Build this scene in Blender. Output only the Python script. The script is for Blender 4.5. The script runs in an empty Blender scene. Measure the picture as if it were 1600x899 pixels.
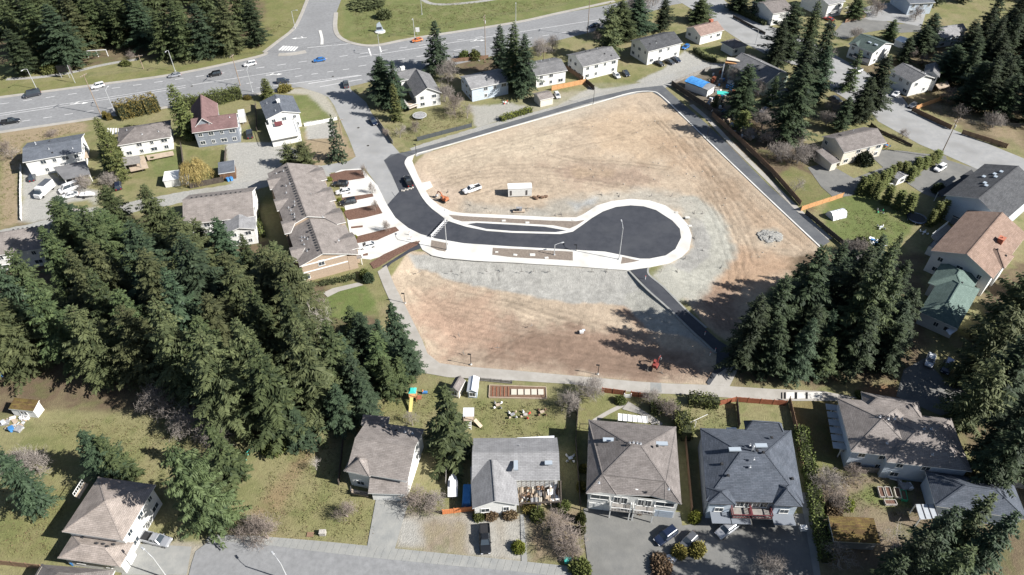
import bpy, math, random
import numpy as np
from mathutils import Vector, Matrix
from mathutils.geometry import tessellate_polygon
random.seed(7); np.random.seed(7)
rad = math.radians
S = bpy.context.scene
COL = S.collection

# ------------------------------------------------------------------ camera, sky, sun, exposure
FPX, PITCH, CAMH = 1100.0, rad(42.5), 118.0
cam_data = bpy.data.cameras.new('camera'); cam = bpy.data.objects.new('camera', cam_data); COL.objects.link(cam)
cam.location = (0, 0, CAMH); cam.rotation_euler = (math.pi/2 - PITCH, 0, 0)
cam_data.sensor_width = 36; cam_data.lens = 36*FPX/1600; cam_data.clip_start = 0.5; cam_data.clip_end = 20000
S.camera = cam
SUN_EL, SUN_DIR = rad(37), Vector((0.955, -0.30, 0)).normalized()      # towards the sun, seen from above
world = bpy.data.worlds.new('World'); S.world = world; world.use_nodes = True
wn = world.node_tree.nodes; wl = world.node_tree.links
sky = wn.new('ShaderNodeTexSky'); sky.sky_type = 'NISHITA'; sky.sun_disc = False
sky.sun_elevation = SUN_EL; sky.sun_rotation = math.atan2(SUN_DIR.x, SUN_DIR.y)
wn['Background'].inputs[1].default_value = 0.05
wl.new(sky.outputs[0], wn['Background'].inputs[0])
sd = bpy.data.lights.new('sun', 'SUN'); sd.energy = 5.0; sd.angle = rad(0.5); sd.color = (1, 0.965, 0.915)
sun = bpy.data.objects.new('sun', sd); COL.objects.link(sun)
tosun = Vector((SUN_DIR.x*math.cos(SUN_EL), SUN_DIR.y*math.cos(SUN_EL), math.sin(SUN_EL)))
sun.rotation_euler = tosun.to_track_quat('Z', 'Y').to_euler(); sun.location = (60, -20, 80)
S.view_settings.view_transform = 'Standard'; S.view_settings.look = 'None'
S.view_settings.gamma = 1; S.view_settings.use_curve_mapping = False
S.view_settings.exposure = 1.15

# ------------------------------------------------------------------ placing: photo point -> place on the ground (or at a height)
CT, ST = math.cos(PITCH), math.sin(PITCH)
def G(px, py, z=0.0):
    cx, cy = (px-800)/FPX, (449.5-py)/FPX
    dx, dy, dz = cx, CT+cy*ST, -ST+cy*CT
    t = (CAMH-z)/-dz
    return Vector((dx*t, dy*t, z))
def P(v):
    d = v.y*CT + (CAMH-v.z)*ST
    return 800+FPX*v.x/d, 449.5-FPX*(v.y*ST-(CAMH-v.z)*CT)/d
def tip_base(tx, ty, by):
    """a vertical thing whose top is seen at (tx, ty) and whose foot is seen on row by"""
    yn = 449.5+FPX/math.tan(PITCH)
    bx = 800+(tx-800)*(yn-by)/(yn-ty)
    b = G(bx, by); lo, hi = 0.0, 90.0
    for _ in range(40):
        m = (lo+hi)/2
        if P(Vector((b.x, b.y, m)))[1] > ty: lo = m
        else: hi = m
    return b, lo

# ------------------------------------------------------------------ materials
MATS = {}
def nodes_of(name):
    m = bpy.data.materials.new(name); m.use_nodes = True; MATS[name] = m
    nt = m.node_tree; return m, nt, nt.nodes, nt.links, nt.nodes['Principled BSDF']
def M(name, c, c2=None, scale=1.0, rough=0.85, metal=0.0, bump=0.0, bscale=None, spec=0.3, detail=4, coord='P', c3=None, scale3=0.1, amt3=0.5, lo=0.35, hi=0.65):
    m, nt, n, l, b = nodes_of(name)
    b.inputs['Roughness'].default_value = rough; b.inputs['Metallic'].default_value = metal
    b.inputs['Specular IOR Level'].default_value = spec
    b.inputs['Base Color'].default_value = (*c, 1)
    src = None
    if c2 or bump:
        if coord == 'P':
            g = n.new('ShaderNodeNewGeometry'); src = g.outputs['Position']
        else:
            g = n.new('ShaderNodeTexCoord'); src = g.outputs['Object']
    if c2:
        t = n.new('ShaderNodeTexNoise'); t.inputs['Scale'].default_value = scale; t.inputs['Detail'].default_value = detail; t.inputs['Roughness'].default_value = 0.65
        l.new(src, t.inputs['Vector'])
        r = n.new('ShaderNodeMapRange'); r.inputs[1].default_value = lo; r.inputs[2].default_value = hi; l.new(t.outputs['Fac'], r.inputs[0])
        mx = n.new('ShaderNodeMixRGB'); mx.inputs[1].default_value = (*c, 1); mx.inputs[2].default_value = (*c2, 1); l.new(r.outputs[0], mx.inputs[0])
        out = mx.outputs[0]
        if c3:
            t3 = n.new('ShaderNodeTexNoise'); t3.inputs['Scale'].default_value = scale3; t3.inputs['Detail'].default_value = 3; l.new(src, t3.inputs['Vector'])
            r3 = n.new('ShaderNodeMapRange'); r3.inputs[1].default_value = 0.45; r3.inputs[2].default_value = 0.7; r3.inputs[4].default_value = amt3; l.new(t3.outputs['Fac'], r3.inputs[0])
            m3 = n.new('ShaderNodeMixRGB'); m3.inputs[2].default_value = (*c3, 1); l.new(out, m3.inputs[1]); l.new(r3.outputs[0], m3.inputs[0]); out = m3.outputs[0]
        l.new(out, b.inputs['Base Color'])
    if bump:
        tb = n.new('ShaderNodeTexNoise'); tb.inputs['Scale'].default_value = bscale or scale*3; tb.inputs['Detail'].default_value = 5; l.new(src, tb.inputs['Vector'])
        bp = n.new('ShaderNodeBump'); bp.inputs['Strength'].default_value = bump; bp.inputs['Distance'].default_value = 0.3; l.new(tb.outputs['Fac'], bp.inputs['Height']); l.new(bp.outputs[0], b.inputs['Normal'])
    return m
def shingle(name, c, c2, bw=0.9, bh=0.3, mort=0.75, stain=0.25, rough=0.9):
    """courses of shingles laid along the slope (uv in metres)"""
    m, nt, n, l, b = nodes_of(name)
    b.inputs['Roughness'].default_value = rough; b.inputs['Specular IOR Level'].default_value = 0.2
    uv = n.new('ShaderNodeUVMap'); uv.uv_map = 'uv'
    br = n.new('ShaderNodeTexBrick'); br.inputs['Scale'].default_value = 1; br.inputs['Brick Width'].default_value = bw; br.inputs['Row Height'].default_value = bh
    br.inputs['Mortar Size'].default_value = 0.03; br.inputs['Bias'].default_value = 0.0
    br.inputs['Color1'].default_value = (*c, 1); br.inputs['Color2'].default_value = (*c2, 1)
    br.inputs['Mortar'].default_value = (*[v*mort for v in c], 1)
    l.new(uv.outputs[0], br.inputs['Vector'])
    g = n.new('ShaderNodeNewGeometry'); t = n.new('ShaderNodeTexNoise'); t.inputs['Scale'].default_value = 0.5; t.inputs['Detail'].default_value = 6; t.inputs['Roughness'].default_value = 0.7
    l.new(g.outputs['Position'], t.inputs['Vector'])
    r = n.new('ShaderNodeMapRange'); r.inputs[1].default_value = 0.3; r.inputs[2].default_value = 0.7; r.inputs[3].default_value = 1-stain; r.inputs[4].default_value = 1+stain*0.6; l.new(t.outputs['Fac'], r.inputs[0])
    mu = n.new('ShaderNodeVectorMath'); mu.operation = 'SCALE'; l.new(br.outputs['Color'], mu.inputs[0]); l.new(r.outputs[0], mu.inputs['Scale'])
    l.new(mu.outputs[0], b.inputs['Base Color'])
    bp = n.new('ShaderNodeBump'); bp.inputs['Strength'].default_value = 0.4; bp.inputs['Distance'].default_value = 0.05; l.new(br.outputs['Fac'], bp.inputs['Height']); bp.invert = True; l.new(bp.outputs[0], b.inputs['Normal'])
    return m
def leafmat(name, c, c2, c3=None, trans=0.06, rough=0.7):
    """foliage: colour differs from leaf to leaf and from bough to bough"""
    m, nt, n, l, b = nodes_of(name)
    b.inputs['Roughness'].default_value = rough; b.inputs['Specular IOR Level'].default_value = 0.25
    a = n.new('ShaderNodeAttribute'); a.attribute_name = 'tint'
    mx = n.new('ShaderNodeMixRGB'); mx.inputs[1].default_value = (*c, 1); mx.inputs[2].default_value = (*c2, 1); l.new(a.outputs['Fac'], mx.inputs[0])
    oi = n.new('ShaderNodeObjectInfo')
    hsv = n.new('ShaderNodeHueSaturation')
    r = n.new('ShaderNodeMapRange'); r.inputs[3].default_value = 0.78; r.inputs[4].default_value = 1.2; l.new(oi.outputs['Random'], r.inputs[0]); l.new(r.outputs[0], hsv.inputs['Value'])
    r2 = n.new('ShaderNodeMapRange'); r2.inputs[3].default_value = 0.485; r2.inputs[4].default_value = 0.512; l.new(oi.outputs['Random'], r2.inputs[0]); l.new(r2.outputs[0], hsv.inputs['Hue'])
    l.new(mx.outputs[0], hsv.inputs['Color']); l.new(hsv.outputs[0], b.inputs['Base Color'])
    tr = n.new('ShaderNodeBsdfTranslucent'); l.new(hsv.outputs[0], tr.inputs['Color'])
    ms = n.new('ShaderNodeMixShader'); ms.inputs[0].default_value = trans
    l.new(b.outputs[0], ms.inputs[1]); l.new(tr.outputs[0], ms.inputs[2]); l.new(ms.outputs[0], n['Material Output'].inputs['Surface'])
    return m

# ------------------------------------------------------------------ objects
def link(name, me, parent=None):
    o = bpy.data.objects.new(name, me); COL.objects.link(o)
    if parent is not None: o.parent = parent
    return o
def tag(o, label=None, cat=None, group=None, kind=None):
    if label: o['label'] = label
    if cat: o['category'] = cat
    if group: o['group'] = group
    if kind: o['kind'] = kind
    return o
def thing(name, label, cat, loc=(0, 0, 0), rz=0.0, group=None):
    o = link(name, None); o.location = loc; o.rotation_euler = (0, 0, rz)
    return tag(o, label, cat, group)
def kids(o): return [c for c in COL.objects if c.parent is o]
class MB:
    def __init__(s): s.v = []; s.f = []
    def quad_box(s, pts):                        # eight corners: four below, four above
        k = len(s.v); s.v += [tuple(p) for p in pts]
        s.f += [tuple(k+i for i in q) for q in ((3,2,1,0),(4,5,6,7),(0,1,5,4),(1,2,6,5),(2,3,7,6),(3,0,4,7))]
        return s
    def box(s, c, d, rz=0.0, top=None):
        x, y, z = d[0]/2, d[1]/2, d[2]/2; tx, ty = (x, y) if top is None else (x*top[0], y*top[1])
        ca, sa = math.cos(rz), math.sin(rz)
        pts = [(-x,-y,-z),(x,-y,-z),(x,y,-z),(-x,y,-z),(-tx,-ty,z),(tx,-ty,z),(tx,ty,z),(-tx,ty,z)]
        return s.quad_box([(c[0]+px*ca-py*sa, c[1]+px*sa+py*ca, c[2]+pz) for px, py, pz in pts])
    def bar(s, a, b, w, h=None):
        a, b = Vector(a), Vector(b); d = (b-a).normalized(); up = Vector((0,0,1)) if abs(d.z) < 0.95 else Vector((1,0,0))
        u = d.cross(up).normalized()*w/2; v = u.normalized().cross(d)*(h or w)/2
        return s.quad_box([a-u-v, a+u-v, b+u-v, b-u-v, a-u+v, a+u+v, b+u+v, b-u+v])
    def tube(s, a, b, r0, r1=None, n=8, caps=True):
        a, b = Vector(a), Vector(b); r1 = r0 if r1 is None else r1
        d = (b-a).normalized(); up = Vector((0,0,1)) if abs(d.z) < 0.95 else Vector((1,0,0))
        u = d.cross(up).normalized(); w = d.cross(u); k = len(s.v)
        for p, r in ((a, r0), (b, r1)):
            for i in range(n):
                t = 2*math.pi*i/n; s.v.append(tuple(p+u*(math.cos(t)*r)+w*(math.sin(t)*r)))
        for i in range(n):
            j = (i+1) % n; s.f.append((k+i, k+j, k+n+j, k+n+i))
        if caps: s.f.append(tuple(k+i for i in range(n))[::-1]); s.f.append(tuple(k+n+i for i in range(n)))
        return s
    def prism(s, poly, z0, z1):
        k = len(s.v); n = len(poly)
        s.v += [(p[0], p[1], z0) for p in poly]+[(p[0], p[1], z1) for p in poly]
        tris = tessellate_polygon([[Vector((p[0], p[1], 0)) for p in poly]])
        for t in tris:
            a, b, c = [Vector(poly[i][:2]) for i in t]
            if (b-a).cross(c-a) < 0: t = t[::-1]
            s.f.append(tuple(k+n+i for i in t))
            s.f.append(tuple(k+i for i in t[::-1]))
        for i in range(n): j = (i+1) % n; s.f.append((k+i, k+j, k+n+j, k+n+i))
        return s
    def sheet(s, poly, z):
        k = len(s.v); s.v += [(p[0], p[1], z) for p in poly]
        for t in tessellate_polygon([[Vector((p[0], p[1], 0)) for p in poly]]):
            a, b, c = [Vector(poly[i][:2]) for i in t]
            if (b-a).cross(c-a) < 0: t = t[::-1]
            s.f.append(tuple(k+i for i in t))
        return s
    def ball(s, c, r, n=8, m=5, flat=1.0):
        k = len(s.v); s.v.append((c[0], c[1], c[2]-r[2]))
        for i in range(1, m):
            t = math.pi*i/m
            for j in range(n):
                a = 2*math.pi*j/n; s.v.append((c[0]+r[0]*math.sin(t)*math.cos(a), c[1]+r[1]*math.sin(t)*math.sin(a), c[2]-r[2]*math.cos(t)))
        s.v.append((c[0], c[1], c[2]+r[2])); e = len(s.v)-1
        for j in range(n): s.f.append((k, k+1+(j+1) % n, k+1+j)); s.f.append((e, e-n+j, e-n+(j+1) % n))
        for i in range(m-2):
            for j in range(n): a = k+1+i*n+j; b = k+1+i*n+(j+1) % n; s.f.append((a, b, b+n, a+n))
        return s
    def mesh(s, name, mat, uv=False, smooth=False):
        me = bpy.data.meshes.new(name); me.from_pydata(s.v, [], s.f); me.materials.append(MATS[mat] if isinstance(mat, str) else mat)
        if uv:
            lay = me.uv_layers.new(name='uv')
            for p in me.polygons:
                nrm = p.normal; h = Vector((0,0,1)).cross(nrm)
                h = Vector((1,0,0)) if h.length < 1e-3 else h.normalized(); up = nrm.cross(h)
                for li in p.loop_indices:
                    co = me.vertices[me.loops[li].vertex_index].co; lay.data[li].uv = (co.dot(h), co.dot(up))
        if smooth: me.shade_smooth()
        me.update(); return me
    def build(s, name, mat, parent=None, uv=False, smooth=False): return link(name, s.mesh(name, mat, uv, smooth), parent)
def copy_tree(o, parent=None):
    c = o.copy(); COL.objects.link(c); c.parent = parent
    for ch in KIDS.get(o.name) or kids(o): copy_tree(ch, c)
    return c
KIDS = {}
_cache = {}
def cached(key, make):
    if key not in _cache: _cache[key] = make()
    return _cache[key]
def spline(pts, n=6, closed=False):
    out = []; N = len(pts)
    rng = range(N if closed else N-1)
    for i in rng:
        p = [Vector(pts[(i+k) % N][:2]) if closed else Vector(pts[min(max(i+k, 0), N-1)][:2]) for k in (-1, 0, 1, 2)]
        for j in range(n):
            t = j/n; t2 = t*t; t3 = t2*t
            out.append(0.5*((2*p[1])+(p[2]-p[0])*t+(2*p[0]-5*p[1]+4*p[2]-p[3])*t2+(3*p[1]-p[0]-3*p[2]+p[3])*t3))
    if not closed: out.append(Vector(pts[-1][:2]))
    return out
def GP(pts, z=0.0): return [G(p[0], p[1], z) for p in pts]
_z = [0.012]
def sheet(name, pts, mat, z=None, smooth=0, kind='structure', h=0.0, jit=0.0):
    """a flat patch lying on the ground, or with h a raised slab with real edges"""
    w = GP(pts)
    if smooth: w = spline(w, smooth, closed=True)
    if jit:
        w2 = []
        for i, p in enumerate(w):
            q = w[(i+1) % len(w)]; n = max(1, int((Vector(q[:2])-Vector(p[:2])).length/1.2))
            for k in range(n):
                t = k/n; w2.append(Vector((p[0]+(q[0]-p[0])*t+random.uniform(-jit, jit), p[1]+(q[1]-p[1])*t+random.uniform(-jit, jit))))
        w = w2
    if z is None: _z[0] += 0.005; z = _z[0]
    mb = MB()
    if h: mb.prism(w, -0.02, h)
    else: mb.sheet(w, z)
    o = mb.build(name, mat); tag(o, kind=kind); return o
# ------------------------------------------------------------------ surface materials
M('old_asphalt', (0.16,0.163,0.166), (0.21,0.213,0.217), 0.9, 0.9, bump=0.1, bscale=6, c3=(0.15,0.152,0.155), scale3=0.09, amt3=0.5, detail=8)
M('street_asphalt', (0.215,0.218,0.22), (0.26,0.26,0.255), 0.6, 0.9, bump=0.1, bscale=6, c3=(0.17,0.17,0.165), scale3=0.15, amt3=0.6, detail=8)
M('new_asphalt', (0.030,0.033,0.041), (0.043,0.046,0.055), 0.5, 0.75, bump=0.1, bscale=8, c3=(0.06,0.063,0.07), scale3=0.12, amt3=0.5, detail=8)
M('patched_asphalt', (0.075,0.08,0.088), (0.10,0.105,0.11), 0.4, 0.85, bump=0.1, bscale=6, c3=(0.05,0.053,0.06), scale3=0.12)
M('concrete', (0.47,0.465,0.44), (0.55,0.54,0.515), 0.5, 0.85, bump=0.05, bscale=3, c3=(.30,.285,.25), scale3=.25, amt3=.55, detail=8)
M('path_concrete', (0.265,0.25,0.225), (0.31,0.295,0.27), 0.5, 0.9, bump=0.1, bscale=4, c3=(0.22,0.205,0.18), scale3=0.2)
M('weathered_concrete', (0.19,0.195,0.19), (0.25,0.25,0.235), 0.5, 0.9, bump=0.1, bscale=4, c3=(0.2,0.2,0.19), scale3=0.13, detail=7)
M('driveway', (0.125,0.125,0.12), (0.16,0.158,0.148), 0.35, 0.9, bump=0.12, bscale=4, c3=(0.09,0.09,0.085), scale3=0.15, detail=8)
M('mulch', (0.095,0.052,0.038), (0.145,0.085,0.062), 2.5, 0.95, bump=0.6, bscale=7)
M('pale_mulch', (0.15,0.125,0.105), (0.21,0.175,0.145), 2.0, 0.95, bump=0.5, bscale=7)
M('gravel', (0.215,0.215,0.205), (0.30,0.295,0.275), 1.6, 0.95, bump=0.6, bscale=5, c3=(0.2,0.19,0.16), scale3=0.12, detail=9)
M('paint_white', (0.36,0.36,0.36), (0.5,0.5,0.5), 1.5, 0.8)
M('paint_bright', (0.6,0.6,0.58), None, 1, 0.8)
M('turf', (0.10,0.115,0.035), (0.145,0.15,0.05), 0.8, 0.95, bump=0.5, bscale=5, c3=(0.17,0.15,0.075), scale3=0.2)

# ------------------------------------------------------------------ ground: one sheet, painted earth, turf and gravel; relief in the bare lots
def lat(n, seed): return np.random.RandomState(seed).rand(n, n)
def vnoise(x, y, sc, seed):
    L = lat(256, seed); fx, fy = x/sc, y/sc
    ix, iy = np.floor(fx).astype(int), np.floor(fy).astype(int); tx, ty = fx-ix, fy-iy
    tx = tx*tx*(3-2*tx); ty = ty*ty*(3-2*ty); ix, iy = ix % 256, iy % 256; jx, jy = (ix+1) % 256, (iy+1) % 256
    return (L[ix,iy]*(1-tx)+L[jx,iy]*tx)*(1-ty)+(L[ix,jy]*(1-tx)+L[jx,jy]*tx)*ty
def fbm(x, y, sc, seed, o=4):
    r = 0; a = 1; t = 0
    for i in range(o): r = r+a*vnoise(x, y, sc/2**i, seed+i); t += a; a *= 0.55
    return r/t
def sdist(X, Y, poly):
    n = len(poly); inside = np.zeros(X.shape, bool); d = np.full(X.shape, 1e9)
    for i in range(n):
        x0, y0 = poly[i][0], poly[i][1]; x1, y1 = poly[(i+1) % n][0], poly[(i+1) % n][1]
        ex, ey = x1-x0, y1-y0; L = ex*ex+ey*ey+1e-9
        t = np.clip(((X-x0)*ex+(Y-y0)*ey)/L, 0, 1); d = np.minimum(d, np.hypot(X-x0-t*ex, Y-y0-t*ey))
        c = ((y0 > Y) != (y1 > Y)) & (X < ex*(Y-y0)/(ey if abs(ey) > 1e-9 else 1e-9)+x0); inside ^= c
    return np.where(inside, d, -d)
def ldist(X, Y, pts):
    d = np.full(X.shape, 1e9)
    for (x0, y0), (x1, y1) in zip([p[:2] for p in pts[:-1]], [p[:2] for p in pts[1:]]):
        ex, ey = x1-x0, y1-y0; L = ex*ex+ey*ey+1e-9
        t = np.clip(((X-x0)*ex+(Y-y0)*ey)/L, 0, 1); d = np.minimum(d, np.hypot(X-x0-t*ex, Y-y0-t*ey))
    return d
DRY=(.168,.158,.08); OLIVE=(.135,.135,.056); GREEN=(.115,.13,.05); LUSH=(.095,.12,.04); TAN=(.32,.26,.195); BROWN=(.20,.143,.11)
GRAV=(.265,.26,.24); PGRAV=(.29,.275,.235); SAND=(.32,.245,.17); RUST=(.20,.095,.055); DUFF=(.10,.075,.05); GREENISH=(.28,.275,.24); STRAW=(.22,.175,.115)
UP_LOT = [(664,240),(700,229),(800,199),(930,162),(985,146),(1018,143),(1034,151),(1070,185),(1111,225),(1200,310),(1283,388),(1262,420),(1200,450),(1155,520),(1135,532),(1105,510),(1070,470),(1040,430),(1020,330),(985,320),(900,345),(800,345),(705,340),(672,320),(655,285),(645,262)]
LOW_LOT = [(598,425),(640,392),(800,405),(985,420),(1015,440),(1085,520),(1125,560),(1108,602),(1050,600),(900,588),(800,580),(725,574),(687,570),(668,556),(658,530),(632,480),(615,450)]
ZONES = [  # outline on the photograph, colour, feather in metres, ragged edge in metres, strength
 ([(-50,60),(-50,215),(130,190),(380,150),(400,88),(560,72),(940,14),(1100,0),(1100,-60),(-50,-60)], OLIVE, 3, 2, 1),
 ([(535,-30),(535,60),(700,52),(940,10),(900,-30)], GREEN, 1, 1, .9),
 ([(400,85),(480,0),(380,-30),(400,40)], OLIVE, 3, 2, 1),
 ([(-10,-40),(-10,100),(110,108),(210,92),(300,85),(410,60),(410,-40)], DUFF, 3, 4, .9),
 ([(20,132),(150,120),(260,104),(330,95),(200,96),(120,110),(40,120)], DRY, 1, 1, .7),
 ([(0,205),(130,190),(140,205),(40,225),(30,270),(32,350),(0,360)], STRAW, 1, 1, 1),
 ([(33,262),(45,262),(110,285),(150,300),(150,328),(60,350),(34,345)], GRAV, 1, 1, 1),
 ([(92,322),(140,312),(148,322),(100,335)], DRY, 1, 1, 1),
 ([(228,240),(278,232),(285,275),(250,290),(240,262)], GREEN, .5, .5, 1),
 ([(170,215),(190,240),(185,280),(160,280)], GREEN, 1, 1, .7),
 ([(288,233),(350,235),(355,280),(290,285)], OLIVE, 1, 1, 1),
 ([(352,222),(430,222),(480,240),(482,262),(400,285),(360,290)], GRAV, .5, .6, 1),
 ([(458,148),(488,150),(510,165),(527,183),(470,193),(462,170)], GREEN, .4, .4, 1),
 ([(445,138),(505,140),(528,180),(522,186),(480,148),(450,146)], PGRAV, .8, .5, .9),
 ([(480,196),(530,190),(555,245),(490,262),(470,240)], STRAW, .8, 1, 1),
 ([(476,190),(520,186),(524,215),(480,218)], GRAV, .5, .5, 1),
 ([(597,200),(720,160),(745,200),(640,225),(614,225)], DRY, 1, 1, 1),
 ([(735,165),(800,160),(830,170),(780,190),(745,200)], GRAV, 1, 1, .9),
 ([(700,95),(830,88),(835,110),(720,112)], DUFF, 2, 2, 1),
 ([(878,160),(918,140),(920,130),(990,130),(1040,105),(1070,80),(1110,100),(1135,103),(1050,135),(1000,137),(930,152),(870,168)], GRAV, .8, .6, 1),
 ([(917,122),(955,118),(1000,130),(940,140),(922,135)], OLIVE, 1, .8, .8),
 ([(1090,75),(1130,72),(1135,90),(1105,95)], GREEN, .6, .6, 1),
 ([(1050,130),(1120,105),(1160,115),(1160,150),(1130,200),(1100,180),(1062,150)], (.12,.10,.08), 1, 1, 1),
 ([(1110,195),(1200,175),(1270,270),(1300,300),(1260,330),(1200,280)], DUFF, 1.5, 2, 1),
 ([(1200,285),(1240,262),(1270,275),(1303,308),(1255,325)], OLIVE, 1, 1, .8),
 ([(1300,115),(1400,90),(1430,60),(1700,30),(1700,260),(1530,215),(1430,160),(1380,180),(1300,180)], DUFF, 2, 2, .85),
 ([(1430,160),(1480,180),(1600,240),(1600,210),(1500,160)], STRAW, 2, 2, .8),
 ([(1285,330),(1300,300),(1330,290),(1400,320),(1430,345),(1400,385),(1350,400),(1300,370)], LUSH, 1, 1, .9),
 ([(1355,225),(1440,240),(1378,240)], OLIVE, .8, .5, 1),
 ([(1312,262),(1375,262),(1380,264),(1335,278)], DRY, .5, .5, 1),
 ([(1378,190),(1440,226),(1418,228),(1362,200)], DRY, .7, .5, 1),
 ([(1375,290),(1435,300),(1430,325),(1380,315)], OLIVE, 1, 1, .8),
 (UP_LOT, TAN, .5, .4, 1),
 ([(600,445),(640,392),(800,405),(985,420),(1015,440),(1085,520),(1125,560),(1108,602),(1050,600),(900,588),(800,580),(725,574),(687,570),(668,556),(658,530),(632,480),(615,450)], TAN, .4, .4, 1),
 # bare earth variations
 ([(960,170),(1050,180),(1080,230),(1010,250),(930,235),(920,195)], SAND, 7, 5, .75),
 ([(820,150),(940,140),(960,165),(820,200)], PGRAV, 5, 3, .5),
 ([(680,245),(800,210),(880,200),(860,240),(700,265)], (.34,.29,.22), 5, 4, .6),
 ([(845,258),(1000,262),(1035,285),(940,292),(880,285)], BROWN, 3, 4, .6),
 ([(900,262),(960,265),(950,278),(900,275)], SAND, 2, 2, .7),
 ([(1020,215),(1100,225),(1160,290),(1260,380),(1180,360),(1090,280)], (.26,.185,.125), 6, 5, .6),
 ([(1080,450),(1160,440),(1150,520),(1100,500)], BROWN, 3, 3, .9),
 ([(1120,385),(1200,395),(1260,415),(1200,450),(1110,450)], (.26,.17,.11), 4, 3, .7),
 ([(1185,360),(1215,358),(1222,372),(1200,382),(1188,375)], PGRAV, 1.5, 1, .9),
 ([(640,270),(665,265),(720,300),(700,325),(675,305)], (.36,.29,.23), 3, 3, .5),
 ([(655,495),(800,490),(920,510),(1000,512),(1090,545),(1118,575),(1105,600),(900,586),(720,570),(668,540)], BROWN, 1.5, 3, .5),
 ([(790,505),(900,508),(990,515),(1060,545),(1110,585),(1000,592),(880,575),(760,560)], (.155,.10,.073), 3, 4, .65),
 ([(640,450),(760,455),(780,520),(700,560),(650,500)], (.30,.20,.145), 4, 4, .6),
 ([(985,468),(1010,485),(1035,515),(1010,520),(960,480)], RUST, 2, 1.5, .5),
 # gravel
 ([(640,398),(800,408),(985,420),(1010,432),(1085,515),(1115,550),(1070,525),(1015,512),(975,472),(850,462),(740,440),(650,415)], GRAV, .6, .8, 1),
 ([(980,455),(1015,445),(1085,520),(1060,520),(1010,510),(975,468)], (.27,.265,.235), .8, .8, .9),
 ([(1060,305),(1090,308),(1114,325),(1137,352),(1144,388),(1136,418),(1114,438),(1088,470),(1055,472),(1010,428),(1075,400),(1085,370),(1068,335)], GREENISH, 1.5, 1.5, 1),
 ([(1078,335),(1098,345),(1112,370),(1108,398),(1078,425),(1050,415),(1082,385)], (.235,.23,.215), .7, .7, .9),
 ([(820,340),(860,312),(930,305),(1000,295),(1060,300),(1100,325),(1090,350),(1060,330),(985,315),(930,320),(900,342)], (.27,.255,.22), 3, 2, .85),
 ([(730,315),(800,320),(860,335),(800,340),(720,335)], (.28,.27,.24), 2, 1.5, .6),
 ([(893,318),(930,308),(925,318),(900,330)], (.26,.27,.27), 1.5, 1, .8),
 # forest floor on the left, lawns and yards
 ([(-60,370),(200,330),(430,380),(470,440),(560,470),(650,590),(560,680),(420,700),(250,650),(-60,660)], DUFF, 2, 3, 1),
 ([(505,470),(520,452),(570,445),(588,470),(590,490),(530,500),(510,495)], LUSH, .8, .6, 1),
 ([(-60,660),(90,635),(250,650),(380,700),(540,650),(600,600),(720,600),(800,590),(900,600),(900,640),(740,690),(560,670),(530,760),(580,860),(325,840),(300,880),(-60,900)], DRY, 1.5, 2, 1),
 ([(0,780),(60,750),(115,760),(90,870),(0,870)], OLIVE, 3, 3, .9),
 ([(40,690),(130,650),(200,680),(180,720),(60,740)], OLIVE, 4, 3, .6),
 ([(560,640),(690,600),(720,640),(640,660)], OLIVE, 2, 2, .8),
 ([(735,625),(880,625),(885,680),(740,685)], OLIVE, 1.5, 2, .8),
 ([(480,760),(585,770),(590,800),(575,853),(400,838),(440,790)], OLIVE, 3, 3, .6),
 ([(905,620),(1000,620),(985,655),(900,700)], OLIVE, 1, 1, .7),
 ([(1070,630),(1150,632),(1150,668),(1075,670)], DRY, 1, 1, 1),
 ([(1150,632),(1225,630),(1240,660),(1150,668)], DRY, 1, 1, 1),
 ([(1232,626),(1312,626),(1330,710),(1350,735),(1260,735)], (.135,.11,.05), .6, .5, 1),
 ([(1255,710),(1335,720),(1335,738),(1262,735)], GREEN, 1.5, 1, .7),
 ([(1262,738),(1450,745),(1460,830),(1440,899),(1290,899)], (.15,.12,.085), 1.5, 1, 1),
 ([(1350,760),(1420,748),(1420,795),(1385,800),(1335,775)], GREEN, 1.2, 1.2, 1),
 ([(820,800),(910,790),(915,890),(860,885),(825,875)], (.17,.135,.09), 1.5, 1, 1),
 ([(620,800),(690,802),(820,802),(822,875),(740,870),(617,858)], (.23,.21,.175), 1, 1, 1),
 ([(625,810),(660,815),(665,850),(622,855)], GRAV, 1.5, 1.5, .9),
 ([(735,810),(775,815),(770,865),(740,868)], GRAV, 1.5, 1.5, .9),
 ([(785,812),(820,815),(820,870),(800,868)], GRAV, 1.5, 1.5, .7),
 ([(660,815),(690,815),(725,820),(725,865),(665,860)], (.19,.155,.11), 1.5, 1.5, .8),
 ([(200,850),(260,852),(330,842),(300,899),(190,899)], (.24,.22,.18), 1, 1, 1),
 ([(370,830),(430,760),(470,700),(495,680),(500,690),(470,740),(440,800),(410,840)], (.19,.13,.08), 1.5, 1, .6),
 ([(375,850),(400,810),(450,800),(460,840)], (.21,.15,.11), 3, 3, .6),
 ([(1150,560),(1250,400),(1450,400),(1440,560),(1400,600),(1150,600)], DUFF, 2, 2, 1),
 ([(1400,620),(1600,600),(1700,600),(1700,900),(1440,900),(1440,740),(1520,735),(1500,640)], DUFF, 2, 2, .9),
 ([(1535,430),(1700,380),(1700,640),(1540,640),(1500,560),(1540,480)], DUFF, 2, 2, 1),
 ([(1340,612),(1400,600),(1410,625),(1360,628)], RUST, 1.5, 1, .7),
]
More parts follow.
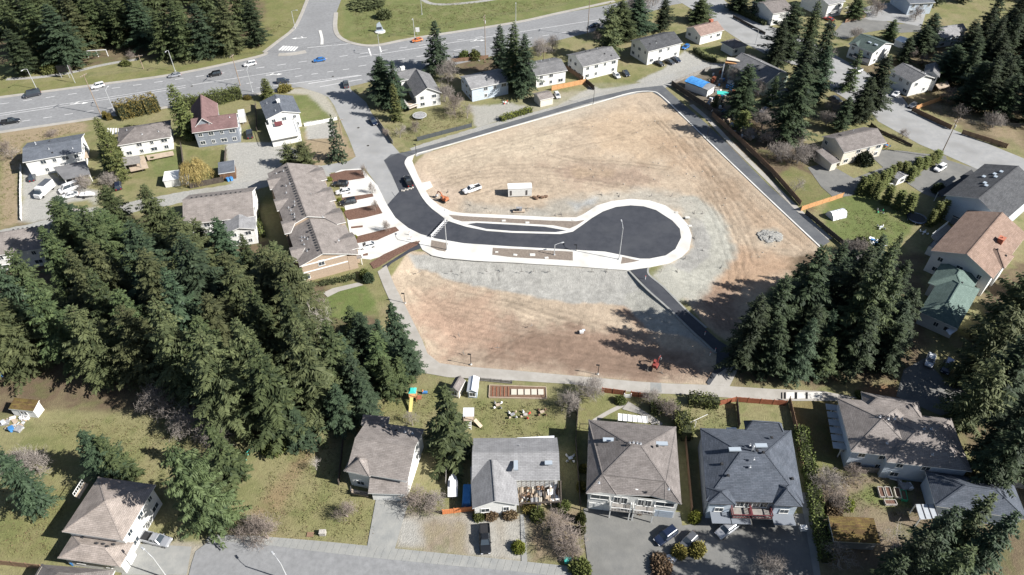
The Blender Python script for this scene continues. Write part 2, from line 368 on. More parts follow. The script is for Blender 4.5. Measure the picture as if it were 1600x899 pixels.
TRACKS = [  # wheel ruts and scraped lines in the bare lots
 ([(1030,190),(1080,240),(1130,290),(1180,340),(1250,390)], .35, -.5), ([(1045,190),(1095,240),(1140,285),(1195,340)], .35, -.45),
 ([(1060,215),(1105,265),(1130,330),(1150,390),(1160,440)], .35, -.4), ([(1090,225),(1130,285),(1160,350),(1180,410)], .35, -.4),
 ([(1010,215),(1075,262),(1120,330),(1150,370)], .3, -.35), ([(1120,310),(1150,360),(1168,400),(1150,450)], .3, -.4),
 ([(840,262),(900,268),(980,275),(1020,285)], .5, -.3), ([(700,275),(760,262),(840,258),(900,262)], .3, -.3),
 ([(800,470),(860,490),(920,508)], .4, -.5), ([(800,474),(850,492),(905,510)], .25, .3), ([(780,466),(840,478),(900,492),(940,505)], .3, -.4),
 ([(660,500),(760,520),(880,545),(1000,560)], .5, -.25), ([(690,540),(800,552),(900,566),(1000,580)], .5, -.25), ([(640,430),(700,450),(760,460),(850,475)], .3, -.3),
 ([(650,460),(720,475),(800,500)], .3, -.25), ([(705,520),(820,535),(960,545),(1050,560)], .4, -.2),
 ([(750,195),(850,180),(960,170)], .3, -.2), ([(700,255),(760,240),(860,225),(950,225)], .3, -.2),
 ([(1100,455),(1140,490),(1150,510)], .3, -.4), ([(1095,465),(1125,500),(1135,520)], .3, -.4), ([(1115,450),(1150,480)], .3, -.35),
 ([(1000,160),(1040,200),(1075,250),(1115,310),(1140,350)], .25, -.55), ([(1070,200),(1110,240),(1160,290),(1215,340),(1262,380)], .25, -.6), ([(1095,300),(1120,345),(1140,400),(1145,440)], .25, -.55), ([(1120,300),(1150,345),(1180,385),(1240,395)], .25, -.5),
 ([(690,290),(740,275),(820,272),(900,280),(980,292)], .3, -.45), ([(745,300),(800,285),(860,290)], .25, -.4), ([(680,262),(720,245),(790,225),(860,205),(930,185)], .25, -.35), ([(860,240),(900,250),(980,255),(1040,262)], .35, -.5), ([(1000,200),(960,215),(900,225),(830,245)], .25, -.35),
 ([(640,440),(690,480),(760,505),(850,520),(930,530)], .25, -.5), ([(660,420),(720,445),(800,462),(880,485),(960,500)], .25, -.5), ([(625,450),(650,510),(680,545),(740,560)], .25, -.45), ([(760,560),(800,530),(850,510),(900,500)], .25, -.4), ([(700,470),(760,482),(840,500)], .2, -.5), ([(880,560),(960,570),(1040,585)], .25, -.5),
 ([(705,410),(716,432)], .12, -.6), ([(780,418),(788,440)], .12, -.6), ([(770,418),(775,436)], .12, -.5), ([(1000,470),(1040,505)], .25, -.3),
]
def make_ground():
    xs = np.concatenate([[-6000,-3000,-1500,-800,-500,-350], np.arange(-262,-50,.85), np.arange(-50,112,.42), np.arange(112,262,.85), [262.5,350,500,800,1500,3000,6000]])
    ys = np.concatenate([[-3000,-1000,-300,-60,0,20,35], np.arange(45,90,.5), np.arange(90,215,.42), np.arange(215,345,1.0), [346,400,500,800,1500,3000,9000]])
    X, Y = np.meshgrid(xs, ys); x = X.ravel(); y = Y.ravel()
    col = np.empty((x.size, 3)); col[:] = DRY
    n1 = fbm(x, y, 22, 11); n2 = fbm(x, y, 5, 23); n3 = fbm(x, y, 2.2, 37)
    def mix(m, c): col[:] = col*(1-m[:, None])+np.array(c)*m[:, None]
    mix(np.clip((n1-.5)*4, 0, 1)*.7, OLIVE); mix(np.clip((n2-.52)*4, 0, 1)*.4, STRAW)
    mix(np.clip((y-330)/60, 0, 1), (.09,.10,.05))
    for px, c, fe, rag, k in ZONES:
        poly = GP(px); xa = [p[0] for p in poly]; ya = [p[1] for p in poly]; mg = fe+rag+2
        s = np.where((x > min(xa)-mg) & (x < max(xa)+mg) & (y > min(ya)-mg) & (y < max(ya)+mg))[0]
        d = sdist(x[s], y[s], poly)+(n2[s]-.5)*rag*2.4+(n3[s]-.5)*rag*1.2
        m = np.clip((d+fe)/(2*fe), 0, 1); m = m*m*(3-2*m)*k
        col[s] = col[s]*(1-m[:, None])+np.array(c)*m[:, None]
    du = np.maximum(sdist(x, y, GP(UP_LOT)), -9); dl = np.maximum(sdist(x, y, GP(LOW_LOT)), -9)
    inside = np.clip((np.maximum(du, dl)-1.2)/2.5, 0, 1)
    z = -inside*(.02+.22*(1-fbm(x, y, 9, 51))+.14*fbm(x, y, 1.3, 61, 3))
    # the gravel bank below the turning circle drops into the lower lot, which climbs back to the path
    z -= np.clip(dl/7.5, 0, 1)**1.1*1.1
    turf = (1-np.clip((np.maximum(du, dl)+1)/1.5, 0, 1))*(col[:, 1] > col[:, 0]*.72)*(col.max(1) < .22)
    n4 = fbm(x, y, 3.2, 101, 4); n5 = fbm(x, y, 1.6, 111, 3)
    mix(np.clip((n4-.54)*7, 0, 1)*.42*turf, (.085,.105,.035)); mix(np.clip((.46-n4)*7, 0, 1)*.30*turf, (.185,.165,.09)); mix(np.clip((n5-.62)*9, 0, 1)*.22*turf, (.12,.085,.055))
    v = 1+inside*(fbm(x, y, 6, 71)-.5)*.4+(fbm(x, y, 1.2, 81, 3)-.5)*.30*(.4+inside)
    streak = fbm(x*.18+y*.05, y*.9-x*.12, 1.0, 91, 3); v += inside*(streak-.5)*.15
    col *= v[:, None]
    for px, w, k in TRACKS:
        pts = spline(GP(px), 6); xa = [p[0] for p in pts]; ya = [p[1] for p in pts]
        s = np.where((x > min(xa)-3) & (x < max(xa)+3) & (y > min(ya)-3) & (y < max(ya)+3) & (inside > .05))[0]
        d = ldist(x[s], y[s], pts)+(n3[s]-.5)*.8
        g = np.exp(-((np.abs(d-.9))/w)**2)
        col[s] *= (1+k*.4*g)[:, None]; z[s] -= g*.07*(-1 if k > 0 else 1)
    z[(x < -260) | (x > 260) | (y > 340) | (y < 45)] = 0
    ny, nx = X.shape; idx = np.arange(nx*ny).reshape(ny, nx)
    q = np.stack([idx[:-1,:-1], idx[:-1,1:], idx[1:,1:], idx[1:,:-1]], -1).reshape(-1, 4)
    me = bpy.data.meshes.new('ground'); me.vertices.add(x.size); me.vertices.foreach_set('co', np.stack([x, y, z], -1).astype(np.float32).ravel())
    me.loops.add(q.size); me.loops.foreach_set('vertex_index', q.ravel().astype(np.int32))
    me.polygons.add(len(q)); me.polygons.foreach_set('loop_start', np.arange(0, q.size, 4, dtype=np.int32)); me.polygons.foreach_set('loop_total', np.full(len(q), 4, np.int32))
    me.polygons.foreach_set('use_smooth', np.ones(len(q), bool))
    me.update(calc_edges=True)
    ca = me.color_attributes.new('earth', 'FLOAT_COLOR', 'POINT')
    ca.data.foreach_set('color', np.concatenate([np.clip(col, 0, 1), np.ones((x.size, 1))], 1).astype(np.float32).ravel())
    m, nt, n, l, b = nodes_of('earth'); b.inputs['Roughness'].default_value = .95; b.inputs['Specular IOR Level'].default_value = .15
    a = n.new('ShaderNodeVertexColor'); a.layer_name = 'earth'; g = n.new('ShaderNodeNewGeometry')
    t = n.new('ShaderNodeTexNoise'); t.inputs['Scale'].default_value = 1.3; t.inputs['Detail'].default_value = 9; t.inputs['Roughness'].default_value = .75; l.new(g.outputs['Position'], t.inputs['Vector'])
    r = n.new('ShaderNodeMapRange'); r.inputs[1].default_value = .25; r.inputs[2].default_value = .75; r.inputs[3].default_value = .72; r.inputs[4].default_value = 1.28; l.new(t.outputs['Fac'], r.inputs[0])
    mu = n.new('ShaderNodeVectorMath'); mu.operation = 'SCALE'; l.new(a.outputs['Color'], mu.inputs[0]); l.new(r.outputs[0], mu.inputs['Scale']); l.new(mu.outputs[0], b.inputs['Base Color'])
    t2 = n.new('ShaderNodeTexNoise'); t2.inputs['Scale'].default_value = 3.5; t2.inputs['Detail'].default_value = 6; l.new(g.outputs['Position'], t2.inputs['Vector'])
    bp = n.new('ShaderNodeBump'); bp.inputs['Strength'].default_value = .55; bp.inputs['Distance'].default_value = .25; l.new(t2.outputs['Fac'], bp.inputs['Height']); l.new(bp.outputs[0], b.inputs['Normal'])
    me.materials.append(m); tag(link('ground', me), kind='structure')
make_ground()

# ------------------------------------------------------------------ roads, pavements, paths
sheet('highway', [(-60,162),(0,152),(150,133),(275,116),(400,91),(470,78),(560,71),(590,71),(645,61),(695,53),(800,37),(872,22),(940,10),(1010,-6),(1120,-30),(1160,-10),(1050,8),(1000,24),(925,50),(885,60),(825,75),(700,104),(620,118),(545,136),(462,137),(380,152),(260,168),(130,188),(0,207),(-60,214)], 'old_asphalt')
sheet('side_road', [(396,97),(412,84),(432,66),(457,48),(468,28),(478,4),(486,-30),(536,-30),(533,0),(525,22),(525,47),(533,58),(546,67),(566,72),(600,76),(560,95),(460,105)], 'old_asphalt')
sheet('street', [(455,132),(500,146),(513,152),(522,165),(532,188),(545,216),(556,245),(545,252),(480,263),(478,272),(520,270),(570,263),(590,291),(607,326),(640,300),(640,265),(625,240),(612,225),(597,198),(580,176),(572,160),(548,140),(545,125),(470,128)], 'street_asphalt')
sheet('lane', [(-40,368),(0,360),(147,328),(222,312),(280,301),(400,282),(470,264),(500,258),(520,275),(440,285),(400,297),(290,316),(140,346),(100,352),(0,368),(-40,378)], 'gravel', jit=.25)
sheet('lane', [(640,232),(700,213),(800,184),(870,166),(925,148),(985,133),(1010,128),(1105,98),(1134,101),(1100,112),(1052,128),(1036,140),(1000,145),(925,163),(800,199),(700,228),(650,245)], 'gravel', jit=.2)
sheet('street', [(1100,-30),(1135,4),(1170,22),(1200,40),(1260,62),(1330,100),(1400,140),(1425,172),(1482,200),(1600,248),(1660,275),(1660,300),(1600,283),(1525,264),(1478,243),(1437,226),(1372,190),(1352,160),(1300,128),(1250,105),(1200,87),(1160,66),(1130,46),(1090,20),(1040,-10),(1030,-30)], 'street_asphalt')
sheet('driveway', [(1297,108),(1330,97),(1345,120),(1400,145),(1378,165),(1330,160),(1297,140)], 'street_asphalt')
sheet('driveway', [(1320,32),(1350,24),(1400,38),(1438,38),(1440,50),(1400,52),(1385,46),(1350,52),(1320,62),(1300,55)], 'driveway')
sheet('driveway', [(1320,20),(1365,8),(1420,0),(1450,10),(1440,42),(1395,34),(1360,32)], 'street_asphalt')
sheet('driveway', [(1478,244),(1440,240),(1410,236),(1376,234),(1362,246),(1380,262),(1334,279),(1308,264),(1290,255),(1262,262),(1283,292),(1303,310),(1330,306),(1370,286),(1420,262),(1480,253)], 'driveway')
sheet('driveway', [(1415,285),(1450,262),(1476,249),(1532,266),(1520,285),(1490,300),(1462,310),(1442,303)], 'driveway')
sheet('driveway', [(1412,578),(1445,560),(1480,600),(1510,605),(1560,600),(1600,640),(1500,640),(1470,650),(1400,620)], 'driveway')
sheet('new_road', [(638,247),(650,240),(700,226),(800,197),(925,160),(985,146),(1019,144),(1032,152),(1068,185),(1110,226),(1200,311),(1281,388),(1297,378),(1200,289),(1138,226),(1103,193),(1070,165),(1035,134),(990,139),(928,153),(800,190),(720,214),(650,234),(628,239),(611,242),(600,251),(613,275),(624,300)], 'patched_asphalt')
ROAD_S = [(605,321),(618,341),(638,357),(656,366),(678,373),(725,381),(800,386),(895,391),(945,394),(975,400),(1000,405),(1015,405),(1040,400),(1055,390),(1064,372),(1062,358),(1050,345),(1025,329),(1005,323),(985,321.5),(962,324),(942,331),(925,341),(910,352),(895,362.5),(875,366.5),(800,364.5),(760,361.5),(728,355),(700,346),(675,327),(660,310),(650,292),(640,272),(632,255),(637,246)]
sheet('new_road', ROAD_S+[(622,240),(601,251),(612,272),(624,300)], 'new_asphalt')
INNER = ROAD_S[:]
OUTER = [(655,239),(647,243),(644,252),(652,272),(659,286),(672,284),(676,292),(665,298),(672,310),(687,322),(705,331),(725,334),(800,337),(860,340),(900,340.5),(912,335),(932,322),(955,315),(985,311.5),(1015,314),(1040,322),(1060,335),(1075,352),(1081,370),(1077,390),(1065,402),(1045,412),(1012,419),(980,423),(950,421),(900,417),(800,411),(740,408),(695,404),(675,400),(660,391),(655,381),(650,377),(630,384),(600,400),(578,406),(560,404),(556,395),(548,372),(540,330),(533,300),(524,270),(533,266),(566,264),(590,291),(605,321)]
w = GP(INNER[:-1]+[(636,250)])[::-1]+[]
ring = MB(); ring.prism([p for p in GP(OUTER)]+GP(ROAD_S), -0.02, 0.14)
tag(ring.build('pavement', 'concrete'), kind='structure')
sheet('planting_bed', [(701,336.5),(740,339.5),(800,342.5),(860,345.5),(900,346.5),(914,344.5),(902,352.5),(890,358),(864,352.8),(800,349.2),(745,346.5),(722,347),(709,343)], 'pale_mulch', z=.148)
sheet('parking_bay', [(729,351),(745,349),(800,352),(850,355),(885,361),(868,363.6),(800,361.8),(760,358.6)], 'new_asphalt', z=.149)
sheet('planting_bed', [(674,376),(700,381),(696,394),(684,392),(673,387)], 'pale_mulch', z=.148)
sheet('planting_bed', [(770,388),(895,394),(895,408),(800,403),(769,399)], 'pale_mulch', z=.148)
sheet('planting_bed', [(972,402),(988,406),(1000,408),(985,411),(970,413)], 'pale_mulch', z=.148)
for i, px in enumerate([[(515,273),(540,267),(566,266),(570,279),(545,283),(520,286)], [(533,310),(582,303),(584,308),(560,313),(540,316),(534,316)], [(537,330),(590,320),(598,334),(570,341),(545,345),(541,340)],
        [(548,355),(567,353),(567,356),(549,358)], [(554,371),(590,362),(618,355),(624,361),(590,376),(558,381)], [(567,398),(575,396),(575,400),(567,401)], [(578,412),(600,398),(640,380),(657,377),(652,384),(620,400),(592,418),(584,421)]]):
    sheet('planting_bed', px, 'mulch', z=.15+.001*i)
sheet('garden_path', [(597,417),(655,380),(660,388),(642,394),(612,412),(604,420)], 'new_asphalt')
sheet('footpath', [(985,423),(1012,418.5),(1013,430),(1036,450),(1070,485),(1102,514),(1122,532),(1147,547),(1140,570),(1122,590),(1108,604),(1104,598),(1118,575),(1120,552),(1100,532),(1082,517),(1045,482),(1010,450),(998,436)], 'new_asphalt', z=.09)
# kerb walls along the footpath
def strip(name, pts, wd, z0, z1, mat, kind='structure', smooth=4):
    p = spline(GP(pts), smooth); L = []; R = []
    for i, q in enumerate(p):
        a = p[max(i-1, 0)]; b = p[min(i+1, len(p)-1)]; d = Vector((b[0]-a[0], b[1]-a[1])).normalized(); n = Vector((-d.y, d.x))
        L.append((q[0]+n.x*wd/2, q[1]+n.y*wd/2)); R.append((q[0]-n.x*wd/2, q[1]-n.y*wd/2))
    mb = MB()
    for i in range(len(p)-1):
        mb.quad_box([(*L[i],z0),(*R[i],z0),(*R[i+1],z0),(*L[i+1],z0),(*L[i],z1),(*R[i],z1),(*R[i+1],z1),(*L[i+1],z1)])
    return tag(mb.build(name, mat), kind=kind)
strip('kerb', [(983,424),(1010,452),(1046,484),(1082,519),(1119,553)], .5, -.3, .16, 'weathered_concrete')
strip('kerb', [(1013,419),(1014,430),(1038,450),(1072,485),(1104,513)], .5, -.3, .16, 'weathered_concrete')
strip('kerb', [(650,241),(700,227.5),(800,198.5),(929,162),(985,146),(1018,143.5),(1034,151),(1070,185),(1111,225),(1200,310),(1282,387)], .45, -.2, .16, 'concrete')
strip('kerb', [(637,247),(633,256),(641,272),(651,292),(661,310),(676,327),(701,344)], .3, 0, .16, 'concrete')
strip('fence_strip', [(1080,164),(1110,190),(1140,222),(1202,283),(1252,333),(1297,374)], 1.6, -.2, .05, 'path_concrete')
sheet('path', [(590,425),(604,415),(616,445),(634,480),(648,508),(660,532),(668,553),(687,568),(725,573),(800,579),(900,588),(1000,597),(1050,600),(1108,602),(1200,608),(1287,612),(1340,622),(1310,627),(1200,627),(1075,617),(1012,615),(945,609),(895,601),(800,595),(700,590),(655,582),(646,570),(645,550),(622,500),(600,450)], 'path_concrete')
sheet('path', [(1109,602),(1120,586),(1140,572),(1146,548),(1158,560),(1150,584),(1140,604)], 'path_concrete')
sheet('path', [(1016,598),(1033,599),(1034,614),(1016,612)], 'weathered_concrete')
sheet('path', [(505,458),(520,451),(560,442),(568,446),(530,456),(512,465)], 'path_concrete')
sheet('street', [(300,880),(306,862),(330,844),(400,848.5),(500,861),(650,877),(800,891),(900,902),(1000,960),(280,960)], 'old_asphalt')
sheet('driveway', [(588,778),(642,780),(634,800),(617,859),(574,854)], 'weathered_concrete')
sheet('driveway', [(912,795),(1062,801),(1066,822),(1092,818),(1100,804),(1200,806),(1255,803),(1272,905),(926,905),(918,880),(912,830)], 'driveway')
sheet('path', [(813,805),(818,805),(824,880),(815,879)], 'weathered_concrete')
sheet('driveway', [(205,850),(250,852),(300,855),(292,899),(190,899),(200,870)], 'weathered_concrete')
strip('path', [(1256,770),(1264,820),(1276,905)], 1.5, -.1, .03, 'weathered_concrete')
# white stone slabs bridging the path on the right, on dark steel plates
sheet('patio', [(972,640),(982,628),(1000,640),(1032,660),(1020,665),(1000,648)], 'path_concrete')
strip('path', [(976,632),(950,645),(928,658)], .9, -.1, .03, 'path_concrete')
strip('path', [(984,632),(1010,648),(1034,664)], .9, -.1, .03, 'path_concrete')
# pavement of single slabs along the bottom street
def slabs(parentname, top, bot, n, mat, z=.13):
    root = link(parentname, None); tag(root, kind='structure')
    def samp(pts, t):
        L = [0]
        for a, b in zip(pts[:-1], pts[1:]): L.append(L[-1]+(b-a).length)
        s = t*L[-1]
        for i in range(len(pts)-1):
            if s <= L[i+1]+1e-9: return pts[i].lerp(pts[i+1], (s-L[i])/(L[i+1]-L[i]+1e-9))
        return pts[-1]
    T = GP(top); B = GP(bot)
    for i in range(n):
        e = .018/((T[-1]-T[0]).length/n)
        a, b, c, d = samp(B, (i+e)/n), samp(B, (i+1-e)/n), samp(T, (i+1-e)/n), samp(T, (i+e)/n); zz = z+random.uniform(0, .012)
        mb = MB().quad_box([(p.x, p.y, -.02) for p in (a, b, c, d)]+[(p.x, p.y, zz) for p in (a, b, c, d)]); mb.build('paving_slab', mat, root)
slabs('pavement', [(328,836),(400,838),(500,846),(600,856),(700,866),(810,877),(905,887)], [(322,846),(400,850),(500,863),(600,874),(700,884),(800,893),(900,904)], 52, 'weathered_concrete')
strip('trail', [(10,124),(60,121),(109,114),(150,104),(187,97),(215,93)], 2.0, -.1, .02, 'gravel')
strip('trail', [(650,-12),(668,4),(700,7),(760,1),(830,-12)], 2.2, -.1, .02, 'gravel')
# painted lines
def line(a, b, wd, mat='paint_white', n=1, gap=0.0, name='lane_marking'):
    A, B = G(*a), G(*b); d = (B-A); L = d.length; d.normalize(); nn = Vector((-d.y, d.x, 0))*wd/2; mb = MB(); z = .05
    for i in range(n):
        s = L*i/n; e = s+L/n*(1-gap); p, q = A+d*s, A+d*e; k = len(mb.v)
        mb.v += [(*(p-nn)[:2],z),(*(q-nn)[:2],z),(*(q+nn)[:2],z),(*(p+nn)[:2],z)]; mb.f.append((k,k+1,k+2,k+3))
    return tag(mb.build(name, mat), kind='structure')
strip('highway_shoulder', [(-40,158),(0,152.5),(150,133),(275,116),(400,89.5),(416,82)], 1.6, -.1, .12, 'path_concrete')
strip('highway_shoulder', [(525,20),(524,46),(534,61),(560,70),(590,71),(645,60.5),(800,36.5),(870,21.5),(960,2)], 1.8, -.1, .12, 'path_concrete')
strip('highway_shoulder', [(480,0),(470,25),(458,46),(434,65),(412,82)], 1.4, -.1, .12, 'path_concrete')
strip('highway_shoulder', [(-40,213),(0,207),(130,188),(260,168),(380,151),(455,138)], 1.5, -.1, .12, 'path_concrete')
strip('traffic_island', [(435,86),(455,85),(478,81)], 2.6, -.1, .14, 'path_concrete')
strip('traffic_island', [(500,48),(503,60),(503,70)], 1.1, -.1, .14, 'concrete')
line((0,163),(400,107),.35, n=12, gap=.6); line((400,107),(800,51),.35, n=13, gap=.6)
line((0,178),(290,134),.3); line((300,133),(470,107),.3); line((0,181),(290,137),.3)
line((0,195),(380,138),.35, n=12, gap=.6); line((385,131),(560,106),.35, n=7, gap=.6); line((560,118),(400,138),.3)
line((560,90),(960,27),.3); line((560,104),(900,48),.35, n=12, gap=.6); line((480,75),(553,68),.4); line((482,131),(565,118),.5); line((500,136),(566,124),.35)
for i in range(6): line((436+i*4.5,79+i*.2),(444+i*4.2,72+i*.3),.8, 'paint_bright', name='crosswalk_bar')
for a, b in (((576,76),(580,88)),((593,73),(596,82))): line(a, b, .5, 'paint_bright', name='stop_line')
def arrow(px, py, dx, name='turn_arrow'):
    c = G(px, py); mb = MB(); s = 1 if dx > 0 else -1
    for poly in ([(-2.2,-.12),(1.0,-.12),(1.0,.12),(-2.2,.12)], [(1.0,-.55),(2.4,0),(1.0,.55)], [(-1.2,0.1),(-.8,.1),(-.1,1.1),(-.5,1.1)]):
        mb.sheet([(c.x+s*p[0]*1.3, c.y+p[1]*1.3+p[0]*s*.22) for p in poly], .052)
    tag(mb.build(name, 'paint_bright'), kind='structure')
arrow(123,162,1); arrow(468,60,-1); arrow(428,117,1); arrow(746,64,1)
# ------------------------------------------------------------------ vegetation
leafmat('fir_needles', (.019,.031,.013), (.076,.098,.038))
leafmat('spruce_needles', (.015,.028,.016), (.052,.078,.040))
leafmat('olive_needles', (.026,.035,.015), (.088,.099,.042))
leafmat('dark_needles', (.011,.019,.010), (.042,.058,.025))
leafmat('cedar_leaves', (.045,.06,.02), (.115,.125,.04))
leafmat('golden_leaves', (.09,.08,.022), (.20,.165,.045))
leafmat('willow_twigs', (.22,.175,.06), (.33,.265,.10))
leafmat('hedge_leaves', (.055,.075,.02), (.12,.135,.04))
leafmat('bright_leaves', (.10,.13,.02), (.2,.22,.04))
leafmat('broad_leaves', (.036,.048,.02), (.092,.103,.042))
leafmat('dry_grass', (.10,.105,.038), (.19,.18,.08))
leafmat('dead_leaves', (.09,.06,.035), (.15,.11,.06))
M('bark', (.10,.075,.055), (.16,.125,.095), 3, .95, bump=.5)
M('grey_twigs', (.17,.15,.135), (.27,.24,.215), 1.5, .95)
M('purple_twigs', (.15,.125,.108), (.235,.195,.168), 1.5, .95)
M('pale_bark', (.33,.30,.27), (.42,.39,.35), 2, .9)
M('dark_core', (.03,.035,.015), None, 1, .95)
def card_mesh(name, P0, D, L, W, N, tint, mat, k=.42):
    """many leaf-sized kites: base point, direction, length, width, a normal for each"""
    D = D/(np.linalg.norm(D, axis=1, keepdims=True)+1e-9); Sd = np.cross(D, N); Sd /= (np.linalg.norm(Sd, axis=1, keepdims=True)+1e-9)
    a = P0; b = P0+D*(L*k)[:, None]+Sd*(W/2)[:, None]; c = P0+D*L[:, None]; d = P0+D*(L*k)[:, None]-Sd*(W/2)[:, None]
    V = np.stack([a, b, c, d], 1).reshape(-1, 3); n = len(P0)
    me = bpy.data.meshes.new(name); me.vertices.add(4*n); me.vertices.foreach_set('co', V.astype(np.float32).ravel())
    me.loops.add(4*n); me.loops.foreach_set('vertex_index', np.arange(4*n, dtype=np.int32)); me.polygons.add(n)
    me.polygons.foreach_set('loop_start', np.arange(0, 4*n, 4, dtype=np.int32)); me.polygons.foreach_set('loop_total', np.full(n, 4, np.int32)); me.update(calc_edges=True)
    at = me.attributes.new('tint', 'FLOAT', 'FACE'); at.data.foreach_set('value', np.clip(tint, 0, 1).astype(np.float32))
    me.materials.append(MATS[mat]); return me
def conifer_mesh(seed, H, R, mat, p=.85, z0=.10, dens=1.0, droop=.25, ragged=.33, tw=1.0, upturn=.35):
    rs = np.random.RandomState(seed); P0=[]; D=[]; L=[]; W=[]; N=[]; T=[]
    z = z0*H; side = rs.rand(8)*.35+.82
    while z < H*.985:
        u = (z-z0*H)/(H*(1-z0)); base = R*min(1, .5+u*5)*(1-u)**p+.12
        nb = max(4, int((3.6+2.6*(1-u))*dens)); a0 = rs.rand()*6.28
        for b in range(nb):
            az = a0+6.283*b/nb+rs.randn()*.25; r = base*(1-ragged+rs.rand()*ragged*1.7)*side[int(az/6.283*8) % 8]
            if rs.rand() < .06: r *= 1.25
            el = upturn*(u*2-.7)+rs.randn()*.13; bt = rs.rand()
            dirh = np.array([math.cos(az), math.sin(az), 0]); sidev = np.array([-math.sin(az), math.cos(az), 0])
            ns = max(2, int(r/.40)); zz = z+rs.randn()*.12
            for s in range(ns):
                f = (s+.6+rs.rand()*.3)/ns; d = f*r
                pos = dirh*d; zc = zz+d*math.sin(el)-droop*f*f*r*.5+ .12*max(0, f-.7)*r
                tl = (.24+.50*(1-f))*min(r, 4.4)*.60+.32; tl *= tw
                for sg in (-1, 1):
                    an = .75+rs.rand()*.35
                    dv = dirh*math.cos(an)+sidev*math.sin(an)*sg; dv[2] = -.18-.25*rs.rand()
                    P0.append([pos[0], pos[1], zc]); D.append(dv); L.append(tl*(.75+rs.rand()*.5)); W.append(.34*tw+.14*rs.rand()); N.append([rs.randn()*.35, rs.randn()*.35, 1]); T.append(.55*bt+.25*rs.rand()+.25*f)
                    if rs.rand() < .55:
                        dv2 = dv*.6+np.array([0, 0, -.55+rs.randn()*.15])
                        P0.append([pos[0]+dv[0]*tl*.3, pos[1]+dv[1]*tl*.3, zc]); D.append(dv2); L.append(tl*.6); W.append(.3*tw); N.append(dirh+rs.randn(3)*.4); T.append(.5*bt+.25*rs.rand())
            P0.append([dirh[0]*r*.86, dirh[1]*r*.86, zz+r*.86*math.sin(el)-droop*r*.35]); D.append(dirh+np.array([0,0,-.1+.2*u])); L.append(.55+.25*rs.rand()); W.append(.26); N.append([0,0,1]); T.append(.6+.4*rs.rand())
        z += (.46+.52*(1-u))*(.75+.5*rs.rand())/dens**.5
    for q in range(int(26*H)):        # dense inner leaf cards added to block light, tinted dark for crown shade
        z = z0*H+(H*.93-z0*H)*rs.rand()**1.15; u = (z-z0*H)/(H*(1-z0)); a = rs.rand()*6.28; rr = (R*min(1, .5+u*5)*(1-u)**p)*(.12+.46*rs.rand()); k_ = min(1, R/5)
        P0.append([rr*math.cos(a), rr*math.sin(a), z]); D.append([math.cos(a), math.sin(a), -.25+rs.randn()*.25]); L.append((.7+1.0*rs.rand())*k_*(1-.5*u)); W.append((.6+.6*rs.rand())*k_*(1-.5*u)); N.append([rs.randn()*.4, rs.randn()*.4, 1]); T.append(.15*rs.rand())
    for q in range(10):
        a = rs.rand()*6.28; P0.append([0,0,H*.955+q*.02*H*.2]); D.append([math.cos(a)*.5, math.sin(a)*.5, 1]); L.append(.5); W.append(.12); N.append([math.cos(a), math.sin(a), 0]); T.append(.7)
    return card_mesh('crown', np.array(P0), np.array(D), np.array(L), np.array(W), np.array(N), np.array(T), mat)
def trunk_mesh(H, r): return MB().tube((0,0,-.2),(0,0,H*.5), r, r*.55, 7).tube((0,0,H*.5),(0,0,H*.97), r*.55, .03, 6).mesh('trunk', 'bark')
CON = {}
def conifer_variant(key):
    H, R, mat, kw = {
        'fir0': (27, 7.0, 'fir_needles', dict(p=.78)), 'fir1': (27, 6.6, 'fir_needles', dict(p=.85, ragged=.45)), 'fir2': (27, 7.4, 'fir_needles', dict(p=.7, droop=.35, ragged=.4)),
        'fir3': (27, 6.4, 'olive_needles', dict(p=.85, ragged=.5)), 'fir4': (25, 5.6, 'spruce_needles', dict(p=.8)), 'fir5': (27, 7.2, 'olive_needles', dict(p=.72, droop=.3)),
        'big0': (19, 8.6, 'fir_needles', dict(p=.55, z0=.05, ragged=.3, droop=.2, dens=1.25)), 'big1': (17, 6.6, 'fir_needles', dict(p=.6, z0=.05, ragged=.3)),
        'dark0': (25, 5.0, 'dark_needles', dict(p=.7, ragged=.45)), 'dark1': (25, 5.6, 'dark_needles', dict(p=.62, ragged=.35, droop=.4)), 'spruce0': (14, 3.8, 'spruce_needles', dict(p=.95, z0=.04, ragged=.15)),
        'spruce1': (14, 3.4, 'fir_needles', dict(p=.9, z0=.04, ragged=.2)), 'cone0': (8, 2.0, 'cedar_leaves', dict(p=.75, z0=.02, ragged=.15, dens=2.2, upturn=1.0, droop=0, tw=.7)), 'cone1': (13, 3.2, 'cedar_leaves', dict(p=.62, z0=.02, ragged=.15, dens=1.7, upturn=.9, droop=0, tw=.85)), 'column0': (5, 1.0, 'cedar_leaves', dict(p=.5, z0=.01, ragged=.12, dens=3.2, upturn=1.4, droop=0, tw=.9)),
        'round0': (14, 5.2, 'broad_leaves', dict(p=.45, z0=.08, ragged=.45, droop=.1)), 'blue0': (9, 2.2, 'spruce_needles', dict(p=.9, z0=.05, ragged=.4, droop=.8))}[key]
    seed = sum(ord(c)*(i+3) for i, c in enumerate(key))
    return H, R, conifer_mesh(seed, H, R, mat, **kw), trunk_mesh(H, .36 if H > 20 else .22 if H > 10 else .1)
def conifer(key, loc, h, r, label, group=None, name='conifer_tree', cat='tree'):
    H, R, crown, trunk = cached(key, lambda: conifer_variant(key))
    root = thing(name, label, cat, loc, random.uniform(0, 6.28), group)
    for me in (crown, trunk):
        c = link(me.name.split('.')[0], me, root); c.scale = (r/R, r/R, h/H)
    root.rotation_euler = (random.uniform(-.025, .025), random.uniform(-.025, .025), random.uniform(0, 6.28))
    return root
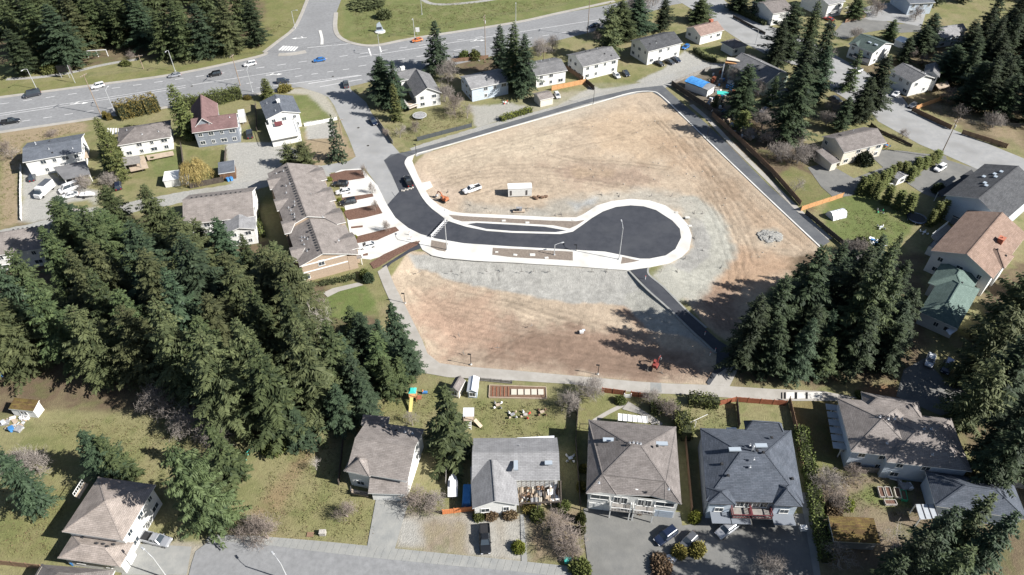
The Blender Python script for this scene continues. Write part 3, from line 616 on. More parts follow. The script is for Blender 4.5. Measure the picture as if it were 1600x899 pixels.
def tip_tree(key, tx, ty, by, wpx, label, group=None, **k):
    b, h = tip_base(tx, ty, by); d = b.y*CT+(CAMH-h*.3)*ST
    return conifer(key, (b.x, b.y, 0), h, wpx/2*d/FPX, label, group, **k)
def seg_mesh(name, segs, mat, n=3):
    V=[]; F=[]
    for a, b, r0, r1 in segs:
        d = b-a; d = d/(np.linalg.norm(d)+1e-9); up = np.array([0,0,1.]) if abs(d[2]) < .9 else np.array([1.,0,0]); u = np.cross(d, up); u /= np.linalg.norm(u); w = np.cross(d, u); m = n+2 if r0 > .09 else n; k = len(V)
        for p, r in ((a, r0), (b, r1)):
            for i in range(m): t = 6.283*i/m; V.append(p+u*math.cos(t)*r+w*math.sin(t)*r)
        for i in range(m): j = (i+1) % m; F.append((k+i, k+j, k+m+j, k+m+i))
    me = bpy.data.meshes.new(name); me.from_pydata([tuple(v) for v in V], [], F); me.materials.append(MATS[mat]); return me
def bare_mesh(seed, H, R, mat, trunks=1, spread=.9, fine=1.0):
    rs = np.random.RandomState(seed); segs = []
    def grow(p, d, L, r, lev):
        n = 3 if lev < 2 else 2; q = p
        for i in range(n):
            d2 = d+rs.randn(3)*.14+np.array([0,0,.06]); d2 /= np.linalg.norm(d2); e = q+d2*L/n; r2 = r*(1-.22)
            segs.append((q, e, r, r2)); 
            if lev < 4 and (i > 0 or lev > 0):
                for c in range(3 if lev < 1 else 2 if lev < 3 else int(rs.rand() < .75)):
                    a = rs.randn(3); a -= a.dot(d2)*d2; a /= np.linalg.norm(a)+1e-9
                    nd = d2*(.75-.25*spread)+a*(.55+.35*spread*rs.rand()); nd /= np.linalg.norm(nd); grow(e, nd, L*(.62+.2*rs.rand()), max(r2*.66, .028), lev+1)
            q, d, r = e, d2, r2
    for t in range(trunks):
        a = rs.rand()*6.28; d = np.array([math.cos(a)*.35*spread*(trunks > 1), math.sin(a)*.35*spread*(trunks > 1), 1.]); grow(np.zeros(3), d/np.linalg.norm(d), H*.36, H*.026/(trunks**.3), 0)
    A = np.array([s[1] for s in segs]); h = np.percentile(A[:,2], 99); w = np.percentile(np.hypot(A[:,0], A[:,1]), 97)
    k = np.array([R/w, R/w, H/h]); return seg_mesh('branches', [(a*k, b*k, r0, r1) for a, b, r0, r1 in segs], mat)
def bare(i, loc, h, r, label, group=None, cat='bare tree', name='bare_tree'):
    def mk():
        return bare_mesh(100+i, 8, 4, ['grey_twigs','purple_twigs','grey_twigs','pale_bark','purple_twigs'][i], [1,3,4,1,2][i], [1,1.1,1.2,.7,1][i])
    me = cached(('bare', i), mk); root = thing(name, label, cat, loc, random.uniform(0, 6.28), group)
    c = link('branches', me, root); c.scale = (r/4*.85, r/4*.85, h/8); return root
def blob_points(rs, n, shape='ball'):
    v = rs.randn(n, 3); v /= np.linalg.norm(v, axis=1, keepdims=True); return v
def shrub_mesh(seed, mat, n=1500, leaf=.34, rough=.16, squash=1.0):
    """unit-ish bush, radius 1.5, standing on the ground, leaves over and inside an uneven surface"""
    rs = np.random.RandomState(seed); v = blob_points(rs, n); v[:, 2] = np.abs(v[:, 2])*1.0-.15*(rs.rand(n))
    lob = sum(np.clip(v@c, 0, 1)[:, None]**4*.28 for c in blob_points(rs, 9)); r = (1.15+lob[:, 0]+rs.randn(n)*rough)*(.55+.45*rs.rand(n)**.35)
    P0 = v*r[:, None]*1.12; P0[:, 2] = P0[:, 2]+.25
    D = v+rs.randn(n, 3)*.75; return card_mesh('foliage', P0, D, leaf*(.7+rs.rand(n)*.7), leaf*(.55+rs.rand(n)*.4), v+rs.randn(n, 3)*.9, .5*rs.rand(n)+.5*np.clip(lob[:,0]*2, 0, 1), mat)
def shrub(mat, loc, r, h, label, cat='shrub', group=None, name='shrub'):
    i = random.randint(0, 2); me = cached(('shrub', mat, i), lambda: shrub_mesh(40+i, mat))
    r *= .86; h *= .9
    root = thing(name, label, cat, loc, random.uniform(0, 6.28), group); c = link('foliage', me, root); c.scale = (r/1.5*random.uniform(.85,1.15), r/1.5*random.uniform(.85,1.15), h/1.6)
    core = cached('shrub_core', lambda: MB().ball((0,0,.62),(.85,.85,.62),8,5).tube((0,0,-.1),(0,0,.4),.1).mesh('stem','dark_core')); c = link('stem', core, root); c.scale = (r/1.5, r/1.5, h/1.6); return root  # dark ball added inside so the bush is not see-through, on a short trunk
def hedge(pts, wd, h, mat, label, dens=16, leaf=.36, group=None):
    """clipped or rough hedge along a line of photo points"""
    w = GP(pts); V=[]; N=[]; mb = MB(); rs = np.random.RandomState(int(pts[0][0]))
    o = w[0]
    for a, b in zip(w[:-1], w[1:]):
        d = b-a; L = d.length; d.normalize(); s = Vector((-d.y, d.x, 0)); n = int(L*(wd+2*h)*dens)
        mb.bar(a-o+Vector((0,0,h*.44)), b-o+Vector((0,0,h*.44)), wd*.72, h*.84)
        for _ in range(n):
            t = rs.rand()*L; q = rs.rand()*(wd+2*h)
            if q < h: off, z, nn = -wd/2, q, -s
            elif q < h+wd: off, z, nn = q-h-wd/2, h, Vector((0,0,1))
            else: off, z, nn = wd/2, q-h-wd, s
            bump = 1+.10*math.sin(t*1.9+q)+.08*math.sin(t*.7)+rs.randn()*.06
            p = a-o+d*t+s*off*bump; V.append((p.x, p.y, max(.05, z*bump))); N.append(tuple(nn))
    V = np.array(V); N = np.array(N); n = len(V); root = thing('hedge', label, 'hedge', o, 0, group)
    link('foliage', card_mesh('foliage', V, N+rs.randn(n, 3)*.8+np.array([0,0,.4]), leaf*(.6+rs.rand(n)*.8), leaf*(.6+rs.rand(n)*.4), N+rs.randn(n, 3)*.8, rs.rand(n), mat), root)
    mb.build('hedge_filler', 'dark_core', root); return root  # dark inner bars added so the hedge is not see-through
# ------------------------------------------------------------------ trees standing where the photograph shows them
def inpoly(x, y, poly):
    c = False; n = len(poly)
    for i in range(n):
        (x0, y0), (x1, y1) = poly[i][:2], poly[(i+1) % n][:2]
        if (y0 > y) != (y1 > y) and x < (x1-x0)*(y-y0)/(y1-y0)+x0: c = not c
    return c
def ORD(i): return ['first','second','third','fourth','fifth','sixth','seventh','eighth','ninth','tenth','eleventh','twelfth','thirteenth','fourteenth','fifteenth','sixteenth','seventeenth','eighteenth','nineteenth','twentieth'][i] if i < 20 else 'number %d' % (i+1)
def scatter(poly_px, n, mind, keys, h0, h1, r0, r1, label, group, taken, name='conifer_tree', tries=4000):
    poly = [p[:2] for p in GP(poly_px)]; xa = [p[0] for p in poly]; ya = [p[1] for p in poly]; k = 0; new = []
    for _ in range(tries):
        if k >= n: break
        x, y = random.uniform(min(xa), max(xa)), random.uniform(min(ya), max(ya))
        if not inpoly(x, y, poly) or any((x-a)**2+(y-b)**2 < mind*mind for a, b in taken): continue
        taken.append((x, y)); k += 1; new.append((x, y))
    row = {}
    for x, y in new: row.setdefault(int((max(ya)-y)/7.5), []).append((x, y))
    for ri, rk in enumerate(sorted(row)):
        for j, (x, y) in enumerate(sorted(row[rk])):
            conifer(random.choice(keys), (x, y, 0), random.uniform(h0, h1)*(.82 if random.random() < .25 else 1), random.uniform(r0, r1), '%s, %s row from back, %s from left' % (label, ORD(ri), ORD(j)), group, name=name)
def wood(poly_px, n, mind, keys, h0, h1, r0, r1, label, cat, taken):
    """a far wood that reads as one mass: many trees in one mesh of leaf cards"""
    poly = [p[:2] for p in GP(poly_px)]; xa = [p[0] for p in poly]; ya = [p[1] for p in poly]; VV=[]; TT=[]; k = 0
    for _ in range(5000):
        if k >= n: break
        x, y = random.uniform(min(xa), max(xa)), random.uniform(min(ya), max(ya))
        if not inpoly(x, y, poly) or any((x-a)**2+(y-b)**2 < mind*mind for a, b in taken): continue
        taken.append((x, y)); k += 1; key = random.choice(keys)
        H, R, crown, trunk = cached(key, lambda: conifer_variant(key)); m = len(crown.polygons)
        co = np.empty(m*12, np.float32); crown.vertices.foreach_get('co', co); co = co.reshape(m, 4, 3); tt = np.empty(m, np.float32); crown.attributes['tint'].data.foreach_get('value', tt)
        s = np.random.RandomState(k).rand(m) < .3; co = co[s]; tt = tt[s]; c = co.mean(1, keepdims=True); co = c+(co-c)*1.75
        a = random.uniform(0, 6.28); h = random.uniform(h0, h1); r = random.uniform(r0, r1)/R
        X = (co[..., 0]*math.cos(a)-co[..., 1]*math.sin(a))*r+x; Y = (co[..., 0]*math.sin(a)+co[..., 1]*math.cos(a))*r+y; VV.append(np.stack([X, Y, co[..., 2]*h/H], -1)); TT.append(tt*.8+random.uniform(0, .25))
    V = np.concatenate(VV); T = np.concatenate(TT); n4 = len(V)
    me = bpy.data.meshes.new('wood'); me.vertices.add(4*n4); me.vertices.foreach_set('co', V.astype(np.float32).ravel()); me.loops.add(4*n4); me.loops.foreach_set('vertex_index', np.arange(4*n4, dtype=np.int32)); me.polygons.add(n4)
    me.polygons.foreach_set('loop_start', np.arange(0, 4*n4, 4, dtype=np.int32)); me.polygons.foreach_set('loop_total', np.full(n4, 4, np.int32)); me.update(calc_edges=True)
    me.attributes.new('tint', 'FLOAT', 'FACE').data.foreach_set('value', np.clip(T, 0, 1)); me.materials.append(MATS['fir_needles']); tag(link('wood', me), label, cat, kind='stuff')
FIRS = ['fir0','fir1','fir2','fir3','fir4','fir5','fir0','fir5']
taken = []
# (tip x, tip y, foot y, crown width px)
for i, (tx, ty, by, w, lab) in enumerate([
    (60,355,470,80,'conifer spearing up in front of the long vented roof at the left'), (205,340,430,85,'tall conifer at the back edge of the left grove beside the vented roof'),
    (12,388,525,82,'conifer at the left edge of the left grove, its top below the row roof'), (100,392,520,84,'conifer between the vented roof and the grove front at the left'), (-25,400,540,84,'conifer cut by the left edge of the photo in the left grove'), (135,372,490,80,'conifer right of the vented roof end in the left grove'), (38,430,570,84,'low front conifer of the left grove above the white shed'),
    (300,340,428,62,'conifer in front of the white back porches of the brown row house'), (264,322,412,66,'conifer at the left end of the brown row house'), (378,366,458,60,'conifer below the grey porch roof of the brown row house'),
    (160,290,380,70,'conifer topping the grove right below the dark blue parked car'), (222,290,385,80,'conifer at the top of the grove between the lane and the brown roof'),
    (335,340,440,70,'pointed conifer in front of the brown row house roof'), (425,375,480,80,'conifer nearest the townhouse gable end')]):
    o = tip_tree(FIRS[i % 8], tx, ty, by, w, lab); taken.append((o.location.x, o.location.y))
GR = [(-90,540),(60,530),(118,490),(146,410),(250,402),(330,440),(400,480),(455,500),(490,545),(505,590),(550,620),(500,655),(440,690),(330,662),(300,615),(180,605),(60,602),(-90,600)]
scatter(GR, 66, 7.3, FIRS, 20, 30, 5.6, 8.2, 'conifer of the dense left grove', 'conifers in the left grove', taken)
# younger spruces along the path
for i, (tx, ty, by, w) in enumerate([(560,490,555,62),(610,475,548,58),(585,520,590,66),(630,525,585,56),(545,555,630,64),(600,560,615,50),(560,590,655,60),(530,520,600,60),(620,560,600,45),(520,600,670,58),(590,500,570,50),(545,480,530,50)]):
    o = tip_tree(['fir4','spruce0','spruce1'][i % 3], tx, ty, by, w, 'bluish young conifer in the clump beside the path, %s from the left' % ORD([5,9,7,11,3,8,4,2,10,0,6,1][i]), 'young conifers beside the path'); taken.append((o.location.x, o.location.y))
tip_tree('spruce0', 455,640,690,70,'low round dark green conifer at the lower right tip of the left grove')
tip_tree('spruce1', 330,668,745,72,'narrow blue green conifer standing right of the big corner tree')
tip_tree('spruce1', 697,604,712,88,'single dense green conifer between the two bottom houses', )
tip_tree('big0', 266,694,820,104,'broad bright green conifer beside the driveway of the tan roofed house')
tip_tree('big1', 306,735,800,74,'lower conifer joined to the broad tree by the corner driveway')
tip_tree('fir4', 128,672,748,70,'twin topped dark conifer behind the tan roofed corner house'); tip_tree('spruce1', 152,685,750,60,'smaller conifer tight against the twin topped one behind the corner house')
tip_tree('fir4', -22,690,800,60,'green conifer cut by the left edge of the photo beside the lawn')
# top left wood
tk = []
for i, (tx, ty, by, w) in enumerate([(30,-10,95,80),(70,5,104,75),(98,-10,78,60),(8,45,116,50),(130,-15,70,60),(265,0,92,60),(300,5,88,60),(340,-5,82,60),(385,-5,72,45),(240,15,90,55),(165,-20,72,65),(205,-12,76,60),(320,22,82,45),(28,60,112,35)]):
    o = tip_tree(['fir0','fir4','fir5','dark0','fir2'][i % 5], tx, ty, by, w, 'front conifer of the top left wood, %s from the left' % ORD([1,3,4,0,5,9,10,12,13,8,6,7,11,2][i]), 'front conifers of the top left wood'); tk.append((o.location.x, o.location.y))
wood([(-60,60),(60,88),(110,66),(200,66),(330,66),(400,50),(410,-60),(-60,-60)], 90, 6.6, ['fir0','fir4','fir2','dark0','fir5'], 18, 26, 5, 6.8, 'dense conifer wood beyond the highway at the top left', 'wood', tk)
# right grove: two great masses
tg = []
for i, (tx, ty, by, w, k, lab) in enumerate([(1290,385,540,95,'dark1','tall dark conifer at the left point of the right hand grove'), (1398,372,548,96,'fir1','broad conifer in front of the green roofed house'), (1365,385,520,80,'dark0','dark conifer rising in the middle of the right hand grove'),
    (1230,430,560,70,'dark0','dark ragged conifer nearest the shaded footpath'),(1330,400,500,60,'fir4','slim conifer just below the little grey garden shed'),(1190,460,575,70,'dark1','dark conifer over the lower end of the footpath'),(1415,425,560,60,'fir1','conifer touching the corner of the green roof')]):
    o = tip_tree(k, tx, ty, by, w, lab); tg.append((o.location.x, o.location.y))
scatter([(1165,572),(1215,500),(1270,470),(1330,455),(1375,470),(1388,520),(1385,575),(1330,590),(1250,598),(1180,595)], 34, 4.0, ['dark0','dark1','fir4','dark0','fir1'], 14, 22, 3.6, 5.0, 'dark conifer of the right hand grove', 'conifers of the right hand grove', tg)
te = []
scatter([(1600,480),(1700,460),(1720,800),(1600,790),(1575,720),(1585,650),(1590,560)], 16, 6.5, ['round0','dark1','dark0','round0'], 9, 14, 3.6, 5.0, 'dark tree along the right edge', 'trees along the right edge', te)
# top right conifers
for i, (tx, ty, by, w, k, lab) in enumerate([
    (1245,5,95,70,'dark0','dark conifer right of the white corner house, topmost of its line'), (1228,30,110,44,'dark0','thin conifer leaning over the street at the top right'), (1300,30,150,60,'dark1','dark conifer in the tall line left of the green roofed house'), (1270,60,185,70,'dark0','ragged tall conifer in the middle of the tall line'),
    (1262,100,225,76,'dark1','lowest of the tall dark conifers beside the brown yard'), (1388,85,178,60,'dark0','dark conifer between the driveway and the grey twin roofs'), (1365,120,190,50,'dark1','conifer foot tangled over the street curve'), (1282,0,90,50,'fir0','conifer against the white walls at the top edge'), 
    (1172,100,182,60,'dark1','rounded olive tree beside the blue tarpaulin yard'), (1295,70,160,50,'fir4','narrow conifer close behind the ragged tall one'), (1465,20,75,50,'fir4','green conifer left of the small grey house at the top right'),(1500,70,130,60,'dark0','dark conifer right of the twin grey roofs'),(1530,50,115,60,'dark1','dark conifer above the long right hand fence'),(1345,80,140,34,'spruce1','small conifer right of the white pickup driveway'),(1425,58,100,34,'dark0','small dark conifer above the twin grey roofs'),(1452,40,85,44,'dark0','dark conifer left of the small pale house'),(1330,150,205,34,'dark0','small dark conifer behind the cream house'),(1215,120,165,30,'spruce1','small conifer at the pale green gable'),(1400,30,62,34,'fir0','small conifer beyond the green roof'),(1578,25,80,60,'dark1','dark conifer high on the right edge'),(1345,-10,30,40,'fir0','conifer at the top edge right of the tall white house'),(1160,-20,18,44,'dark0','dark conifer at the top edge beside the street'),(1192,-16,24,34,'fir4','green conifer at the top edge left of the white house'),(1545,95,170,60,'dark0','dark conifer leaning over the shaded back yard')]):
    tip_tree(k, tx, ty, by, w, lab)
tr = []
scatter([(1490,100),(1520,75),(1680,40),(1680,215),(1590,205),(1500,165)], 40, 5.2, ['dark0','dark1','dark1'], 16, 25, 4.5, 6, 'dark conifer in the top right wood', 'conifers of the top right wood', tr)
wood([(1430,-10),(1480,24),(1520,30),(1680,20),(1680,-60),(1440,-60)], 26, 6.5, ['dark0','fir0'], 14, 20, 4, 5.5, 'conifer wood behind the houses in the top right corner', 'wood', tr)
# right edge
for i, (tx, ty, by, w, k, lab) in enumerate([(1618,425,535,80,'round0','large olive crowned tree right of the green roofed house'), (1640,450,560,80,'round0','olive green tree cut by the right edge below the peach roof'), (1592,478,600,84,'round0','spreading evergreen beside the three shaded parked cars'), (1618,520,650,90,'dark0','dark conifer at the right edge above the shaded drive'),
    (1566,565,670,74,'round0','rounded tree over the right end of the shaded drive'),(1632,610,735,80,'dark1','dark conifer at the right edge beside the big brown roof'),(1640,640,770,80,'dark1','very dark conifer half out of the photo on the right'),
    (1500,790,920,90,'fir4','conifer with bright tips in front of the slate blue roof'), (1555,770,900,100,'fir1','tallest conifer in the bottom right corner'), (1590,800,930,90,'fir4','conifer cut by the bottom right corner'), (1450,830,960,70,'dark0','dark conifer left of the bright tipped one at the bottom right'), (1520,850,980,110,'fir0','conifer along the bottom edge at the right'),(1420,868,980,70,'dark0','conifer tip poking up along the bottom edge by the mossy shed')]):
    tip_tree(k, tx, ty, by, w, lab)
# trees south of the frame whose shadows fall on the shared driveway
for i, (x, y) in enumerate([(50,28),(62,26),(84,28)]): conifer(['dark0','fir4'][i % 2], (x, y, 0), 14, 3.2, 'conifer just below the photo shading the double driveway, %s from the left' % ORD(i), 'conifers below the frame')
# around the side street, top middle
for (tx, ty, by, w, k, lab) in [(592,88,160,66,'fir4','big dark green conifer on the corner of highway and street'), (612,95,168,46,'spruce0','dark conifer joined to the corner tree, right of it'), (614,132,188,24,'cone1','slim yellow green cypress at the street edge'), (678,34,110,56,'spruce0','dark pyramid spruce behind the small grey roof'),
    (782,38,120,44,'fir4','left one of three close conifers between white houses'), (800,34,140,60,'fir0','tallest of three close conifers between white houses'), (818,52,150,52,'fir4','right one of three close conifers between white houses'), (975,0,62,72,'fir0','leafy conifer right of the highway wires'), (1000,-5,54,62,'fir4','conifer behind the grey gabled house, top middle'),
    (1042,-5,48,34,'dark0','dark tree in the gap above the grey gabled house'), (1098,-2,34,56,'fir0','wide conifer above the peach roofed house'), (958,8,92,48,'round0','spindly green tree right of the grey flat gable roof'),
    (268,134,216,40,'cone1','tall yellow green cypress column left of the red roof'), (412,124,156,26,'cone1','small golden green cone tree above the grey roof'), (515,180,250,34,'blue0','drooping pale blue spruce at the street edge'), (445,225,262,30,'round0','olive rounded tree below the white deck house'), (470,222,262,36,'round0','wide olive rounded tree at the lane corner'),
    (150,185,280,32,'cone1','golden cypress left of the brown roofed house'), (158,200,250,34,'cone1','green cypress behind the golden one'), (152,225,275,26,'spruce1','spindly dark conifer below the golden cypress'), (170,205,245,22,'cone1','golden cypress pressed against the pergola'),
    (600,225,252,22,'spruce1','small conifer by the corner fence')][:-1]:
    tip_tree(k, tx, ty, by, w, lab)
# cypress columns of the right hand yard
CY = [(1352,278,302,15),(1361,276,302,15),(1370,273,300,15),(1377,285,308,12),(1384,270,296,14),(1391,266,292,13),(1398,260,284,13),(1407,255,276,12),(1418,254,274,14),(1428,262,282,14),(1439,248,272,15),(1450,246,262,13),(1459,242,258,13),(1468,236,252,14),(1395,292,318,15),(1412,300,325,15),(1430,305,333,17),(1462,330,352,12),(1472,318,348,14),(1480,315,345,14)]
for ci, (tx, ty, by, w) in enumerate(sorted(CY)):
    tip_tree('column0', tx, ty, by, w-1, 'clipped cypress column bordering the trampoline garden, %s from the left' % ORD(ci), 'cypress columns in the right hand garden', name='cypress_column', cat='shrub')
for tx, ty, by, w in [(1165,175,200,30),(1120,150,166,14)]: tip_tree('cone0', tx, ty, by, w, 'small evergreen by the junk yard fence, %s' % ('the larger, lower one' if tx > 1150 else 'the thin one behind the tarpaulin'), 'evergreens by the junk yard')
# leafless trees: foot x, foot y, height m, radius m, variant
for px, py, h, r, i, lab in [(255,640,7,5.0,2,'tangled leafless tree at the lower edge of the left grove'), (300,672,6,5.5,2,'low pale leafless thicket in front of the grove'), (345,690,6,5.0,2,'leafless thicket beside the narrow conifer'), (62,738,7,4.0,2,'bushy leafless tree left of the twin topped conifer'), (30,740,6,3.5,2,'leafless bush at the left of the corner lawn'),
    (505,545,14,4.0,3,'dead pale trunked tree standing at the grove edge'), (508,500,9,3.0,0,'thin leafless tree below the townhouse path'), (420,842,5,3.6,1,'leafless tree by the street kerb, bottom left'), (400,835,4.5,4.0,1,'pinkish leafless tree at the pavement left'), (543,808,4,2.8,1,'small gnarled leafless tree on the front lawn'), (656,790,4.5,4.5,1,'spreading leafless tree right of the concrete driveway'), (495,735,4,1.4,3,'tiny white stemmed tree in the side yard'),
    (680,790,3,2.8,2,'leafless shrubbery left of the white boat'), (880,850,5,5.2,1,'large reddish leafless tree by the double driveway'), (862,828,4,3.5,4,'leafless shrub above the reddish tree'), (895,870,3.5,2.6,1,'pinkish leafless bush at the driveway edge'), (920,620,5.5,4.0,2,'round leafless tree on the path edge above the fence'), (1040,650,5,3.5,1,'leafless climber over the garden corner'), (1015,628,3.5,2.6,2,'leafless shrub by the brown fence'),
    (890,640,4.5,3.2,2,'leafless tree left of the round one'), (845,88,7,5.0,2,'broad leafless tree behind the small grey roof, top middle'), (862,80,6,4.2,2,'leafless tree beside the highway bend'), (935,62,5,4.0,1,'leafless bush beside the highway fence'), (700,130,9,5.5,2,'big leafless tree right of the small grey roof'), (712,178,7,5.5,1,'brownish leafless tree beside the trampoline garden'), (730,185,5,4,0,'leafless tree at the corner of the front garden'), (695,160,7,4,2,'leafless tree against the white wall'), (625,215,4.5,3.5,0,'leafless shrub above the dark fence'), (650,205,3.5,2.6,1,'leafless bush behind the dark fence'), (603,213,3,2.2,1,'leafless bush at the street corner'),
    (1000,20,10,5.5,2,'grey leafless tree among the top conifers'), (1020,10,9,5,2,'grey leafless tree right of its twin at the top'), (985,25,9,4,2,'grey leafless tree left of the gabled house'), (1240,302,5,3.8,0,'spiky leafless fruit tree on the corner lawn'), (1215,250,6,5,2,'leafless tree behind the right hand fence'), (1245,255,6,5,2,'leafless tree beside the brown porch roof'), (1200,225,6,5,2,'leafless tree above the strip road'), (1220,215,6,4.5,0,'leafless tree under the tall dark conifers'), (1265,250,5,4,2,'leafless tree nearest the brown porch roof'),
    (1190,200,6,4.5,2,'leafless tree behind the junk yard'), (1215,190,6,4,2,'leafless tree right of the junk yard'), (1170,218,4,3,2,'leafless shrub at the brown fence'), (1145,130,6,4,2,'leafless tree by the scaffold platform'), (1165,110,6,4,2,'leafless tree in front of the pale green house'), (1300,92,5,3,0,'leafless shrub behind the truck driveway'), (1420,95,5,4,1,'brownish tree between the two right hand roofs'), (1440,100,4,3,1,'rust coloured bush above the twin roofs'), (1550,200,5,4.5,2,'leafless tree beside the long right hand fence'), (1520,75,6,5,2,'leafless tree in the top right wood'), (1555,70,7,5,2,'leafless tree at the edge of the top right wood'),
    (1370,25,6,4.5,1,'leafless tree beside the top right street'), (1360,15,6,4,2,'leafless tree at the very top right of the street'), (1375,475,12,4,0,'grey leafless tree inside the right hand grove'), (1270,560,8,4.5,2,'leafless tree at the foot of the right hand grove'), (1340,400,5,3.4,2,'leafless tree above the small garden shed'), (1325,395,4,3,2,'leafless shrub behind the garden shed'),
    (1290,765,4.5,4.0,2,'grey leafless shrub left of the raised beds'), (1300,790,4.5,3.5,1,'leafless shrub between hedge and raised beds'), (1330,745,3.5,3.2,1,'brown leafless shrub along the back fence'), (1310,885,5,4.0,0,'leafless tree in front of the mossy shed'), (1400,855,4.5,5,0,'sprawling grey leafless tree right of the mossy shed'), (1420,875,4.5,4.5,0,'low leafless tree at the bottom right'), (1200,890,4,3.4,2,'leafless shrub in the driveway shade'),
    (20,250,4.5,3.5,0,'leafless tree left of the grey blue roof'), (14,238,4,3,1,'leafless bush in the straw field'), (82,212,2,3.0,1,'rusty low bramble beside the highway'), (135,295,4,3.5,2,'leafless tree beside the white sedan'), (175,290,4,3.5,2,'leafless shrub left of the dark blue car'), (570,275,4,1.6,1,'thin young tree in the top mulch bed'), (582,302,4,1.4,1,'thin young tree in the second mulch bed'), (587,330,4,1.4,1,'thin young tree in the third mulch bed'), (604,362,4,1.6,1,'thin young tree in the fourth mulch bed'), (200,8,7,5,4,'reddish leafless tree in the top left wood'),(220,20,7,5,4,'rusty leafless tree in the top left wood'),(205,92,3,3,4,'brown undergrowth bush at the wood edge'),
    (1335,62,5,3.6,2,'leafless tree left of the green roofed house'),(1430,32,6,4.2,1,'leafless tree beside the top right street bend'),(1290,196,5,4,2,'leafless tree above the cream house roof'),(1480,158,5,4,1,'leafless tree behind the orange brown fence'),(1182,150,6,4,2,'leafless tree left of the pale green gable'),(1500,185,5,3.6,0,'leafless tree near the crossarm pole'),(1300,175,5,3.6,2,'leafless tree at the foot of the tall dark conifers'),(1240,230,6,4.4,2,'grey leafless tree between brown fence and porch'),(1410,215,3,2.4,1,'low leafless bush on the verge of the curved street'),
    (645,665,3.5,2.6,0,'small spreading fruit tree behind the house'), (820,682,.6,1,1,'dry garden shrub')][:-1]:
    bare(i, G(px, py), h, r, lab)
bare(4, G(455,275)+Vector((0,0,0)), 1, 1, 'low dry shrub at the lane corner')
# weeping willow with yellow twigs
def willow():
    rs = np.random.RandomState(5); P0=[]; D=[]; L=[]; W=[]; N=[]; T=[]
    for _ in range(900):
        a = rs.rand()*6.28; r = (3.4+.7*math.sin(3*a+1)+.5*math.sin(5*a))*rs.rand()**.6; z = 6.6-.17*r*r+rs.randn()*.45+.6*math.sin(2*a); n = 5
        p = np.array([r*math.cos(a), r*math.sin(a), z]); o = np.array([math.cos(a), math.sin(a), 0])
        for s in range(n):
            d = o*(.45-.1*s)+np.array([0,0,-.5-.25*s])+rs.randn(3)*.12; d /= np.linalg.norm(d); l = .9
            P0.append(p); D.append(d); L.append(l); W.append(.1); N.append(rs.randn(3)); T.append(rs.rand()); p = p+d*l*.85
            if p[2] < .4: break
    root = thing('willow_tree', 'golden yellow weeping willow in the yard below the red roof', 'tree', G(308,283)); link('crown', card_mesh('crown', np.array(P0), np.array(D), np.array(L), np.array(W), np.array(N), np.array(T), 'willow_twigs'), root)
    MB().tube((0,0,-.1),(0,0,5.5),.3,.1).build('trunk','bark',root)
willow()
# hedges
hedge([(187,186),(205,180),(228,176),(250,170)], 4.5, 4.6, 'golden_leaves', 'rough golden green hedge along the highway behind the brown roof', leaf=.5, dens=9)
hedge([(282,172),(330,164),(378,152)], 3.2, 3.8, 'hedge_leaves', 'long clipped green hedge along the highway behind the red roof', leaf=.4)
hedge([(782,189),(830,174)], 2.0, 1.4, 'bright_leaves', 'bright yellow green hedge beside the lane, below the three conifers')
hedge([(1062,655),(1071,690)], 2.6, 3.2, 'hedge_leaves', 'tall ivy hedge between the two duplex gardens')
hedge([(1075,628),(1122,634)], 2.4, 2.0, 'hedge_leaves', 'dark rounded hedge along the path behind the slate duplex')
hedge([(1248,675),(1256,712),(1266,760),(1275,815),(1290,880)], 2.0, 2.2, 'hedge_leaves', 'long ivy covered hedge right of the slate duplex')
hedge([(1084,80),(1100,92),(1118,98)], 1.4, 1.6, 'broad_leaves', 'dark hedge between the gravel yard and the small garage')
hedge([(1138,12),(1165,26),(1196,40)], 1.6, 1.6, 'broad_leaves', 'dark hedge along the street at the top right')
hedge([(400,330),(405,350),(412,372)], .9, 1.3, 'hedge_leaves', 'thin hedge beside the shadowed side of the townhouses')
hedge([(500,446),(530,440),(556,434)], 1.2, 1.0, 'broad_leaves', 'low planting strip in front of the townhouse gable end')
hedge([(1015,640),(1040,640),(1062,645)], 2.2, 1.8, 'hedge_leaves', 'ivy mound behind the pale flat garden roof')
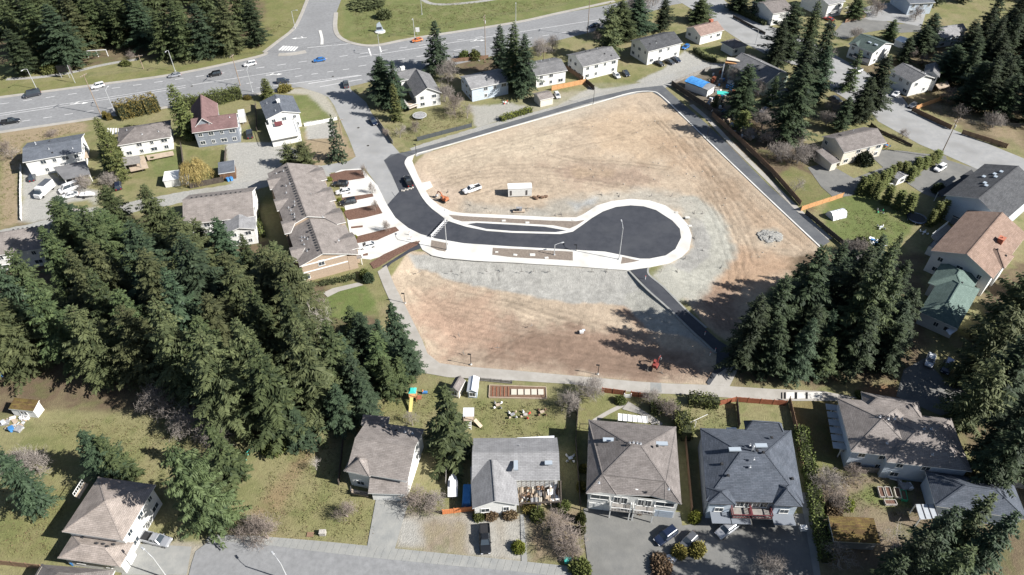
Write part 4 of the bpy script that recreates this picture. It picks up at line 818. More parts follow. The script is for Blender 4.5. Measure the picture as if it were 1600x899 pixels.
# shrubs: x, foot y, radius m, height m, leaf, label
for px, py, r, h, mt, lab in [(446,142,2.6,2.4,'golden_leaves','round olive bush at the highway corner of the grey roofed house'), (600,28,3.6,3.2,'broad_leaves','round bush on the grass above the blue signboard'), (575,8,7,2,'broad_leaves','long low bush at the top edge of the green verge'),
    (1088,862,1.6,1.9,'golden_leaves','golden round shrub between the two driveways'), (1061,866,1.45,1.8,'golden_leaves','golden shrub left of its twin on the driveway island'), (1085,812,1.3,1.7,'bright_leaves','green shrub at the head of the driveway island'), (1032,888,2.0,1.5,'dead_leaves','reddish brown shrub at the bottom of the driveway island'), (907,892,1.8,2.0,'hedge_leaves','yellow green shrub at the bottom of the planted bed'),
    (908,832,.9,2.2,'cedar_leaves','slim cypress at the right edge of the planted bed'), (908,815,.9,2.6,'cedar_leaves','slim taller cypress above its neighbour in the bed'), (810,858,1.3,1.5,'bright_leaves','small round green bush between the gravel drives'), (827,796,1.2,1.4,'golden_leaves','golden bush at the carport corner'), (840,806,1.4,1.5,'hedge_leaves','green bush left of the reddish tree'), (880,795,1.4,2.0,'hedge_leaves','green upright bush at the top of the planted bed'),
    (749,807,1.3,1.3,'hedge_leaves','left one of three clipped bushes in front of the grey roofed house'), (768,805,1.2,1.3,'dead_leaves','reddish clipped bush in front of the grey roofed house'), (796,803,1.5,1.4,'dead_leaves','brown clipped bush near the carport'), (911,735,1.0,1.5,'golden_leaves','upper small golden bush in the dark side yard'), (909,763,1.0,1.5,'golden_leaves','lower small golden bush in the dark side yard'),
    (570,432,1.2,2.0,'hedge_leaves','dark bush at the corner of the townhouse gable end'), (576,440,1.3,2.4,'spruce_needles','dark evergreen bush where the garden path starts'), (552,373,1.0,1.2,'bright_leaves','bright box shrub at the fourth driveway'), (535,330,.8,1,'bright_leaves','small bright shrub at the third mulch bed'), (516,282,.8,1,'bright_leaves','small bright shrub at the first mulch bed'), (530,314,.7,.9,'bright_leaves','small bright shrub at the second mulch bed'),
    (1350,255,2.3,3.4,'dark_needles','dark round evergreen in front of the brown roofed house'), (1345,385,2.2,2.8,'hedge_leaves','green bush at the bottom of the trampoline garden'), (1322,245,1.0,1.2,'hedge_leaves','low shrub at the porch of the brown roofed house'), (1320,790,1.6,2.0,'bright_leaves','green shrub above the mossy shed'), (1302,802,1.8,1.6,'dead_leaves','dark shrub at the mossy shed corner'), (470,690,2.0,2.2,'hedge_leaves','low green shrub below the left grove'), (430,700,2.6,2.4,'hedge_leaves','dark shrub at the bottom of the left grove'),
    (165,184,.9,2.2,'golden_leaves','small golden shrub at the utility pole foot'), (172,187,.9,2.2,'golden_leaves','second small golden shrub at the utility pole foot'), (387,155,1.5,1.4,'golden_leaves','yellowish bush at the end of the clipped hedge'), (725,92,2.4,3.0,'hedge_leaves','green bush above the dug garden bed'), (742,92,2.0,3.2,'hedge_leaves','loose bush left of the highway pole'), (1320,168,1.6,2.0,'dark_needles','small dark bush beside the street curve'), (1000,800,.8,.6,'dead_leaves','low brown shrub at the duplex front wall'), (1024,800,.8,.6,'dead_leaves','low brown shrub right of the duplex garage doors'),
    (970,628,1.2,1.5,'hedge_leaves','small shrub at the garden gate'), (1345,620,1.2,1.0,'hedge_leaves','low shrub at the right end of the path'), (80,112,3.2,2.6,'hedge_leaves','bush at the front edge of the top left wood'), (60,108,3,2.4,'broad_leaves','second bush at the front edge of the top left wood'), (196,102,2,1.6,'hedge_leaves','small bush beside the trail at the wood edge'), (1445,105,1.8,1.6,'dead_leaves','rusty bush beside the twin grey roofs'), (1466,300,2,2.4,'dark_needles','dark bush in the shade of the long dark roof'), (240,250,.9,1,'hedge_leaves','little shrub left of the green back lawn')]:
    shrub(mt, G(px, py), r, h, lab)
# ------------------------------------------------------------------ building materials
shingle('roof_taupe', (.185,.165,.153), (.225,.203,.19), stain=.3)
shingle('roof_brown', (.145,.13,.123), (.18,.163,.155), stain=.3)
shingle('roof_pale_brown', (0.222,0.189,0.167), (0.274,0.237,0.211))
shingle('roof_tan', (.255,.22,.195), (.305,.265,.238), stain=.3)
shingle('roof_grey', (0.126,0.126,0.130), (0.167,0.167,0.170))
shingle('roof_blue_grey', (0.089,0.100,0.118), (0.118,0.130,0.152))
shingle('roof_slate', (0.063,0.074,0.092), (0.089,0.100,0.122))
shingle('roof_dark', (0.056,0.058,0.063), (0.081,0.084,0.089))
shingle('roof_light_grey', (.20,.20,.205), (.24,.24,.245), stain=.25)
shingle('roof_green', (.095,.135,.12), (.12,.165,.148), stain=.2)
shingle('roof_dark_green', (0.052,0.074,0.070), (0.074,0.096,0.089), stain=.2)
shingle('roof_red', (.14,.088,.086), (.17,.11,.107))
shingle('roof_peach', (.20,.14,.11), (.25,.18,.145))
shingle('roof_mossy', (0.089,0.056,0.026), (0.126,0.096,0.030), stain=.6)
shingle('roof_pink_tan', (0.215,0.152,0.130), (0.259,0.192,0.163))
shingle('white_siding', (.60,.60,.58), (.64,.64,.62), bw=8, bh=.2, mort=.8, stain=.06)
shingle('cream_siding', (.56,.52,.44), (.60,.56,.48), bw=8, bh=.2, mort=.8, stain=.06)
shingle('tan_siding', (.34,.265,.20), (.37,.29,.22), bw=8, bh=.2, mort=.8, stain=.06)
shingle('grey_siding', (.20,.22,.25), (.23,.25,.28), bw=8, bh=.2, mort=.8, stain=.06)
shingle('blue_siding', (.42,.48,.55), (.46,.52,.58), bw=8, bh=.2, mort=.8, stain=.06)
shingle('pale_green_siding', (.42,.50,.40), (.46,.54,.44), bw=8, bh=.2, mort=.8, stain=.06)
shingle('brown_boards', (.13,.075,.045), (.18,.105,.065), bw=.2, bh=6, mort=.6, stain=.15)
M('trim', (.62,.62,.60), None, 1, .6); M('dark_trim', (.08,.075,.075), None, 1, .6); M('maroon_trim', (.12,.03,.035), None, 1, .6)
M('vent_black', (.03,.03,.032), None, 1, .6); M('vent_metal', (.55,.56,.57), None, 1, .4, metal=.6)
m_, nt_, n_, l_, b_ = nodes_of('window_glass'); b_.inputs['Base Color'].default_value = (.035,.045,.055,1); b_.inputs['Roughness'].default_value = .06; b_.inputs['Specular IOR Level'].default_value = .8
M('skylight_glass', (.30,.34,.38), None, 1, .08, spec=.8); M('cedar_wood', (.42,.22,.10), (.50,.28,.13), 1.5, .8); M('red_wood', (.22,.075,.04), (.30,.11,.06), 1.2, .85)
M('orange_wood', (.50,.17,.06), (.58,.22,.09), 1.2, .8); M('grey_wood', (.17,.16,.15), (.24,.225,.205), 1.5, .9); M('dark_wood', (.055,.045,.04), (.09,.075,.06), 1.5, .9); M('brown_wood', (.16,.10,.065), (.22,.14,.09), 1.2, .9)
M('deck_wood', (.30,.24,.18), (.38,.31,.24), 1, .85); M('pale_glass', (.30,.32,.34), (.36,.38,.40), 1, .3); M('white_vinyl', (.66,.66,.64), None, 1, .5); M('polycarbonate', (.62,.65,.68), None, 1, .25)
M('brick_red', (.30,.10,.06), (.38,.14,.09), 2, .9); M('chain_link', (.10,.11,.12), None, 1, .5, metal=.5)
# ------------------------------------------------------------------ buildings
HIDE_WIN = set()
class House:
    def __init__(s, label, A, B, C, ze, cat='house', name='house', group=None, **kw):
        a, b, c = [Vector((p.x, p.y, ze)) if isinstance(p, Vector) else G(*p, ze) for p in (A, B, C)]
        u = (b-a); L = u.length; u.normalize(); v = Vector((-u.y, u.x, 0)); W = (c-b).dot(v)
        ctr = a+u*L/2+v*W/2
        s.root = thing(name, label, cat, (ctr.x, ctr.y, 0), math.atan2(u.y, u.x), group)
        s.inv = (Matrix.Translation((ctr.x, ctr.y, 0)) @ Matrix.Rotation(math.atan2(u.y, u.x), 4, 'Z')).inverted()
        s.rooflist = []
        if kw: s.block(A, B, C, ze, **kw)
    def loc(s, p, z=None): q = s.inv @ p; return q if z is None else Vector((q.x, q.y, z))
    def px(s, x, y, z=0.0): return s.inv @ G(x, y, z)
    def block(s, A, B, C, ze, **kw):
        a, b, c = s.px(*A, ze), s.px(*B, ze), s.px(*C, ze); s.rect(a, b, c, ze, **kw)
    def rect(s, a, b, c, ze, rise=2.0, kind='gable', axis='u', oh=.5, base=0.0, wall='white_siding', roof='roof_grey', win='', nwin=3, storeys=None, th=.2, hipin=None, trim='trim', nowall=False, wall_ends=None, vents=0, pane_h=1.1):
        u = (b-a); u.z = 0; L = u.length; u.normalize(); v = Vector((-u.y, u.x, 0)); W = (c-b).dot(v)
        def pt(x, y, z): return tuple(a+u*x+v*y+Vector((0,0,z-a.z)))
        if axis == 'v':      # ridge runs from front to back: work in a turned frame
            a2 = a+u*L; u2 = v; v2 = -u
            return s._rect(a2, u2, v2, W, L, ze, rise, kind, oh, base, wall, roof, {'f':'r','r':'b','b':'l','l':'f'}, win, nwin, storeys, th, hipin, trim, nowall, vents, pane_h)
        s._rect(a, u, v, L, W, ze, rise, kind, oh, base, wall, roof, None, win, nwin, storeys, th, hipin, trim, nowall, vents, pane_h)
    def _rect(s, a, u, v, L, W, ze, rise, kind, oh, base, wall, roof, remap, win, nwin, storeys, th, hipin, trim, nowall, vents, pane_h):
        def pt(x, y, z): return tuple(a+u*x+v*y+Vector((0,0,z-a.z)))
        hi = 0 if kind == 'gable' else (hipin if hipin is not None else W/2)
        hi = min(hi, L/2-.01)
        if kind == 'flat': V = [(0,0,ze),(L,0,ze),(L,W,ze),(0,W,ze)]; F = [(0,1,2,3)]
        elif kind == 'shed': V = [(0,0,ze),(L,0,ze),(L,W,ze+rise),(0,W,ze+rise)]; F = [(0,1,2,3)]
        else: V = [(0,0,ze),(L,0,ze),(L,W,ze),(0,W,ze),(hi,W/2,ze+rise),(L-hi,W/2,ze+rise)]; F = [(0,1,5,4),(2,3,4,5)]+([(1,2,5),(3,0,4)] if kind == 'hip' else [])
        s.roof([pt(*q) for q in V], F, roof, th, trim, edge_gable=(kind == 'gable'))
        slope = rise/(W/2) if kind in ('gable','hip') else (rise/W if kind == 'shed' else 0)
        zw = ze+(slope*oh if kind in ('gable','hip','shed') else 0)-th-.02
        x0, x1, y0, y1 = oh, L-oh, oh, W-oh
        if not nowall:
            mb = MB(); k = 0
            bot = [pt(x0,y0,base), pt(x1,y0,base), pt(x1,y1,base), pt(x0,y1,base)]
            if kind == 'shed': top = [pt(x0,y0,zw), pt(x1,y0,zw), pt(x1,y1,ze+slope*y1-th-.02), pt(x0,y1,ze+slope*y1-th-.02)]
            else: top = [pt(x0,y0,zw), pt(x1,y0,zw), pt(x1,y1,zw), pt(x0,y1,zw)]
            mb.v = bot+top; mb.f = [(0,1,5,4),(2,3,7,6)]
            if kind == 'gable':
                ap = ze+rise-th-.03; mb.v += [pt(x0,W/2,ap), pt(x1,W/2,ap)]; mb.f += [(1,2,6,9,5),(3,0,4,8,7)]
            else: mb.f += [(1,2,6,5),(3,0,4,7)]
            mb.build('wall', wall, s.root, uv=True)
        ns = storeys or (2 if zw-base > 4.2 else 1)
        inv = {'f':'f','r':'r','b':'b','l':'l'} if remap is None else {'f':'l','r':'f','b':'r','l':'b'}
        sides = {'f':((x0,y0),(1,0),x1-x0,(0,-1)), 'b':((x1,y1),(-1,0),x1-x0,(0,1)), 'r':((x1,y0),(0,1),y1-y0,(1,0)), 'l':((x0,y1),(0,-1),y1-y0,(-1,0))}
        for ch in win:
            sd_ = inv[ch]; (ox, oy), (dx, dy), ln, (nx, ny) = sides[sd_]; n = nwin if ch in 'fb' else max(1, nwin-1)
            for st in range(ns):
                zc = base+(zw-base)*(st+.55)/ns
                for i in range(n):
                    t = ln*(i+.5)/n; wdt = [1.4,.9,1.7,1.1][(i+st*3) % 4]; wdt = min(wdt, ln/n*.6)
                    if random.random() < .22: continue
                    c = a+u*(ox+dx*t)+v*(oy+dy*t); c = Vector((c.x, c.y, zc)); nv = u*nx+v*ny; s.window(c, nv, wdt, pane_h)
        s.last = (a, u, v, L, W, ze, rise, kind, hi)
        for i in range(vents): s.on_roof(random.uniform(.15,.85), random.choice([random.uniform(.15,.42), random.uniform(.58,.85)]), random.choice(['roof_vent','vent_pipe']))
    def zat(s, x, y):
        a, u, v, L, W, ze, rise, kind, hi = s.last
        if kind in ('gable','hip'):
            z = ze+rise*(1-abs(y-W/2)/(W/2))
            if kind == 'hip' and hi > .1: z = min(z, ze+rise*min(x, L-x)/hi)
            return z
        return ze+(rise*y/W if kind == 'shed' else 0)
    def on_roof(s, fx, fy, what='roof_vent', size=None):
        a, u, v, L, W = s.last[:5]; x, y = fx*L, fy*W; z = s.zat(x, y); p = a+u*x+v*y; p = Vector((p.x, p.y, z)); s.put(p, what, math.atan2(u.y, u.x), size)
    def put(s, p, what, rz=0.0, size=None):
        if what == 'roof_vent': me = cached('roof_vent', lambda: MB().box((0,0,.1),(.5,.5,.32), top=(.7,.7)).mesh('roof_vent','vent_black'))
        elif what == 'vent_pipe': me = cached('vent_pipe', lambda: MB().tube((0,0,-.2),(0,0,.5),.09,.09,6).box((0,0,.0),(.4,.4,.12)).mesh('vent_pipe','vent_metal'))
        elif what == 'skylight':
            sx, sy = size or (1.2,.9); me = cached(('sk',sx,sy), lambda: MB().box((0,0,.12),(sx,sy,.3)).mesh('skylight','skylight_glass'))
        elif what == 'chimney':
            sx, sz = size or (1.0, 1.6); me = cached(('ch',sx,sz), lambda: MB().box((0,0,sz/2-.5),(sx,sx*.8,sz+1)).box((0,0,sz+.06),(sx*1.2,sx,.14)).tube((0,0,sz),(0,0,sz+.4),.15).mesh('chimney','vent_metal' if sx < .7 else 'brick_red' if sx > 1.3 else 'trim'))
        o = link(what, me, s.root); o.location = p; o.rotation_euler = (0, 0, rz); return o
    def window(s, c, nv, w, h, kind='window'):
        w, h = round(w, 1), round(h, 1); rz = math.atan2(nv.y, nv.x)+math.pi/2
        fr = cached(('frame', w, h), lambda: MB().box((-w/2-.05,0,0),(.1,.1,h+.2)).box((w/2+.05,0,0),(.1,.1,h+.2)).box((0,0,h/2+.05),(w,.1,.1)).box((0,-.03,-h/2-.05),(w+.3,.16,.1)).box((0,0,0),(.06,.08,h)).mesh('window','trim'))
        pn = cached(('pane', w, h), lambda: MB().box((0,.01,0),(w,.06,h)).mesh('pane','window_glass'))
        o = link('window', fr, s.root); o.location = c+nv.normalized()*.03; o.rotation_euler = (0,0,rz); q = link('pane', pn, o); return o
    def roof(s, V, F, mat, th=.2, trim='trim', edge_gable=True):
        """solid sloping slab: top faces, soffit and fascia"""
        mb = MB(); n = len(V); mb.v = [tuple(p) for p in V]; cnt = {}
        def up(f):
            nz = sum((V[f[i]][0]-V[f[(i+1) % len(f)]][0])*(V[f[i]][1]+V[f[(i+1) % len(f)]][1]) for i in range(len(f))); return f if nz > 0 else f[::-1]
        F = [up(tuple(f)) for f in F]
        for f in F:
            for i in range(len(f)): e = (f[i], f[(i+1) % len(f)]); cnt[e] = 1
        mb.f = [tuple(f) for f in F]
        mb.build('roof', mat, s.root, uv=True)
        fb = MB(); fb.v = [tuple(p) for p in V]+[(p[0], p[1], p[2]-th) for p in V]
        for (i, j) in cnt:
            if (j, i) not in cnt: fb.f.append((i, i+n, j+n, j))
        for f in F: fb.f.append(tuple(i+n for i in f[::-1]))
        fb.build('fascia', trim, s.root)
        # ridge caps
        rc = MB()
        for (i, j) in cnt:
            if (j, i) in cnt and i < j:
                a, b = Vector(V[i]), Vector(V[j])
                if (b-a).length > 1: rc.bar(a, b, .28, .07)
        if rc.v: rc.build('ridge_cap', mat, s.root, uv=True)
    def roof_px(s, pts, F, mat, **k): s.roof([tuple(s.px(*p)) for p in pts], F, mat, **k)
    def walls_px(s, pts, z0, z1, mat='white_siding', inset=.5):
        P_ = [s.px(*p) for p in pts]; n = len(P_); out = []
        for i in range(n):
            p, a, b = P_[i], P_[i-1], P_[(i+1) % n]; d1 = (p-a).normalized(); d2 = (b-p).normalized(); n1 = Vector((-d1.y, d1.x, 0)); n2 = Vector((-d2.y, d2.x, 0)); m = (n1+n2); m = m/(max(.3, 1+n1.dot(n2)))
            out.append(p+m*inset)
        mb = MB(); mb.v = [(p.x, p.y, z0) for p in out]+[(p.x, p.y, z1) for p in out]
        mb.f = [(i, (i+1) % n, n+(i+1) % n, n+i) for i in range(n)]; mb.build('wall', mat, s.root, uv=True); s.wl = out; return out
    def wins(s, p, q, n, zs, w=1.4, h=1.1, off=0.0):
        """a row of windows between two wall points given in the house frame"""
        d = (q-p); d.z = 0; L = d.length; d.normalize(); nv = Vector((d.y, -d.x, 0))
        for z in zs:
            for i in range(n): c = p+d*L*(i+.5)/n+nv*off; s.window(Vector((c.x, c.y, z)), nv, w, h)
    def part(s, name, mat, mb, uv=False): return mb.build(name, mat, s.root, uv=uv)
    def slab(s, name, pts, z, th, mat):
        return MB().prism([s.px(*p, z)[:2] for p in pts], z-th, z).build(name, mat, s.root)
    def rail(s, pts, z, h=.95, mat='white_vinyl', name='railing', closed=False):
        P_ = [s.px(*p, z) for p in pts]; mb = MB()
        for a, b in zip(P_[:-1], P_[1:]):
            up = Vector((0,0,h)); mb.bar(a+up, b+up, .09); mb.bar(a+up*.12, b+up*.12, .07); L = (b-a).length; n = max(1, int(L/.45))
            for i in range(n+1): p = a.lerp(b, i/n); mb.bar(p, p+up, .06)
        mb.build(name, mat, s.root)
    def posts(s, pts, z, mat='white_vinyl', w=.18):
        for p in pts: q = s.px(*p, z); MB().box((q.x, q.y, z/2),(w,w,z)).build('post', mat, s.root)
    def garage(s, c, nv, w=2.7, h=2.2, mat='trim'):
        me = cached(('gd', w, h, mat), lambda: (lambda mb: [mb.box((0,0,h*(i+.5)/4),(w,.08,h/4-.05)) for i in range(4)] and mb)(MB()).mesh('garage_door', mat))
        o = link('garage_door', me, s.root); o.location = c+nv.normalized()*.05; o.rotation_euler = (0,0,math.atan2(nv.y, nv.x)+math.pi/2)
    def door(s, c, nv, mat='dark_trim'):
        me = cached(('door', mat), lambda: MB().box((0,0,1.02),(.95,.08,2.04)).mesh('door', mat)); hd = cached('handle', lambda: MB().box((.36,-.07,1),(.06,.08,.14)).mesh('handle','vent_metal'))
        o = link('door', me, s.root); o.location = c+nv.normalized()*.04; o.rotation_euler = (0,0,math.atan2(nv.y, nv.x)+math.pi/2); link('handle', hd, o)

# --- townhouse terrace beside the street
def townhouses():
    TA = Vector((-51.9,130.2,0)); tu = Vector((.916,.402,0)); tv = Vector((-.402,.916,0)); TB = TA+tu*12.2; TC = TB+tv*43.6
    h = House('long taupe roofed townhouse terrace with tan gable end beside the four mulch beds', TA, TB, TC, 5.4, cat='townhouses', name='townhouse_terrace')
    a, b, c = [h.inv @ Vector((p.x,p.y,5.4)) for p in (TA, TB, TC)]
    v = (c-b); v.z = 0; W = (b-a).length; Lt = ((c-b).dot(Vector((0,1,0))))
    PY = .40
    # two stepped sections, ridge running away from the camera
    y0 = a.y; cut = y0+Lt*.36; x0, x1 = a.x, b.x
    h.rect(Vector((x0,y0,5.6)), Vector((x1,y0,5.6)), Vector((x1,cut,5.6)), 5.6, rise=2.1, axis='v', wall='tan_siding', roof='roof_taupe', win='', oh=.45)
    k1 = h.last
    for i in range(12): h.on_roof(.12+.07*i, .5+.045, 'roof_vent')
    for i in range(9): h.on_roof(random.uniform(.1,.9), random.uniform(.56,.8), 'vent_pipe' if i % 3 else 'roof_vent')
    h.rect(Vector((x0-.4,cut+.02,6.3)), Vector((x1-.6,cut+.02,6.3)), Vector((x1-.6,y0+Lt,6.3)), 6.3, rise=2.1, axis='v', wall='tan_siding', roof='roof_taupe', win='', oh=.45)
    for i in range(20): h.on_roof(.06+.045*i, .5+.045, 'roof_vent')
    for i in range(18): h.on_roof(random.uniform(.05,.95), random.uniform(.56,.82), 'vent_pipe' if i % 3 else 'roof_vent')
    # cross gables towards the street and the back, porch roofs, garage doors
    for ya, yb, xo, ze_ in ((y0,cut,x1,5.6),(cut+.02,y0+Lt,x1-.6,6.3)):
        h.roof([(xo-.02,ya,ze_-.01),(xo+2.4,ya,ze_-1.0),(xo+2.4,yb,ze_-1.0),(xo-.02,yb,ze_-.01)], [(0,1,2,3)], 'roof_taupe')
        MB().box((xo+.7,(ya+yb)/2,(ze_-1.15)/2),(2.2,abs(yb-ya)-.8,ze_-1.15)).build('wall','tan_siding',h.root,uv=True)
    n = 4; seg = Lt/n
    for i in range(n):
        yc = y0+seg*(i+.5); z = 5.1 if yc < cut else 5.8; ofs = 1.6 if yc < cut else 1.0
        w = 7.0; rise = 1.15
        V = [(x1+ofs+1.5,yc-w/2,z), (x1+ofs+1.5,yc+w/2,z), (x1+ofs+1.5,yc,z+rise), (x1+ofs-W*.33,yc,z+rise+.02), (x1+ofs-.9,yc-w/2,z+.02), (x1+ofs-.9,yc+w/2,z+.02)]
        h.roof(V, [(0,2,3,4),(2,1,5,3)], 'roof_taupe')
        mb = MB(); xx = x1+ofs+1.1; mb.v = [(xx,yc-w/2+.4,0),(xx,yc+w/2-.4,0),(xx,yc+w/2-.4,z-.2),(xx,yc-w/2+.4,z-.2),(xx,yc,z+rise-.4),(x1+ofs-.6,yc-w/2+.4,0),(x1+ofs-.6,yc-w/2+.4,z-.2),(x1+ofs-.6,yc+w/2-.4,0),(x1+ofs-.6,yc+w/2-.4,z-.2)]; mb.f = [(0,1,2,4,3),(5,0,3,6),(1,7,8,2)]; mb.build('wall','tan_siding',h.root,uv=True)
        e = Vector((1,0,0))
        for s_ in (-1, 1):
            h.garage(Vector((xx,yc+s_*1.4,0)), e, 2.4, 2.1); h.window(Vector((xx,yc+s_*1.4,3.9)), e, 1.3, 1.1)
        for s_ in (-1, 1):
            cy = yc+s_*(w/2+.6); MB().box((x1+ofs+.7,cy,2.75),(1.8,1.3,.15)).build('porch_roof','roof_taupe',h.root,uv=True); MB().box((x1+ofs+1.4,cy,1.35),(.16,.16,2.7)).build('post','trim',h.root); h.door(Vector((x1+ofs-.42,cy,0)), e, 'maroon_trim')
        V = [(x0-1.0,yc+2.9,z+.5), (x0-1.0,yc-2.9,z+.5), (x0-1.0,yc,z+1.6), (x0+W*.22,yc,z+1.62), (x0+.6,yc+2.9,z+.52), (x0+.6,yc-2.9,z+.52)]
        h.roof(V, [(0,2,3,4),(2,1,5,3)], 'roof_taupe')
        mb = MB(); mb.v = [(x0-.6,yc+2.3,0),(x0-.6,yc-2.3,0),(x0-.6,yc-2.3,z-.2),(x0-.6,yc+2.3,z-.2),(x0-.6,yc,z+1.3),(x0+.7,yc+2.3,0),(x0+.7,yc-2.3,0),(x0+.7,yc-2.3,z-.2),(x0+.7,yc+2.3,z-.2)]; mb.f = [(0,1,2,4,3),(0,3,8,5),(1,6,7,2)]; mb.build('wall','tan_siding',h.root,uv=True)
    f = Vector((0,-1,0)); xm = (x0+x1)/2
    h.window(Vector((xm-.8,y0+.45,4.7)), f, 1.4, 1.5); h.window(Vector((xm-5,y0+.45,1.6)), f, 1.5, 1.3)
    MB().box((xm,y0+.40,3.0),(W-1,.16,.3)).build('belt_trim','trim',h.root); MB().box((xm,y0+.38,5.25),(W-.9,.2,.28)).build('belt_trim','trim',h.root)
    for y, x in ((.36,.78),(.62,.72),(.1,.9)): p = Vector((x0+W*x, y0+Lt*y, 7.0)); h.put(p, 'vent_pipe'); 
townhouses()
# --- row houses half hidden by the left grove
h = House('long brown row house roof with a line of vents at the far left', (-20,402), (141,377), (146,341), 5.6, rise=3.2, kind='gable', roof='roof_taupe', wall='white_siding', win='f', nwin=6)
for i in range(16): h.on_roof(.25+.045*i, .56, 'roof_vent')
h.block((84,362), (118,357), (112,330), 5.6, rise=1.6, axis='v', roof='roof_taupe')
h = House('brown row house roof with white back porches behind the left grove', (286,352), (397,338), (377,295), 5.6, rise=3.2, kind='gable', roof='roof_taupe', wall='white_siding', win='fr', nwin=5)
for i in range(11): h.on_roof(.12+.07*i, .56, 'roof_vent')
h.block((350,366), (400,358), (394,338), 5.0, rise=1.2, axis='v', roof='roof_light_grey', wall='white_siding', win='f', nwin=2)
# --- left row of houses below the highway
h = House('white house with grey blue roof in the straw field at the left', (35,254), (128,238), (124,210), 5.4, rise=1.5, roof='roof_blue_grey', win='fr', nwin=5, vents=6)
h.slab('deck_roof', [(83,262),(134,251),(141,272),(100,281)], 2.8, .15, 'roof_light_grey'); h.posts([(86,263),(133,252),(139,271),(101,280)], 2.8)
h.slab('deck', [(112,236),(133,232),(139,246),(116,250)], 2.7, .2, 'deck_wood')
h = House('white walled house with hipped brown roof left of the tall cypress column', (183,228), (267,214), (252,190), 4.6, rise=2.2, kind='hip', roof='roof_brown', win='fr', nwin=4, vents=4)
h.slab('deck', [(196,249),(225,243),(232,262),(204,268)], 1.4, .2, 'deck_wood'); h.slab('patio_roof', [(190,246),(218,243),(219,255),(194,259)], 2.9, .12, 'grey_wood'); h.posts([(191,247),(217,244),(218,255),(195,259)], 2.9, 'grey_wood'); h.slab('deck', [(228,243),(270,236),(272,242),(231,250)], .8, .2, 'deck_wood')
for i in range(5): q = h.px(168+4.4*i, 205, 2.6); MB().box((q.x,q.y,2.55),(.5,4.0,.1)).build('pergola_slat','white_vinyl',h.root)
h = House('grey walled house with steep dark red gable roof', (300,208), (372,199), (368,178), 5.6, cat='house', rise=2.4, roof='roof_red', wall='grey_siding', win='fr', nwin=4, vents=3)
h.block((299,206), (343,199), (330,163), 5.2, rise=3.9, axis='v', roof='roof_red', wall='grey_siding', win='f', nwin=2)
h.slab('balcony', [(309,211),(332,207),(334,212),(311,216)], 3.2, .2, 'cedar_wood'); h.rail([(309,211),(311,216),(334,212),(332,207)], 3.2, mat='cedar_wood')
p = h.px(362,222,0); h.garage(p, Vector((0,-1,0)), 2.6, 2.2, 'red_wood'); p = h.px(345,225,0); h.door(p, Vector((0,-1,0)), 'red_wood')
h = House('white house with grey roof and white rooftop deck above the blue spruce', (416,187), (470,176), (461,149), 5.2, rise=1.7, axis='v', roof='roof_blue_grey', win='fr', nwin=3, vents=2)
h.on_roof(.55,.5,'chimney',(1.2,.6)); h.slab('deck', [(416,196),(462,187),(470,210),(424,219)], 3.2, .3, 'trim'); h.rail([(416,196),(424,219),(470,210),(462,187)], 3.2)
mb = MB(); pts = [h.px(417,198,3)[:2], h.px(424,217,3)[:2], h.px(469,208,3)[:2], h.px(461,189,3)[:2]]; mb.prism(pts, 0, 2.9).build('wall','white_siding',h.root,uv=True)
for fx in (430,443,456): q = h.px(fx,216-.2*(fx-424),0); h.garage(q+Vector((0,-.3,0)), Vector((0,-1,0)), 2.4, 2.2, 'white_vinyl')
h.slab('table', [(428,191),(440,189),(442,195),(430,197)], 3.9, .1, 'maroon_trim')
# --- top middle houses
h = House('small white house with grey gable roof behind the corner conifers', (648,152), (690,145), (664,117), 4.6, rise=2.6, axis='v', roof='roof_grey', win='fr', nwin=2)
h.block((625,127), (655,121), (648,109), 5.2, rise=2.0, axis='u', roof='roof_grey'); h.on_roof(.4,.8,'chimney',(1.3,1.6)); h.slab('deck', [(632,160),(652,154),(655,164),(640,170)], 1.6, .2, 'deck_wood'); h.rail([(632,160),(640,170),(655,164)], 1.6)
h = House('white house with light grey roof left of the three conifers', (736,140), (797,127), (789,105), 5.0, rise=1.9, roof='roof_light_grey', wall='blue_siding', win='fl', nwin=4, vents=2)
h = House('smallest of the four grey roofed white houses in the top row', (837,119), (887,110), (866,90), 4.9, rise=1.8, roof='roof_grey', win='f', nwin=3, vents=4)
h = House('white house with grey roof in the middle of the top row above the white hatchback', (911,105), (969,91), (957,69), 5.6, rise=2.2, roof='roof_grey', win='fl', nwin=4, vents=5)
h = House('white house with charcoal roof and brown gable beside three parked cars', (1013,81), (1067,67), (1050,47), 5.6, rise=2.3, roof='roof_dark', win='fl', nwin=4, vents=4)
h = House('small white house with peach coloured roof at the top', (1095,57), (1132,47), (1120,31), 3.8, rise=2.0, roof='roof_pink_tan', win='fl', nwin=3); h.on_roof(.8,.6,'chimney',(1.4,1.0))
h = House('small garage with brown hipped roof right of the peach roofed house', (1146,77), (1169,71), (1160,57), 3.2, cat='garage', rise=1.4, kind='hip', roof='roof_brown', win='f', nwin=2)
h = House('pale green gabled house behind the blue tarpaulin yard', (1198,130), (1236,116), (1186,83), 5.2, rise=2.6, axis='v', roof='roof_grey', wall='pale_green_siding', win='f', nwin=2, vents=3)
h.slab('porch_roof', [(1198,150),(1232,136),(1240,146),(1205,162)], 2.7, .15, 'roof_light_grey')
